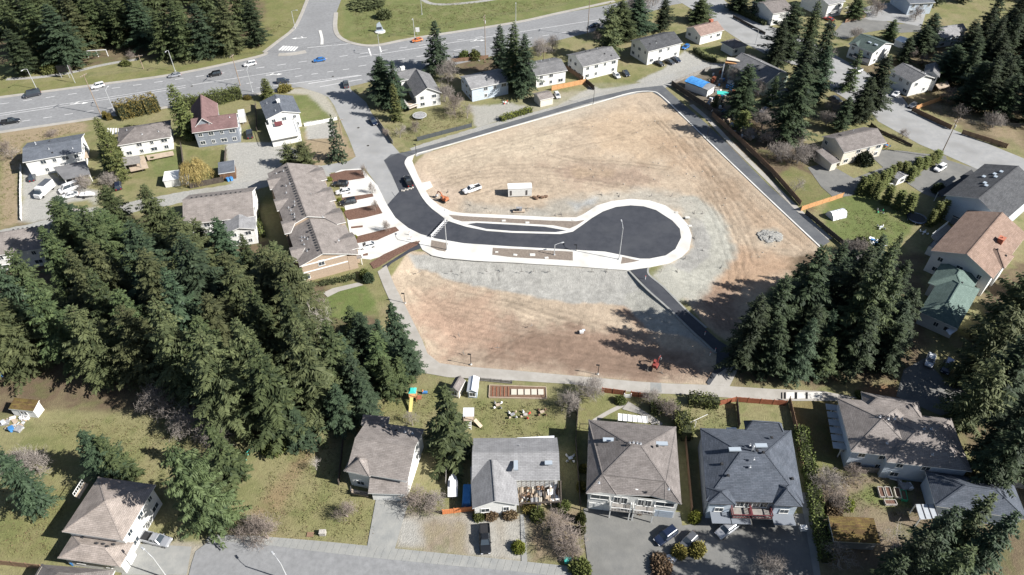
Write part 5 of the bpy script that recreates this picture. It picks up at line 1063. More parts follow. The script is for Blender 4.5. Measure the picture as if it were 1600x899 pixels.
# --- top edge, right
h = House('white house cut by the top edge beside the street', (1208,22), (1242,16), (1236,-8), 5.2, rise=2, roof='roof_brown', win='fr', nwin=2)
h = House('tall white house at the top edge above the walled lawn', (1295,8), (1322,2), (1312,-24), 6.0, rise=2, roof='roof_light_grey', win='fr', nwin=2); h.rail([(1298,22),(1325,14)], 2.5)
h = House('pale house with blue grey roof along the top edge', (1422,6), (1462,4), (1450,-16), 5.0, rise=1.6, roof='roof_blue_grey', wall='blue_siding', win='f', nwin=3)
h = House('small grey house between dark conifers in the top right', (1470,60), (1502,55), (1490,40), 4.2, rise=2.0, roof='roof_light_grey', wall='blue_siding', win='f', nwin=2)
h.block((1487,52), (1512,48), (1508,36), 4.6, rise=1.6, roof='roof_light_grey', wall='white_siding')
h = House('white house with dark green roof and two skylights', (1326,68), (1365,83), (1386,65), 5.4, rise=2.1, axis='u', roof='roof_dark_green', wall='white_siding', win='fr', nwin=3)
h.on_roof(.55,.30,'skylight'); h.on_roof(.8,.30,'skylight'); h.block((1326,70), (1343,76), (1352,62), 5.0, rise=1.6, axis='v', roof='roof_dark_green'); h.slab('porch_roof', [(1331,88),(1355,99),(1361,91),(1338,80)], 2.7, .15, 'roof_dark')
h = House('white house with twin grey roofs beside the curved street', (1390,110), (1426,130), (1448,115), 5.4, rise=1.9, axis='u', roof='roof_grey', wall='white_siding', win='fr', nwin=3, vents=2)
h.block((1443,116), (1468,121), (1490,110), 5.6, rise=1.6, axis='v', roof='roof_grey', wall='white_siding', win='f', nwin=2); q = h.px(1413,143,0); h.garage(q, Vector((0,-1,0)), 3.6, 2.2, 'dark_trim'); h.slab('deck', [(1462,132),(1480,126),(1484,134),(1468,140)], 2.6, .2, 'deck_wood')
h = House('cream house with brown gabled roof beside the fenced driveway', (1319,239), (1386,223), (1356,197), 5.0, rise=2.2, axis='u', roof='roof_brown', wall='cream_siding', win='fl', nwin=4, vents=3)
h.block((1300,257), (1313,253), (1298,232), 2.9, kind='shed', rise=.9, roof='roof_brown', wall='cream_siding')
# --- right side big houses
h = House('large pale blue house with charcoal gable roof and six skylights', (1475,305), (1568,347), (1640,298), 7.0, rise=3.2, axis='v', roof='roof_dark', wall='blue_siding', win='f', nwin=2, storeys=1)
for fx, fy in ((.35,.60),(.42,.66),(.62,.62),(.70,.68),(.78,.63),(.60,.78)): h.on_roof(fx, fy, 'skylight', (1.1,.8))
h.slab('carport_roof', [(1465,300),(1502,278),(1508,284),(1472,308)], 3.0, .2, 'roof_dark'); h.posts([(1466,301),(1501,279)], 3.0); h.slab('carport_roof', [(1500,276),(1518,265),(1522,270),(1506,281)], 3.0, .2, 'roof_dark')
h = House('large pale house with peach brown roof and chimney', (1454,392), (1552,436), (1608,368), 6.4, rise=3.2, axis='v', roof='roof_peach', wall='white_siding', win='f', nwin=3)
h.on_roof(.55,.25,'chimney',(1.5,1.2)); h.block((1520,398), (1570,420), (1585,400), 6.5, rise=1.8, axis='u', kind='hip', roof='roof_peach'); h.slab('deck', [(1455,370),(1480,350),(1487,356),(1463,378)], 3.0, .2, 'grey_wood'); h.rail([(1455,370),(1480,350)], 3.0)
for fx, fy in ((.2,.55),(.5,.52),(.25,.8),(.8,.6)): h.on_roof(fx, fy, 'roof_vent')
h = House('green roofed house behind the right hand grove', (1436,487), (1497,514), (1541,456), 3.9, rise=2.4, kind='hip', axis='v', roof='roof_green', wall='white_siding', win='fr', nwin=3, hipin=4.5)
h.block((1450,442), (1511,468), (1538,434), 3.95, rise=2.35, axis='v', kind='hip', roof='roof_green', wall='white_siding'); h.slab('porch_roof', [(1478,516),(1492,508),(1496,516),(1484,524)], 2.8, .15, 'polycarbonate'); h.on_roof(.3,.3,'roof_vent')
# --- bottom row
h = House('white house with taupe roof and garage at the head of the concrete driveway', (541,737), (637,752), (652,669), 5.4, kind='gable', rise=2.3, axis='u', roof='roof_taupe', win='f', nwin=2, oh=.5)
for fx, fy in ((.2,.86),(.45,.87),(.56,.85),(.72,.84),(.85,.83),(.35,.88)): h.on_roof(fx, fy, 'roof_vent' if fx < .7 else 'vent_pipe')
h.block((537,736), (578,745), (585,716), 5.3, rise=1.9, kind='hip', axis='v', roof='roof_taupe', wall='white_siding', win='f', nwin=1)
h.block((575,771), (636,773), (637,750), 3.1, rise=1.3, kind='shed', roof='roof_taupe', wall='white_siding'); h.block((564,664), (606,668), (606,655), 5.2, rise=.8, kind='shed', roof='roof_brown', nowall=True)
q = h.px(608,779,0); h.garage(q+Vector((0,.2,0)), Vector((0,-1,0)), 4.6, 2.2, 'blue_siding'); h.slab('deck', [(549,764),(575,769),(575,776),(549,771)], .8, .2, 'deck_wood'); h.rail([(549,764),(549,771),(575,776)], .8, mat='dark_trim')
h = House('white walled house with pale grey roof and a cluttered timber carport', (737,751), (875,750), (869,684), 3.6, rise=2.0, axis='u', roof='roof_light_grey', win='', oh=.4)
h.block((738,795), (811,789), (808,724), 3.5, rise=1.9, axis='v', roof='roof_light_grey', wall='white_siding', win='f', nwin=2, storeys=1, oh=.4)
h.last = h.last; P0_ = [h.px(x_, y_, 5.2) for x_, y_ in ((806,728),(857,724))]
h.put(P0_[0], 'skylight', 0, (.8,2.0)); h.put(P0_[1], 'skylight', 0, (1.4,.8)); h.put(h.px(812,698,4.6),'vent_pipe'); h.put(h.px(858,705,4.5),'roof_vent'); h.put(h.px(802,709,4.6),'roof_vent'); h.put(h.px(747,713,4.3),'roof_vent')
h.posts([(811,787),(840,786),(876,784),(877,752)], 3.3, 'dark_wood')
mb = MB(); A_ = h.px(811,787,3.3); B_ = h.px(877,784,3.3); C_ = h.px(876,752,3.3); D_ = h.px(811,752,3.3)
mb.bar(A_,B_,.2); mb.bar(B_,C_,.2); mb.build('carport_frame','dark_wood',h.root)
for i in range(9):
    t = (i+.5)/9; MB().bar(A_.lerp(B_,t)+Vector((0,0,.15)), D_.lerp(C_,t)+Vector((0,0,.15)), .1, .16).build('carport_rafter','dark_wood',h.root)
h.slab('patio_roof', [(808,684),(866,681),(866,684.5),(808,688)], 2.9, .1, 'polycarbonate')
# big brown duplex
h = House('big brown roofed duplex with white twin balconies above the shared driveway', (916,771), (1065,788), (1056,668), 5.8, cat='duplex', name='duplex_house')
pts = [(920,656,5.8),(1056,667,5.8),(1065,788,5.8),(1040,781,5.8),(1017,775,5.8),(964,773,5.8),(941,770,5.8),(916,771,5.8),(987,696,9.2),(1003,698,9.2),(942,741,7.4),(1040,752,7.4)]
h.roof_px(pts, [(0,8,10),(0,10,7),(7,10,6),(6,10,5),(5,10,11,4),(10,8,9,11),(4,11,3),(3,11,2),(2,11,1),(1,11,9),(1,9,8,0)], 'roof_brown')
wl_ = h.walls_px([(916,771,5.8),(1065,788,5.8),(1056,668,5.8),(920,656,5.8)], 0, 5.6)
f = (wl_[1]-wl_[0]); fn = Vector((f.y, -f.x, 0)).normalized()
def onf(t, z, o=0.0): q = wl_[0]+f*t+fn*o; return Vector((q.x, q.y, z))
for t in (.13,.86): h.window(onf(t,4.3), fn, 3.2, 1.2)
for t in (.40,.60,.33,.67): h.window(onf(t,4.0), fn, 1.2, 1.8)
for t in (.10,.27,.73,.9): h.garage(onf(t,0), fn, 2.6, 2.2, 'white_vinyl' if t < .5 else 'blue_siding')
for t in (.45,.55): h.door(onf(t,0), fn, 'dark_trim')
for a_, b_ in ((.25,.49),(.51,.75)):
    mb = MB(); q = [onf(a_,0), onf(b_,0), onf(b_,0,1.6), onf(a_,0,1.6)]; mb.prism([p[:2] for p in q][::-1], 2.7, 2.95).build('balcony','grey_wood',h.root)
    mb = MB(); e = [onf(a_,0,.1), onf(a_,0,1.55), onf(b_,0,1.55), onf(b_,0,.1)]
    for k in range(3):
        A_, B_ = e[k]+Vector((0,0,3.9)), e[k+1]+Vector((0,0,3.9)); mb.bar(A_, B_, .08); 
        for i in range(7): p = A_.lerp(B_, i/6); mb.bar(p-Vector((0,0,1)), p, .05)
    mb.build('railing','white_vinyl',h.root)
    for t in (a_+.01, b_-.01): q = onf(t,0,1.45); MB().box((q.x,q.y,2.8),(.2,.2,5.6)).build('post','trim',h.root)
for x_, y_, k in ((952,688,'skylight'),(1033,694,'skylight'),(1027,697,'roof_vent'),(984,693,'vent_pipe'),(990,692,'vent_pipe'),(996,693,'vent_pipe'),(1001,694,'vent_pipe'),(980,696,'roof_vent'),(964,687,'roof_vent'),(936,755,'vent_pipe'),(1045,765,'vent_pipe'),(933,695,'roof_vent')):
    q = h.px(x_, y_, 8.9 if k != 'skylight' else 7.6); h.put(q, k, .1, (2.4,.8) if k == 'skylight' else None)
# white flat garden roof behind the duplex
h.slab('patio_roof', [(966,646),(1011,651),(1013,661),(966,657)], 3.0, .12, 'white_vinyl')
for i in range(7): a_ = h.px(966+7.5*i, 646+.8*i, 3.06); b_ = h.px(966+7.7*i, 657+.6*i, 3.06); MB().bar(a_, b_, .08, .1).build('patio_rafter','trim',h.root)
h.posts([(967,647),(1010,652)], 2.9)
# slate duplex
h = House('slate blue roofed duplex with dark red balcony rails', (1104,782), (1256,787), (1236,672), 5.8, cat='duplex', name='duplex_house')
pts = [(1094,669,5.8),(1150,672,5.8),(1200,661,5.8),(1236,673,5.8),(1256,787,5.8),(1212,784,5.8),(1150,779,5.8),(1104,783,5.8),(1160,703,9.0),(1146,726,8.2),(1186,773,5.9),(1150,776,5.9),(1205,700,9.0),(1228,757,7.4)]
h.roof_px([(1094,669,5.8),(1236,673,5.8),(1256,787,5.8),(1104,783,5.8),(1158,706,8.6),(1196,708,8.6)], [(3,2,5,4),(1,0,4,5),(0,3,4),(2,1,5)], 'roof_slate', trim='dark_trim')
wl_ = h.walls_px([(1104,783,5.8),(1256,787,5.8),(1236,673,5.8),(1094,669,5.8)], 0, 5.6, 'grey_siding')
h.block((1107,787), (1150,789), (1148,763), 5.9, rise=1.3, kind='hip', axis='v', roof='roof_slate', wall='blue_siding', win='f', nwin=1, trim='dark_trim', storeys=1)
h.block((1210,790), (1254,792), (1250,752), 5.9, rise=1.5, kind='hip', axis='v', roof='roof_slate', wall='blue_siding', win='f', nwin=1, trim='dark_trim', storeys=1)
h.block((1165,672), (1225,676), (1222,662), 5.9, rise=1.6, kind='hip', roof='roof_slate', wall='blue_siding', trim='dark_trim')
f = (wl_[1]-wl_[0]); fn = Vector((f.y, -f.x, 0)).normalized()
for t in (.45,.36,.54,.62): h.window(onf(t,4.2), fn, 1.3, 1.5)
for t in (.4,.6): h.garage(onf(t,0), fn, 2.7, 2.2, 'blue_siding')
for a_, b_ in ((.27,.47),(.48,.70)):
    mb = MB(); q = [onf(a_,0), onf(b_,0), onf(b_,0,2.0), onf(a_,0,2.0)]; mb.prism([p[:2] for p in q][::-1], 2.7, 2.95).build('balcony','grey_wood',h.root); mb = MB(); e = [onf(a_,0,.1), onf(a_,0,1.95), onf(b_,0,1.95), onf(b_,0,.1)]
    for k in range(3):
        A_, B_ = e[k]+Vector((0,0,3.9)), e[k+1]+Vector((0,0,3.9)); mb.bar(A_, B_, .14); mb.bar(A_-Vector((0,0,.9)), B_-Vector((0,0,.9)), .1)
        for i in range(7): p = A_.lerp(B_, i/6); mb.bar(p-Vector((0,0,1)), p, .06)
    mb.build('railing','maroon_trim',h.root)
for a_, b_ in ((.04,.25),(.26,.47),(.72,.96)):
    q = [onf(a_,0,.1), onf(b_,0,.1), onf(b_,0,2.9), onf(a_,0,2.9)]; MB().prism([p[:2] for p in q][::-1], 2.35, 2.5).build('garage_canopy','grey_siding',h.root)
for x_, y_, z_, k in ((1148,703,8.6,'skylight'),(1189,697,8.8,'skylight'),(1172,696,8.8,'vent_pipe'),(1178,718,8.9,'vent_pipe'),(1172,730,8.1,'vent_pipe'),(1183,704,9,'roof_vent'),(1193,707,9,'roof_vent'),(1128,725,7.4,'roof_vent'),(1138,743,7.6,'roof_vent'),(1206,684,7.4,'roof_vent'),(1238,748,6.8,'roof_vent'),(1176,702,9.0,'chimney')):
    h.put(h.px(x_, y_, z_), k, .05, (2.2,.8) if k == 'skylight' else (.4,.8))
h.slab('patio_roof', [(1134,668),(1150,668),(1152,671),(1136,671)], 2.9, .1, 'white_vinyl')
# right hand big duplex
h = House('large brown duplex with pale strip roofs and white pergola, half in tree shade', (1329,709), (1512,736), (1500,655), 5.8, cat='duplex', name='duplex_house')
h.block((1330,706), (1440,718), (1428,634), 5.8, rise=2.7, kind='hip', axis='u', roof='roof_taupe', wall='blue_siding', win='f', nwin=3); h.block((1386,722), (1519,737), (1492,655), 5.75, rise=2.6, kind='hip', axis='u', roof='roof_taupe', wall='blue_siding', win='f', nwin=3)
h.block((1350,640), (1442,656), (1438,628), 5.9, rise=1.5, kind='hip', axis='u', roof='roof_taupe', wall='blue_siding')
for x_, y_, z_ in ((1388,655,8.6),(1398,655,8.6),(1409,655,8.6),(1444,671,8),(1455,671,8),(1375,652,8.4),(1386,693,7),(1457,711,7.2)): h.put(h.px(x_, y_, z_), 'vent_pipe')
for i in range(6): a_ = h.px(1301+2.2*i, 637+12*i, 3.0); MB().box((a_.x,a_.y,3.0),(2.6,1.5,.12)).build('pergola_panel','pale_glass',h.root)
h.posts([(1302,636),(1316,700),(1322,690)], 3.0); h.slab('deck', [(1300,648),(1310,646),(1326,702),(1316,706)], 2.0, .2, 'deck_wood'); h.rail([(1300,648),(1316,706)], 2.0)
# slate blue roof house at bottom right
h = House('house with dark slate roof and glass patio cover behind the bottom right conifers', (1462,791), (1606,812), (1598,757), 4.0, rise=2.4, kind='hip', roof='roof_slate', wall='blue_siding', win='', hipin=5, trim='trim')
h.slab('patio_roof', [(1430,788),(1459,788),(1468,810),(1437,812)], 2.9, .08, 'pale_glass'); h.posts([(1431,789),(1438,811),(1467,809)], 2.9)
for i in range(4): a_ = h.px(1430+9.7*i, 788, 2.95); b_ = h.px(1437+10.3*i, 811, 2.95); MB().bar(a_, b_, .09, .1).build('patio_rafter','dark_trim',h.root)
h = House('low open shed with mossy rusty brown roof beside the ivy hedge', (1303,846), (1376,850), (1366,813), 2.8, cat='shed', name='garden_shed', kind='shed', rise=.7, roof='roof_mossy', wall='grey_siding', oh=.3)
# bottom left
h = House('big corner house with tan hipped roof and pale gutters at the bottom left', (97,831), (192,845), (231,756), 5.8, kind='hip', rise=2.2, axis='v', roof='roof_tan', wall='white_siding', win='r', nwin=4, hipin=6)
h.block((90,872), (188,886), (205,848), 3.6, kind='hip', rise=1.3, axis='u', roof='roof_tan', wall='white_siding', win='f', nwin=2, hipin=3.4); h.slab('deck', [(196,846),(210,820),(218,822),(202,858)], 2.6, .2, 'deck_wood'); h.rail([(202,858),(218,822),(228,790)], 2.6)
h.slab('balcony', [(117,776),(131,754),(138,756),(124,779)], 3.0, .2, 'deck_wood'); h.rail([(117,776),(131,754)], 3.0)
for fx, fy in ((.7,.6),(.6,.7),(.5,.68),(.75,.75),(.2,.9)): h.on_roof(fx, fy, 'roof_vent')
h = House('pinkish brown roofed house cut by the bottom edge at the left', (42,920), (160,930), (162,890), 4.0, rise=2.0, kind='hip', roof='roof_brown', wall='cream_siding', hipin=5)
# ------------------------------------------------------------------ vehicles
def paint(name, c, metal=.3):
    m, nt, n, l, b = nodes_of(name); b.inputs['Base Color'].default_value = (*c,1); b.inputs['Metallic'].default_value = metal; b.inputs['Roughness'].default_value = .35; b.inputs['Coat Weight'].default_value = .6; b.inputs['Coat Roughness'].default_value = .08
for nm, c in dict(white=(.62,.62,.62), black=(.012,.013,.015), dark=(.03,.035,.045), silver=(.36,.37,.39), blue=(.02,.13,.38), navy=(.010,.017,.04), red=(.35,.03,.02), orange=(.50,.14,.03), grey=(.12,.125,.135), pale=(.50,.52,.54), teal=(.05,.25,.30)).items(): paint('paint_'+nm, c, .5 if nm in ('silver','grey') else .15)
M('tyre', (.02,.02,.02), None, 1, .9); M('hub_metal', (.4,.4,.42), None, 1, .3, metal=.8); M('lamp_clear', (.6,.6,.62), None, 1, .1); M('lamp_red', (.4,.01,.01), None, 1, .2)
M('plastic_black', (.02,.02,.022), None, 1, .6); M('machine_orange', (.36,.13,.06), (.28,.10,.05), 2, .6); M('machine_red', (.22,.05,.04), (.16,.035,.03), 2, .6); M('steel', (.35,.36,.37), (.28,.29,.3), 2, .5, metal=.5)
M('galvanised', (.5,.51,.52), None, 1, .45, metal=.4); M('pole_wood', (.20,.15,.11), (.27,.21,.16), 2, .9); M('lamp_black', (.012,.012,.013), None, 1, .5); M('tarp_blue', (.04,.17,.42), (.06,.22,.48), 1.5, .5, bump=.5, bscale=2)
M('teal_plastic', (.05,.42,.36), None, 1, .4); M('yellow_plastic', (.50,.42,.15), None, 1, .4); M('red_plastic', (.5,.06,.05), None, 1, .4); M('blue_plastic', (.05,.17,.38), None, 1, .4); M('green_plastic', (.04,.3,.15), None, 1, .4); M('white_plastic', (.62,.62,.62), None, 1, .4)
M('soil', (.12,.075,.05), (.17,.11,.075), 3, .95, bump=.5); M('stone', (.30,.28,.25), (.38,.36,.33), 2, .9, bump=.5); M('junk_grey', (.16,.16,.17), (.3,.3,.3), 2, .8)
CARS = {  # length, width, height, belt height, cabin foot (rear, front), cabin top (rear, front)
 'sedan': (4.6,1.8,1.45,.92,(-1.95,1.15),(-1.15,.25)), 'hatch': (4.1,1.75,1.5,.92,(-1.95,1.05),(-1.5,.2)), 'suv': (4.7,1.9,1.75,1.05,(-2.25,1.1),(-1.95,.4)), 'van': (5.7,2.1,2.3,1.3,(-2.8,2.1),(-2.6,1.2)), 'pickup': (5.6,1.95,1.8,1.05,(-.75,1.35),(-.55,.65))}
def car_meshes(kind, colour):
    L, W, H, zb, (r0, r1), (t0, t1) = CARS[kind]; w = W/2; mb = MB(); secs = []
    xs = [(-L/2,.45,.72*zb,.80),(-L/2+.12,.3,.92*zb,.93),(-L/2+.9,.24,zb,1),(0,.22,zb,1),(L/2-1.2,.24,.97*zb,1),(L/2-.35,.28,.86*zb,.95),(L/2-.05,.36,.72*zb,.84),(L/2,.45,.6*zb,.76)]
    if kind == 'pickup': xs[2] = (-L/2+.9,.3,zb,1)
    for x, lo, hi, k in xs:
        ww = w*k; k0 = len(mb.v); mb.v += [(x,-ww*.9,lo),(x,-ww,lo+.15),(x,-ww,hi-.12),(x,-ww*.88,hi),(x,ww*.88,hi),(x,ww,hi-.12),(x,ww,lo+.15),(x,ww*.9,lo)]; secs.append(k0)
    for a, b in zip(secs[:-1], secs[1:]):
        for i in range(8): j = (i+1) % 8; mb.f.append((a+i, a+j, b+j, b+i))
    mb.f.append(tuple(secs[0]+i for i in range(8))[::-1]); mb.f.append(tuple(secs[-1]+i for i in range(8)))
    if kind == 'pickup':
        for y in (-w+.1, w-.1): mb.box((-1.8,y,zb+.05),(1.9,.12,.3))
        mb.box((-L/2+.12,0,zb+.05),(.1,W-.2,.3))
    mb.f = [tuple(f[::-1]) for f in mb.f[:len(secs)*8-8]]+mb.f[len(secs)*8-8:]
    body = mb.mesh('body', 'paint_'+colour)
    g = MB(); yb, yt = w*.86, w*.68
    g.quad_box([(r0,-yb,zb-.04),(r1,-yb,zb-.04),(r1,yb,zb-.04),(r0,yb,zb-.04),(t0,-yt,H-.05),(t1,-yt,H-.05),(t1,yt,H-.05),(t0,yt,H-.05)]); glass = g.mesh('windows','window_glass')
    r = MB(); r.quad_box([(t0-.05,-yt-.03,H-.07),(t1+.06,-yt-.03,H-.07),(t1+.06,yt+.03,H-.07),(t0-.05,yt+.03,H-.07),(t0+.08,-yt+.08,H),(t1-.08,-yt+.08,H),(t1-.08,yt-.08,H),(t0+.08,yt-.08,H)])
    for s in (-1, 1):
        for fb, tb in ((r0,t0),(r1,t1),((r0+r1)/2-.1,(t0+t1)/2)): r.bar((fb,s*yb,zb),(tb,s*(yt+.01),H-.04),.09)
    roof = r.mesh('roof','paint_'+colour)
    wh = MB().tube((0,-.1,0),(0,.1,0),.34,n=12).mesh('wheel','tyre'); hb = MB().tube((0,-.12,0),(0,.12,0),.19,n=8).mesh('hub','hub_metal')
    hl = MB().box((0,0,0),(.14,.34,.16)).mesh('headlight','lamp_clear'); tl = MB().box((0,0,0),(.12,.26,.22)).mesh('tail_light','lamp_red'); mi = MB().box((0,0,0),(.12,.2,.14)).mesh('mirror','paint_'+colour)
    bed = MB().box((-1.8,0,zb+.012),(1.75,W-.42,.03)).mesh('cargo_bed','plastic_black') if kind == 'pickup' else None
    return body, glass, roof, wh, hb, hl, tl, mi, bed
def car(kind, colour, front, rear, label, cat=None, z=.02):
    f, r = G(*front), G(*rear); c = (f+r)/2; d = f-r; L, W, H, zb = CARS[kind][:4]
    body, glass, roof, wh, hb, hl, tl, mi, bed = cached((kind, colour), lambda: car_meshes(kind, colour))
    root = thing({'van':'van','pickup':'pickup_truck'}.get(kind,'car'), label, cat or {'van':'van','pickup':'pickup truck','suv':'car'}.get(kind,'car'), (c.x, c.y, z), math.atan2(d.y, d.x))
    link('body', body, root); link('windows', glass, root); link('roof', roof, root)
    if bed: link('cargo_bed', bed, root)
    for x in (-L/2+.85, L/2-.85):
        for y in (-W/2+.08, W/2-.08): o = link('wheel', wh, root); o.location = (x,y,.34); link('hub', hb, o)
    for y in (-W/2+.34, W/2-.34):
        o = link('headlight', hl, root); o.location = (L/2-.06,y,.62*zb+.02); o = link('tail_light', tl, root); o.location = (-L/2+.03,y,.66*zb)
    for y in (-W/2-.04, W/2+.04): o = link('mirror', mi, root); o.location = (CARS[kind][4][1]-.35,y,zb+.05)
    return root
for a in [
 ('van','dark',(36,154),(67,147),'dark grey van driving on the highway at the far left'), ('suv','white',(141,140),(166,134),'white car on the highway left of the silver one'), ('sedan','silver',(262,122),(285,118),'silver sedan on the highway above the golden hedge'),
 ('suv','black',(323,121),(350,116),'black car on the highway above the clipped hedge'), ('suv','white',(378,105),(404,100),'white car on the highway nearest the side road mouth'), ('sedan','blue',(487,98),(512,94),'bright blue car on the highway at the junction'),
 ('sedan','orange',(642,67),(662,63),'orange taxi coloured car on the highway behind the pyramid spruce'), ('suv','dark',(456,128),(430,131),'dark car in the near highway lane above the olive bush'), ('pickup','black',(34,190),(2,195),'black pickup on the highway at the left edge'),
 ('pickup','grey',(540,129),(542,139),'dark pickup waiting at the street mouth'), ('sedan','navy',(587,197),(580,188),'dark blue car parked in the street below the slim cypress'), ('sedan','navy',(918,44),(940,40),'dark blue car on the highway partly behind top trees'),
 ('hatch','dark',(52,274),(51,286),'dark hatchback parked nearest the straw field fence'), ('van','white',(95,303),(125,292),'long white van on the gravel beside the camper'), ('sedan','white',(97,311),(124,305),'white sedan in front of the long white van'), ('pickup','pale',(104,282),(132,274),'pale car tucked under the white patio roof'),
 ('suv','navy',(184,284),(187,302),'dark navy car beside the tip of the left grove'), ('pickup','dark',(389,204),(392,220),'dark pickup parked right of the red roofed house'), ('suv','black',(521,290),(544,291),'black car in the first townhouse driveway'),
 ('sedan','white',(525,304),(550,300),'white car in the first driveway below the black one'), ('suv','black',(532,321),(557,316),'black car in the second townhouse driveway'), ('sedan','white',(562,389),(586,384),'white car in the lowest townhouse driveway'), ('pickup','black',(634,276),(643,296),'black pickup on the new road beside the driveway bump'),
 ('pickup','white',(724,303),(751,294),'white pickup parked on the bare earth by the container'), ('hatch','white',(968,125),(958,116),'white hatchback on the grass in front of the middle white house'), ('sedan','dark',(982,122),(974,112),'dark car parked right of the white hatchback'),
 ('sedan','black',(1036,105),(1024,98),'black car, first of three by the charcoal roofed house'), ('sedan','dark',(1052,102),(1040,96),'dark car, middle of three by the charcoal roofed house'), ('sedan','navy',(1062,99),(1050,92),'dark blue car, right of three by the charcoal roofed house'), ('hatch','white',(873,156),(868,147),'small white car beside the taupe roofed lane shed'),
 ('pickup','white',(1324,118),(1349,110),'white pickup on the driveway below the dark green roof'), ('sedan','grey',(1418,171),(1434,163),'dark silver car at the curved street fence'), ('suv','white',(1460,270),(1475,261),'white car on the driveway above the cypress columns'),
 ('sedan','pale',(1449,574),(1455,557),'pale blue car, first of three shaded by the grove'), ('suv','navy',(1474,585),(1482,567),'navy car, middle of three shaded by the grove'), ('suv','silver',(1499,592),(1509,575),'silver car, right of three shaded by the grove'), ('suv','black',(1505,670),(1500,652),'black car hidden in shade beside the big brown duplex'),
 ('suv','navy',(1026,850),(1053,830),'dark blue car parked on the double driveway'), ('suv','silver',(1121,840),(1148,820),'silver car parked in front of the slate duplex'), ('pickup','black',(759,866),(757,825),'black pickup on the gravel drive below the carport house'), ('pickup','silver',(263,850),(229,842),'silver pickup in the driveway under the broad corner tree'),
 ('hatch','grey',(1068,855),(1083,840),'small grey car loaded with white things on the driveway island'), ('sedan','white',(1395,152),(1404,146),'white car behind the conifer by the curved street'), ('sedan','dark',(1290,38),(1305,45),'dark car under the tall conifers at the top right'), ('sedan','red',(1288,30),(1300,34),'red car under the tall conifers at the top right'),
 ('van','white',(1392,6),(1405,2),'white van at the top edge by the street'), ('sedan','white',(1555,68),(1566,65),'white car in the top right wood'), ('hatch','white',(1597,580),(1599,560),'white car just inside the right edge'), ('hatch','blue',(1068,78),(1074,74),'small light blue car beside the charcoal roofed house'), ('sedan','silver',(1190,178),(1198,172),'silver car behind the junk yard tree'), ('sedan','dark',(1310,160),(1300,155),'dark blue car behind the tall dark conifers'), ('hatch','pale',(1228,170),(1222,178),'pale car among the leafless trees by the junk yard')]:
    car(*a)
def at(px, py, label, cat, name, rz=0.0, group=None): g = G(px, py); return thing(name, label, cat, (g.x, g.y, 0), rz, group)
def P1(root, name, mat, mb, uv=False): return mb.build(name, mat, root, uv=uv)
# camper truck
r = at(72,302,'white camper truck with blue grey roof on the gravel','camper','camper_truck',-1.75)
P1(r,'body','paint_white',MB().box((-.6,0,1.75),(5.2,2.2,2.3)).box((2.6,0,1.0),(1.6,1.9,1.1))); P1(r,'roof','roof_blue_grey',MB().box((-1.2,0,2.96),(3.6,2.0,.12))); P1(r,'windows','window_glass',MB().quad_box([(1.9,-.9,1.5),(3.0,-.9,1.5),(3.0,.9,1.5),(1.9,.9,1.5),(1.9,-.8,2.3),(2.4,-.8,2.3),(2.4,.8,2.3),(1.9,.8,2.3)]))
for x in (-2,2.3):
    for y in (-.95,.95): P1(r,'wheel','tyre',MB().tube((x,y-.12,.38),(x,y+.12,.38),.38,n=10))
r = at(380,188,'white cargo trailer parked beside the red roofed house','trailer','cargo_trailer',-1.25); P1(r,'body','paint_white',MB().box((0,0,1.6),(5.2,2.2,2.2),top=(.98,.96))); P1(r,'hitch','steel',MB().bar((2.6,0,.5),(3.6,0,.5),.12))
for y in (-1.05,1.05): P1(r,'wheel','tyre',MB().tube((0,y-.1,.38),(0,y+.1,.38),.38,n=10))
def boat(px, py, rz, label, hull='white_plastic', L=5.0):
    r = at(px, py, label, 'boat', 'boat', rz); mb = MB(); pts = [(-L/2,.9),(-L/2,-.9),(L*.15,-.95),(L*.38,-.6),(L/2,0),(L*.38,.6),(L*.15,.95)]
    k = len(pts); mb.v = [(x,y,1.15) for x, y in pts]+[(x*.9,y*.55,.5) for x, y in pts]; mb.f = [tuple(range(k)), tuple(range(2*k-1,k-1,-1))]+[(i,i+k,(i+1)%k+k,(i+1)%k) for i in range(k)]
    P1(r,'hull',hull,mb); P1(r,'cabin','white_plastic',MB().box((.2,0,1.4),(1.6,1.2,.6),top=(.7,.8))); P1(r,'trailer_frame','steel',MB().bar((-L/2,0,.42),(L/2+1,0,.42),.14).bar((-1,-.8,.42),(-1,.8,.42),.1))
    for y in (-.85,.85): P1(r,'wheel','tyre',MB().tube((-1,y-.1,.3),(-1,y+.1,.3),.3,n=10))
boat(708,763,1.62,'white boat on a trailer beside the pale grey roofed house'); boat(139,308,.1,'small white boat left of the tip of the left grove',L=4.2)
r = at(730,778,'small trailer under a blue cover beside the white boat','trailer','utility_trailer',1.57); P1(r,'cover','tarp_blue',MB().box((0,0,.95),(4.4,1.8,1.0),top=(.9,.75))); P1(r,'frame','steel',MB().bar((-2.2,0,.4),(3,0,.4),.12))
for y in (-.8,.8): P1(r,'wheel','tyre',MB().tube((0,y-.1,.3),(0,y+.1,.3),.3,n=10))
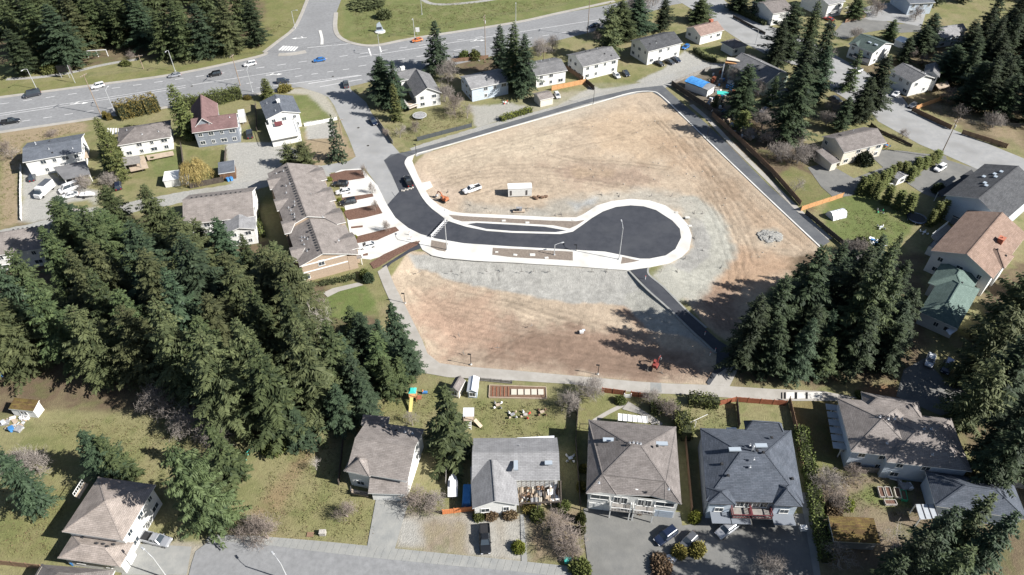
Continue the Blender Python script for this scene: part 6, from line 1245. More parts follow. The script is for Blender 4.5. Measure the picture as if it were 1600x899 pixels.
# ------------------------------------------------------------------ excavators
def excavator(px, py, rz, mat, label, k=1.0, swing=0.0, reach=1.0):
    r = at(px, py, label, 'excavator', 'excavator', rz); r.scale = (k,k,k)
    for s in (-1,1):
        mb = MB(); pts = [(-1.5,.1),(-1.7,.4),(-1.5,.75),(1.5,.75),(1.7,.4),(1.5,.1)]; a = len(mb.v); y0, y1 = s*1.05-.25, s*1.05+.25
        mb.v += [(x,y0,z) for x, z in pts]+[(x,y1,z) for x, z in pts]; n = 6; mb.f += [tuple(range(n)), tuple(range(2*n-1,n-1,-1))]+[(i,i+n,(i+1)%n+n,(i+1)%n) for i in range(n)]; P1(r,'track','plastic_black',mb)
    P1(r,'chassis','steel',MB().box((0,0,.55),(1.8,1.7,.35))); P1(r,'body',mat,MB().box((-.5,0,1.25),(2.4,2.1,.9),top=(.94,.94)).box((-1.3,0,1.85),(.9,1.8,.5),top=(.85,.85)))
    c = P1(r,'cab',mat,MB().box((.35,.6,2.55),(1.3,.95,.1)).box((-.25,.6,2.1),(.1,.9,.9)).box((.35,.15,1.7),(1.2,.08,.3))); P1(c,'window','window_glass',MB().box((.38,.6,2.1),(1.15,.85,.82),top=(.85,.95)))
    q = reach; P1(r,'boom',mat,MB().bar((.7,-.25,1.3),(1.9*q,-.25,3.1),.34,.45).bar((1.9*q,-.25,3.1),(3.3*q,-.25,3.0),.3,.4)); P1(r,'arm',mat,MB().bar((3.2*q,-.25,3.1),(4.0*q,-.25,1.4),.24,.32)); P1(r,'cylinder','hub_metal',MB().bar((1.0,-.25,1.9),(2.3*q,-.25,3.3),.1).bar((2.2*q,-.25,3.4),(3.3*q,-.25,3.35),.09))
    P1(r,'bucket','steel',MB().quad_box([(3.5*q,-.75,.5),(4.3*q,-.75,.4),(4.3*q,.25,.4),(3.5*q,.25,.5),(3.8*q,-.75,1.4),(4.3*q,-.75,1.2),(4.3*q,.25,1.2),(3.8*q,.25,1.4)]))
excavator(694,314,2.5,'machine_orange','orange excavator at the pavement edge beside the white pickup',k=.72); excavator(1024,573,1.05,'machine_red','compact excavator with raised red boom in the tree shadow',k=.6)
# ------------------------------------------------------------------ poles and lamps
def pole_things():
    def street_lamp(tx, ty, by, label, ax=1.0, ay=0.0, mat='galvanised'):
        b, h = tip_base(tx, ty, by); r = thing('street_lamp', label, 'street lamp', (b.x,b.y,0), math.atan2(ay,ax))
        P1(r,'pole',mat,MB().tube((0,0,0),(0,0,h*.94),.13,.09,8)); P1(r,'arm',mat,MB().tube((0,0,h*.93),(.9,0,h*.985),.06,.05,6).tube((.9,0,h*.985),(1.9,0,h),.05,.05,6)); P1(r,'lamp_head',mat,MB().box((2.2,0,h-.02),(.8,.34,.18),top=(.8,.7))); P1(r,'base',mat,MB().box((0,0,.15),(.45,.45,.3)))
    for a in [(41,106,139,'grey street lamp on the highway verge behind the dark grey van',-.2,-1),(262,77,112,'street lamp on the highway verge behind the silver sedan',0,-1),(164,140,172,'street lamp on the near side of the highway left of the golden hedge',0,1),(385,108,144,'street lamp on the near side of the highway at the hedge end',0,1),(455,16,45,'lamp on the grass left of the side road',1,0),
              (590,54,89,'highway lamp behind the corner conifer',0,1),(645,27,59,'lamp on the verge right of the blue signboard',0,-1),(657,-4,23,'lamp on the grass at the top edge',0,-1),(806,2,33,'lamp on the verge by the three close conifers',0,-1),(1186,46,70,'street lamp on the curve above the small garage',-1,.3),
              (694,336,391,'tall bare lamp post on the pavement beside the small planting bed',0,1),(974,353,406,'tall lamp post standing at the turning circle',-.1,1),(437,878,908,'lamp over the bottom street',-.6,.6),(236,868,905,'lamp leaning over the corner driveway',-.6,.4),(867,382,399,'short lamp on the pavement strip',1,.4)]:
        street_lamp(*a)
    def path_lamp(tx, ty, by, label):
        b, h = tip_base(tx, ty, by); r = thing('path_lamp', label, 'street lamp', (b.x,b.y,0), 3.0)
        P1(r,'pole','lamp_black',MB().tube((0,0,0),(0,0,h),.09,.07,6)); P1(r,'lamp_head','lamp_black',MB().box((.25,0,h+.02),(.75,.3,.14))); P1(r,'base','concrete',MB().tube((0,0,0),(0,0,.2),.28,.26,8))
    for a in [(631,459,474,'short black lamp on the left edge of the lower lot'),(735,554,570,'short black lamp behind the small garden sheds'),(936,571,585,'short black lamp at the lower edge of the brown earth'),(929,138,163,'short black lamp on the top kerb of the upper lot'),(1109,193,218,'short black lamp on the right kerb of the upper lot'),(649,226,242,'short black lamp at the left corner of the upper lot'),(901,383,392,'tiny black marker lamp by the long planting bed')]:
        path_lamp(*a)
    tops = {}
    def utility_pole(tx, ty, by, label, rz=0.0, key=None, tr=False):
        b, h = tip_base(tx, ty, by); r = thing('utility_pole', label, 'utility pole', (b.x,b.y,0), rz)
        P1(r,'pole','pole_wood',MB().tube((0,0,0),(0,0,h),.17,.11,8))
        for z in (h-.5, h-1.6)[:2 if tr else 1]:
            c = P1(r,'crossarm','pole_wood',MB().box((0,.15,z),(2.6,.12,.14)))
            for x in (-1.2,-.5,.5,1.2): P1(c,'insulator','galvanised',MB().tube((x,.15,z),(x,.15,z+.25),.06,n=6))
        if tr: P1(r,'transformer','galvanised',MB().tube((.42,0,h-3.2),(.42,0,h-2.2),.28,n=10))
        tops[key] = (b.x, b.y, h, rz)
    utility_pole(130,116,179,'wooden utility pole leaning over the highway left of the golden hedge',1.2,'a'); utility_pole(757,24,88,'wooden utility pole on the highway above the dug garden bed',1.3,'b',True); utility_pole(922,-4,57,'wooden utility pole beside the highway at the top',1.3,'c')
    utility_pole(1497,186,247,'utility pole with two crossarms at the curved street',.6,'d',True); utility_pole(362,86,134,'slim pole on the highway verge left of the white car',1.3,'e'); utility_pole(529,186,228,'slim pole on the street edge beside the blue spruce',.3,'f'); utility_pole(216,86,108,'bare slim pole by the wood trail',.3,'g'); utility_pole(850,80,97,'pole stub behind the smallest white house',.2,'h')
    def wire(a, b, off, label):
        ax, ay, ah, ar = tops[a]; bx, by_, bh, br = tops[b] if isinstance(b, str) else b
        p = Vector((ax+math.cos(ar)*off, ay+math.sin(ar)*off, ah-.3)); q = Vector((bx+math.cos(br)*off, by_+math.sin(br)*off, bh-.3)); mb = MB(); n = 12; prev = p; sag = (q-p).length*.018
        for i in range(1, n+1): t = i/n; c = p.lerp(q, t); c.z -= 4*sag*t*(1-t); mb.tube(prev, c, .022, n=3, caps=False); prev = c
        tag(mb.build('power_line', 'plastic_black'), label+{-1.2:', near strand',0:', middle strand',1.2:', far strand'}[off], 'power line', 'wires between the utility poles')
    for off in (-1.2,0,1.2):
        for a, b, lb in (('a','e','thin wire strung along the highway between the left poles'),('e','b','thin wire strung across the junction between highway poles'),('b','c','thin wire strung along the highway between the right poles')): wire(a, b, off, lb)
        wire('d', (G(1640,250).x, G(1640,250).y, 12, .6), off, 'wire running right from the pole at the curved street')
    # signs and goal by the wood
    r = at(103,122,'dark notice board on posts at the highway verge','sign','notice_board',.1); P1(r,'board','lamp_black',MB().box((0,0,3.4),(3.6,.2,2.6))); P1(r,'post','galvanised',MB().box((-1.4,0,1.1),(.14,.14,2.2))); P1(r,'post','galvanised',MB().box((1.4,0,1.1),(.14,.14,2.2)))
    b, h = tip_base(105,102,130); r = thing('banner_pole','pale banner pole right of the dark notice board','banner',(b.x,b.y,0)); P1(r,'pole','galvanised',MB().tube((0,0,0),(0,0,h),.1,n=6)); P1(r,'banner','roof_pale_brown',MB().box((.4,0,h-1.6),(.8,.08,3)))
    r = at(154,89,'white frame goal on the grass at the wood edge','goal','goal_frame',.15); P1(r,'crossbar','white_plastic',MB().bar((-3.6,0,2.6),(3.6,0,2.6),.2)); [P1(r,'post','white_plastic',MB().bar((x,0,0),(x,0,2.6),.2)) for x in (-3.6,0,3.6)]
    r = at(594,50,'tall curved blue and white welcome sign on the green verge','sign','welcome_sign',.2); P1(r,'plinth','concrete',MB().tube((0,0,0),(0,0,.3),2.2,n=14)); P1(r,'panel','blue_siding',MB().quad_box([(-1.6,-.2,.3),(1.6,-.2,.3),(1.6,.2,.3),(-1.6,.2,.3),(-1.0,-.2,3.4),(.2,-.2,4.2),(.2,.2,4.2),(-1.0,.2,3.4)])); P1(r,'band','roof_slate',MB().box((-.2,-.25,1.6),(2.0,.1,1.0)))
    r = at(653,55,'small white sign on the verge beside the lamp','sign','road_sign',.1); P1(r,'panel','white_plastic',MB().box((0,0,2.2),(1.6,.1,1.8))); P1(r,'post','galvanised',MB().box((0,.1,.9),(.12,.12,1.8)))
pole_things()
# ------------------------------------------------------------------ fences: panel by panel
def fence(pts, h, mat, label, panel=2.4, post=None, th=.07):
    w = GP(pts); o = w[0]; r = thing('fence', label, 'fence', o)
    for a, b in zip(w[:-1], w[1:]):
        L = (b-a).length; n = max(1, round(L/panel)); d = (b-a)/L; rz = math.atan2(d.y, d.x); pl = L/n
        me = cached(('fp', mat, h, round(pl,1)), lambda: (lambda mb, k, wd: ([mb.box((-pl/2+.06+wd*(i+.5), 0, h/2+.03*(i % 2)), (wd-.02, th, h-.1)) for i in range(k)], mb.box((0,th*.8,h*.2),(pl-.1,.06,.09)), mb.box((0,th*.8,h*.8),(pl-.1,.06,.09)), mb)[-1])(MB(), 5, (pl-.12)/5).mesh('fence_panel', mat))
        pm = cached(('fpost', post or mat, h), lambda: MB().box((0,0,(h+.15)/2),(.13,.13,h+.15)).mesh('post', post or mat))
        for i in range(n):
            c = a+d*pl*(i+.5)-o; q = link('fence_panel', me, r); q.location = c; q.rotation_euler = (0,0,rz); q.location.z = random.uniform(-.04,.04)
            q = link('post', pm, r); q.location = a+d*pl*i-o
        q = link('post', pm, r); q.location = b-o
for a in [([(862,142),(915,131)],1.9,'cedar_wood','fresh yellow cedar fence below the smallest white house'), ([(884,109),(911,127)],1.8,'brown_wood','brown fence running down to the yellow cedar fence'), ([(914,129),(928,141)],1.8,'dark_wood','dark fence end at the lane by the cedar fence'),
 ([(940,613),(976,618)],1.6,'red_wood','red brown fence left of the garden gate on the path'), ([(985,619),(1012,623)],1.6,'red_wood','red brown fence right of the garden gate on the path'), ([(1122,634),(1148,628),(1227,634)],1.6,'red_wood','long red brown fence on the path behind the slate duplex'),
 ([(905,618),(899,690),(906,790)],1.8,'dark_wood','dark fence between the carport house and the brown duplex'), ([(1070,690),(1080,800)],1.8,'brown_wood','brown fence between the two duplexes'), ([(1150,632),(1154,670)],1.8,'dark_wood','short dark fence dividing the gardens behind the slate duplex'), ([(1232,628),(1244,680),(1252,735)],1.7,'brown_wood','fence beside the ivy hedge, right of the slate duplex'),
 ([(1335,737),(1450,745),(1600,764)],1.7,'grey_wood','weathered grey fence behind the big brown duplex'), ([(692,804),(745,798)],1.6,'orange_wood','bright orange fence in front of the white boat'), ([(-20,880),(68,890)],1.7,'brown_wood','brown fence below the corner house lawn'), ([(652,221),(690,211),(737,199)],1.5,'chain_link','dark mesh fence along the lane below the trampoline'),
 ([(614,225),(597,200),(590,190)],1.3,'grey_wood','low grey fence at the street corner below the cypress'), ([(476,198),(527,188)],1.2,'white_vinyl','low white wall fence beside the white deck house'), ([(1049,134),(1090,162),(1125,184)],2.0,'dark_wood','tall dark fence of the blue tarpaulin yard'), ([(1049,132),(1110,108)],1.2,'grey_wood','low fence on the lane side of the junk yard'),
 ([(1112,182),(1160,226),(1205,270),(1250,322)],1.8,'brown_wood','long brown fence above the strip road'), ([(1251,330),(1316,309)],1.7,'cedar_wood','new cedar fence at the top of the trampoline garden'), ([(1258,335),(1330,395)],1.6,'dark_wood','dark fence between strip road and trampoline garden'), ([(1430,172),(1471,157)],1.7,'cedar_wood','orange brown fence at the curved street corner'), ([(1424,174),(1485,203)],1.7,'brown_wood','dark red fence following the curved street'), ([(1502,210),(1572,232)],1.7,'brown_wood','long fence right of the utility pole on the curved street'),
 ([(1200,155),(1234,148)],1.6,'red_wood','reddish fence in front of the pale green house'), ([(1320,36),(1352,28),(1340,14)],1.5,'brown_wood','brown fence round the walled lawn at the top'), ([(34,262),(33,300),(34,345)],1.1,'white_vinyl','thin white fence along the straw field'), ([(284,230),(292,292)],1.7,'dark_wood','dark fence left of the weeping willow'), ([(298,295),(349,285)],1.9,'dark_wood','dark panelled fence below the weeping willow'), ([(350,284),(354,236)],1.5,'dark_wood','dark fence right of the weeping willow'),
 ([(1360,196),(1372,206),(1424,230)],1.1,'dark_wood','low dark fence above the cream house driveway'), ([(400,165),(402,206)],1.6,'dark_wood','dark fence between red roofed and white deck houses'), ([(540,660),(530,758)],1.6,'dark_wood','fence at the left side of the white garage house'), ([(697,760),(700,690)],1.6,'grey_wood','grey fence beside the single dense conifer'), ([(800,600),(735,594)],1.1,'grey_wood','low fence behind the garden sheds'), ([(1145,28),(1195,55)],1.2,'dark_wood','dark fence along the street at the top right'), ([(705,98),(763,92)],1.5,'brown_wood','brown fence behind the dug garden bed'), ([(455,262),(478,256)],1.0,'grey_wood','low fence under the olive trees at the lane')]:
    fence(*a)
# ------------------------------------------------------------------ sheds and garden things
h = House('small timber shed with brown gable roof by the path', (701,608), (717,613), (726,594), 2.6, cat='shed', name='garden_shed', rise=1.0, axis='v', roof='roof_brown', wall='cream_siding', win='f', nwin=1, oh=.25)
h = House('narrow green metal roofed shed beside the timber shed', (729,612), (746,613), (749,590), 2.3, cat='shed', name='garden_shed', rise=.6, axis='v', roof='polycarbonate', wall='blue_siding', win='f', nwin=1, oh=.2)
h = House('small taupe roofed lane shed left of the small white car', (844,157), (866,152), (860,140), 2.8, cat='shed', name='garden_shed', rise=.9, roof='roof_taupe', wall='cream_siding', oh=.3)
h = House('tiny white garden shed among the cypress columns', (1404,281), (1421,274), (1413,267), 2.2, cat='shed', name='garden_shed', rise=.7, axis='v', roof='roof_light_grey', wall='white_siding', win='f', nwin=1, oh=.2)
h = House('little grey shed at the tip of the right hand grove', (1336,402), (1353,412), (1362,399), 2.4, cat='shed', name='garden_shed', rise=.5, axis='u', roof='roof_taupe', wall='white_siding', oh=.2)
h = House('white flat roofed garden shed left of the weeping willow', (254,283), (291,278), (289,264), 2.5, cat='shed', name='garden_shed', kind='flat', rise=.4, roof='white_vinyl', wall='white_siding', oh=.15)
h = House('brick red shed with blue grey roof beside the blue bins', (341,272), (367,268), (363,253), 2.6, cat='shed', name='garden_shed', kind='shed', rise=.5, roof='roof_blue_grey', wall='brown_boards', oh=.2)
h = House('white shed with rusty brown roof at the grove edge, far left', (13,639), (52,643), (60,628), 2.4, cat='shed', name='garden_shed', kind='shed', rise=.6, roof='roof_mossy', wall='white_siding', win='f', nwin=1, oh=.15)
h = House('flat grey patio shelter in the brown roofed house garden', (1488,338), (1502,344), (1512,334), 2.4, cat='shed', name='garden_shed', kind='flat', rise=0, roof='roof_dark', wall='grey_siding', oh=.2)
h = House('long flat carport between pale house and peach roofed house', (1452,385), (1470,362), (1484,368), 2.8, cat='shed', name='garden_shed', kind='flat', rise=0, roof='roof_light_grey', wall='white_siding', oh=.2)
h = House('pale metal shed roof behind the dark green roofed house', (1398,62), (1418,70), (1424,62), 2.4, cat='shed', name='garden_shed', rise=.8, axis='u', roof='polycarbonate', wall='white_siding', oh=.2)
# site container
r = at(812,303,'white site office container on the bare earth','container','site_container',.06); P1(r,'body','white_siding',MB().box((0,0,1.35),(6.8,2.6,2.6)),uv=True)
for x in (-2.6,1.9): P1(r,'door','dark_trim',MB().box((x,-1.33,1.25),(.5,.06,1.6)))
P1(r,'roof','trim',MB().box((0,0,2.72),(6.95,2.75,.12)))
r = at(811,330,'grey generator on a pallet below the container','generator','generator',0); P1(r,'housing','junk_grey',MB().box((0,0,.75),(1.6,.9,.9))); P1(r,'pallet','deck_wood',MB().box((0,0,.12),(3.4,1.4,.2))); P1(r,'control_panel','plastic_black',MB().box((-.3,-.48,.8),(.7,.06,.6)))
r = at(829,327,'timber frame sawhorse beside the generator','sawhorse','sawhorse',.3); P1(r,'beam','deck_wood',MB().bar((-1,0,.9),(1,0,.9),.14)); [P1(r,'leg','deck_wood',MB().bar((x,y,0),(x*.9,0,.9),.08)) for x in (-.9,.9) for y in (-.4,.4)]
for i, (x_, y_) in enumerate([(835,309),(841,308),(847,309),(853,308),(838,311)]):
    g = G(x_, y_); rs = random.Random(i); mb = MB(); mb.ball((0,0,.2),(.6+rs.random()*.3,.5,.35),7,5); mb.v = [(a+rs.uniform(-.1,.1), b+rs.uniform(-.1,.1), c+rs.uniform(-.08,.08)) for a, b, c in mb.v]; o = mb.build('earth_clod','soil'); o.location = g; tag(o,'dark clod of earth right of the site container, %s' % ['first from the left','middle one, lying higher','middle one, fourth from left','rightmost','nearest the camera'][i],'earth heap','earth clods by the container')
mb = MB(); rs = random.Random(4)
for i in range(150): a = rs.random()*6.28; q = rs.random()**.6*3.2; mb.ball((q*math.cos(a),q*math.sin(a)*.8,.0+.35*(1-q/3.2)),(.25+rs.random()*.5,.25+rs.random()*.4,.12+rs.random()*.15),6,4)
o = mb.build('gravel_heap','gravel'); o.location = G(1203,369)-Vector((0,0,.1)); tag(o,'pale heap of rock rubble at the right of the upper lot','rubble heap')
for i, (x_, y_, w_) in enumerate(sorted([(805,399.5,1.0),(832,399.3,1.4),(854,404,1.0),(1074,341,1.3),(1078,354,1.0),(787,346,1.1),(824,349,1.1),(1057,333,.9),(896,345,.8),(776,395,.8)])):
    g = G(x_, y_); o = MB().box((0,0,.2),(w_,w_*.7,.12)).box((0,0,.27),(w_*.7,w_*.45,.03)).build('service_cover','concrete'); o.location = g; o.rotation_euler = (0,0,random.uniform(-.2,.2)); tag(o,'white concrete service cover along the new pavement, %s from the left' % ORD(i),'service cover','service covers along the pavement')
for i in range(34):   # survey stakes round the gravel bench
    t = i/33; x_, y_ = [(940,304),(968,306),(1018,306),(1050,306),(1085,333),(1097,334),(1085,372),(1098,391),(1071,404),(1058,424),(1033,425),(925,424),(948,424),(815,424),(834,424),(858,424),(786,421),(760,424),(722,426),(705,424),(655,425),(700,300),(760,325),(868,337),(877,338),(1127,418),(830,507),(717,522),(724,550),(1012,577),(1034,580),(777,541),(876,335),(735,320)][i]
    g = G(x_, y_); o = MB().box((0,0,.5),(.08,.08,1.2)).bar((-.5,0,.12),(.5,.1,.12),.09).build('survey_stake','grey_wood'); o.location = (g.x,g.y,-.15 if y_ < 430 else -.6); o.rotation_euler = (0,0,random.uniform(0,3)); tag(o,'small wooden survey stake stuck in the graded ground','survey stake','survey stakes on the graded lots')
r = at(683,360,'white post and rail barrier lying across the new road','barrier','road_barrier',0); A_, B_ = G(697,347)-G(683,360), G(674,372)-G(683,360); P1(r,'rail','white_plastic',MB().bar(A_+Vector((0,0,1)),B_+Vector((0,0,1)),.14).bar(A_+Vector((0,0,.5)),B_+Vector((0,0,.5)),.1))
for i in range(9): q = A_.lerp(B_, i/8); P1(r,'post','white_plastic',MB().bar((q.x,q.y,0),(q.x,q.y,1.25),.12).bar((q.x-.7,q.y-.3,.04),(q.x+.7,q.y+.3,.04),.14))
r = at(636,296,'row of pale boulders at the edge of the new road','boulders','boulder_row',0)
for i in range(7): q = G(628+2.8*i, 299-.8*i+(i % 2))-G(636,296); P1(r,'boulder','stone',MB().ball((q.x,q.y,.2),(.4,.35,.3),6,4))
r = at(824,586,'white plastic object on the brown earth','tub','plastic_tub'); r.location = G(909,516)-Vector((0,0,.9)); P1(r,'tub','white_plastic',MB().box((0,0,.3),(.9,.7,.5))); P1(r,'lid','paint_pale',MB().box((.5,.4,.5),(.7,.6,.08)))
# posts standing in the townhouse shadow strip, bollards
for i, (x_, y_) in enumerate([(1008,437),(1101,524),(1109,556),(1117,550),(643,376),(640,368)]): g = G(x_, y_); r = thing('bollard','white bollard %s' % ['at the top of the footpath from the turning circle','on the footpath in tree shade, upper of three','lowest of three shaded on the footpath','between two others in the footpath shade','at the end of the dark garden path','beside the townhouse pavement end'][i],'bollard',(g.x,g.y,0),0,'bollards on the footpaths'); P1(r,'post','white_plastic',MB().tube((0,0,0),(0,0,1.1),.1,n=8)); P1(r,'cap','red_plastic',MB().tube((0,0,1.1),(0,0,1.2),.11,n=8))
# path slabs bridging
r = thing('slab_bridge','pale concrete landing slabs with dark metal gratings on the path','path slabs',(*G(1252,619)[:2],0)); o0 = G(1252,619)
for a_, b_ in ((1228,1241),(1245,1258),(1262,1284)): P1(r,'slab','concrete',MB().prism([(G(x_,y_)-o0)[:2] for x_, y_ in ((a_,614),(b_,613.5),(b_,623),(a_,624))][::-1],0,.18))
for a_ in (1221,1225.5,1242,1244,1259.5): P1(r,'grating','lamp_black',MB().prism([(G(x_,y_)-o0)[:2] for x_, y_ in ((a_,614),(a_+1.2,614),(a_+1.2,624),(a_,624))][::-1],0,.2))
# trampolines
def trampoline(px, py, rr, label, mat='plastic_black', rim='blue_plastic'):
    r = at(px, py, label, 'trampoline', 'trampoline'); P1(r,'mat',mat,MB().tube((0,0,.86),(0,0,.9),rr*.86,n=20)); mb = MB()
    for i in range(20):
        a, b = 6.283*i/20, 6.283*(i+1)/20; mb.bar((rr*math.cos(a),rr*math.sin(a),.92),(rr*math.cos(b),rr*math.sin(b),.92),rr*.16,.06)
    P1(r,'rim',rim,mb)
    for i in range(6): a = 6.283*i/6; P1(r,'leg','galvanised',MB().bar((rr*math.cos(a),rr*math.sin(a),0),(rr*math.cos(a),rr*math.sin(a),.9),.08))
trampoline(656,184,2.2,'round trampoline with pale rim in the front garden','junk_grey','galvanised'); trampoline(1431,345,2.4,'dark trampoline in the shade beside the pale blue house',rim='paint_navy'); trampoline(1268,180,0.01,'') if False else None
# polytunnel
r = at(1306,338,'small white polytunnel greenhouse in the trampoline garden','greenhouse','polytunnel',.35); mb = MB(); n = 8; L_ = 4.6
for i in range(n+1): a = math.pi*i/n; mb.v += [(-L_/2,1.6*math.cos(a),1.9*math.sin(a)),(L_/2,1.6*math.cos(a),1.9*math.sin(a))]
for i in range(n): mb.f.append((2*i,2*i+1,2*i+3,2*i+2))
mb.f.append(tuple(2*i for i in range(n+1))); mb.f.append(tuple(2*i+1 for i in range(n,-1,-1))); P1(r,'cover','polycarbonate',mb)
for x in (-2.3,-1.1,0,1.1,2.3):
    mb = MB()
    for i in range(n): a, b = math.pi*i/n, math.pi*(i+1)/n; mb.bar((x,1.63*math.cos(a),1.93*math.sin(a)),(x,1.63*math.cos(b),1.93*math.sin(b)),.06)
    P1(r,'hoop','galvanised',mb)
# play sets
r = at(646,626,'teal roofed play tower with yellow slide on the lawn','play set','play_tower',0); P1(r,'roof','teal_plastic',MB().box((0,.4,3.0),(1.6,1.6,.5),top=(.5,.5))); P1(r,'slide','yellow_plastic',MB().bar((-.2,-.4,1.5),(-.3,-3.2,.2),.7,.1)); P1(r,'platform','cedar_wood',MB().box((0,.4,1.45),(1.5,1.5,.12)))
for x in (-.7,.7):
    for y in (-.3,1.1): P1(r,'post','cedar_wood',MB().box((x,y,1.4),(.12,.12,2.8)))
P1(r,'rock_wall','red_wood',MB().box((1.3,.2,.8),(.9,1.1,.1)))
r = at(664,615,'small blue and orange toy on the lawn','toy','garden_toy'); P1(r,'seat','blue_plastic',MB().box((0,0,.4),(1.1,.5,.4))); P1(r,'handle','orange_wood',MB().box((-.4,0,.8),(.2,.3,.5)))
r = at(733,658,'wooden play fort with pale roof and ladder','play set','play_fort',0); P1(r,'roof','polycarbonate',MB().quad_box([(-1.1,-1,2.8),(1.1,-1,2.8),(1.1,1,3.0),(-1.1,1,3.0),(-1.1,-1,2.9),(1.1,-1,2.9),(1.1,1,3.1),(-1.1,1,3.1)])); P1(r,'platform','deck_wood',MB().box((0,0,1.3),(2.1,1.9,.12)))
for x in (-1,1):
    for y in (-.9,.9): P1(r,'post','deck_wood',MB().box((x,y,1.4),(.12,.12,2.8)))
mb = MB(); mb.bar((-.5,-2.2,0),(-.5,-1,1.4),.1); mb.bar((.5,-2.2,0),(.5,-1,1.4),.1); [mb.bar((-.5,-2.2+.3*i,.35*i),(.5,-2.2+.3*i,.35*i),.12) for i in range(1,4)]; P1(r,'ladder','white_plastic',mb); P1(r,'ramp','deck_wood',MB().bar((1.2,-.6,1.3),(2.6,-1.6,.1),.8,.08))
# vegetable bed with five square frames
r = at(808,616,'low timber vegetable bed holding five pale squares','garden bed','vegetable_bed',0); o0 = G(808,616)
def rel(x_, y_, z=0): q = G(x_, y_)-o0; return Vector((q.x,q.y,z))
c4 = [rel(765,603),(rel(853,606)),rel(854,624),rel(764,622)]
P1(r,'soil','soil',MB().prism([p[:2] for p in c4],0,.18))
for i in range(4): P1(r,'board','deck_wood',MB().bar(c4[i]+Vector((0,0,.15)),c4[(i+1)%4]+Vector((0,0,.15)),.15,.35))
for i in range(5): q = rel(803+10.5*i, 614); P1(r,'square','cream_siding',MB().box((q.x,q.y,.28),(1.15,1.5,.12)))
for i in range(5): q = rel(770+6*i, 613); P1(r,'row_cover','red_wood',MB().box((q.x,q.y,.24),(.12,2.6,.1)))
def chairs_set(px, py, label, cols, n=4):
    r = at(px, py, label, 'garden furniture', 'garden_furniture', random.random()); r.scale = (.68,.68,.75); P1(r,'table',cols[0],MB().box((0,0,.72),(1.3,1.0,.08)).box((0,0,.36),(.2,.2,.7)))
    for i in range(n): a = 6.283*i/n+.4; x, y = 1.25*math.cos(a), 1.25*math.sin(a); P1(r,'chair',cols[1+i % (len(cols)-1)],MB().box((x,y,.42),(.55,.55,.08)).box((x*1.2,y*1.2,.7),(.5,.5,.5),a,top=(.9,.3)))
for a in [(778,635,'small wooden bench and pots below the vegetable bed',['deck_wood','white_plastic','junk_grey']),(801,650,'pile of garden things left of the fire pit',['junk_grey','deck_wood','white_plastic']),(821,650,'colourful clutter around the fire pit on the lawn',['stone','red_plastic','white_plastic','deck_wood']),(847,646,'small timber planter on the lawn',['deck_wood','soil']),(891,718,'pale blue chairs standing in the dark side yard',['paint_pale','paint_pale','white_plastic']),
          (1376,357,'silver garden table set in the sunny lawn',['paint_pale','silver' and 'white_plastic','junk_grey']),(1365,381,'blue and white swing seat at the bottom of the lawn',['white_plastic','blue_plastic','paint_pale']),(1375,332,'dark garden bench on the sunny lawn',['plastic_black','green_plastic','junk_grey']),(1443,365,'white garden chair beside the peach roofed house',['white_plastic','white_plastic']),(1392,290,'white jars among the cypress columns',['white_plastic','white_plastic']),
          (636,170,'white garden chairs beside the corner conifer',['white_plastic','white_plastic']),(790,162,'white and red patio things at the white house door',['white_plastic','red_plastic','white_plastic']),(1385,229,'blue and magenta play things by the cream house',['blue_plastic','red_plastic','blue_plastic']),(1300,262,'white car trailer and boxes at the cream house porch',['white_plastic','white_plastic']),(222,255,'outdoor table on the deck of the hipped roof house',['red_wood','dark_wood']),(112,245,'pots and boxes on the left white house deck',['teal_plastic','junk_grey']),(1410,795,'spare',['soil','soil'])][:-1]:
    chairs_set(*a)
# junk yard with blue tarpaulin, scaffold, clutter
r = at(1092,142,'low outbuilding covered by a bright blue tarpaulin','shed','tarpaulin_shed',-.75); P1(r,'wall','white_siding',MB().box((0,0,1.3),(9,4.6,2.6)),uv=True); P1(r,'roof','roof_light_grey',MB().box((0,0,2.7),(9.6,5.2,.2)),uv=True)
mb = MB(); rs = np.random.RandomState(3); N_ = 9
for i in range(N_+1):
    for j in range(6): mb.v.append((-4.9+i*7.4/N_, -2.7+j*5.4/5, 2.9+.5*math.sin(math.pi*j/5)+rs.rand()*.18))
for i in range(N_):
    for j in range(5): k = i*6+j; mb.f.append((k,k+6,k+7,k+1))
P1(r,'tarpaulin','tarp_blue',mb)
def clutter(pts, n, label, mats, hmax=1.4, seed=1, name='scrap_heap', cat='scrap heap'):
    w = [p[:2] for p in GP(pts)]; rs = random.Random(seed); xa = [p[0] for p in w]; ya = [p[1] for p in w]; o0 = Vector((sum(xa)/len(xa), sum(ya)/len(ya), 0)); r = thing(name, label, cat, o0); k = 0
    while k < n:
        x, y = rs.uniform(min(xa), max(xa)), rs.uniform(min(ya), max(ya))
        if not inpoly(x, y, w): continue
        k += 1; s = rs.uniform(.4, 1.5); hh = rs.uniform(.2, hmax); mb = MB()
        if rs.random() < .6: mb.box((x-o0.x,y-o0.y,hh/2),(s,s*rs.uniform(.4,1),hh),rs.random()*3)
        else: mb.bar((x-o0.x,y-o0.y,rs.uniform(.1,hmax)),(x-o0.x+rs.uniform(-1.6,1.6),y-o0.y+rs.uniform(-1.2,1.2),.15),.18)
        P1(r, rs.choice(['box','plank','crate','panel']), rs.choice(mats), mb)
clutter([(1095,125),(1130,112),(1150,135),(1150,165),(1125,165),(1110,140)],60,'heap of planks and boxes in the blue tarpaulin yard',['deck_wood','junk_grey','white_plastic','grey_wood','dark_wood','tarp_blue','red_wood'],seed=2)
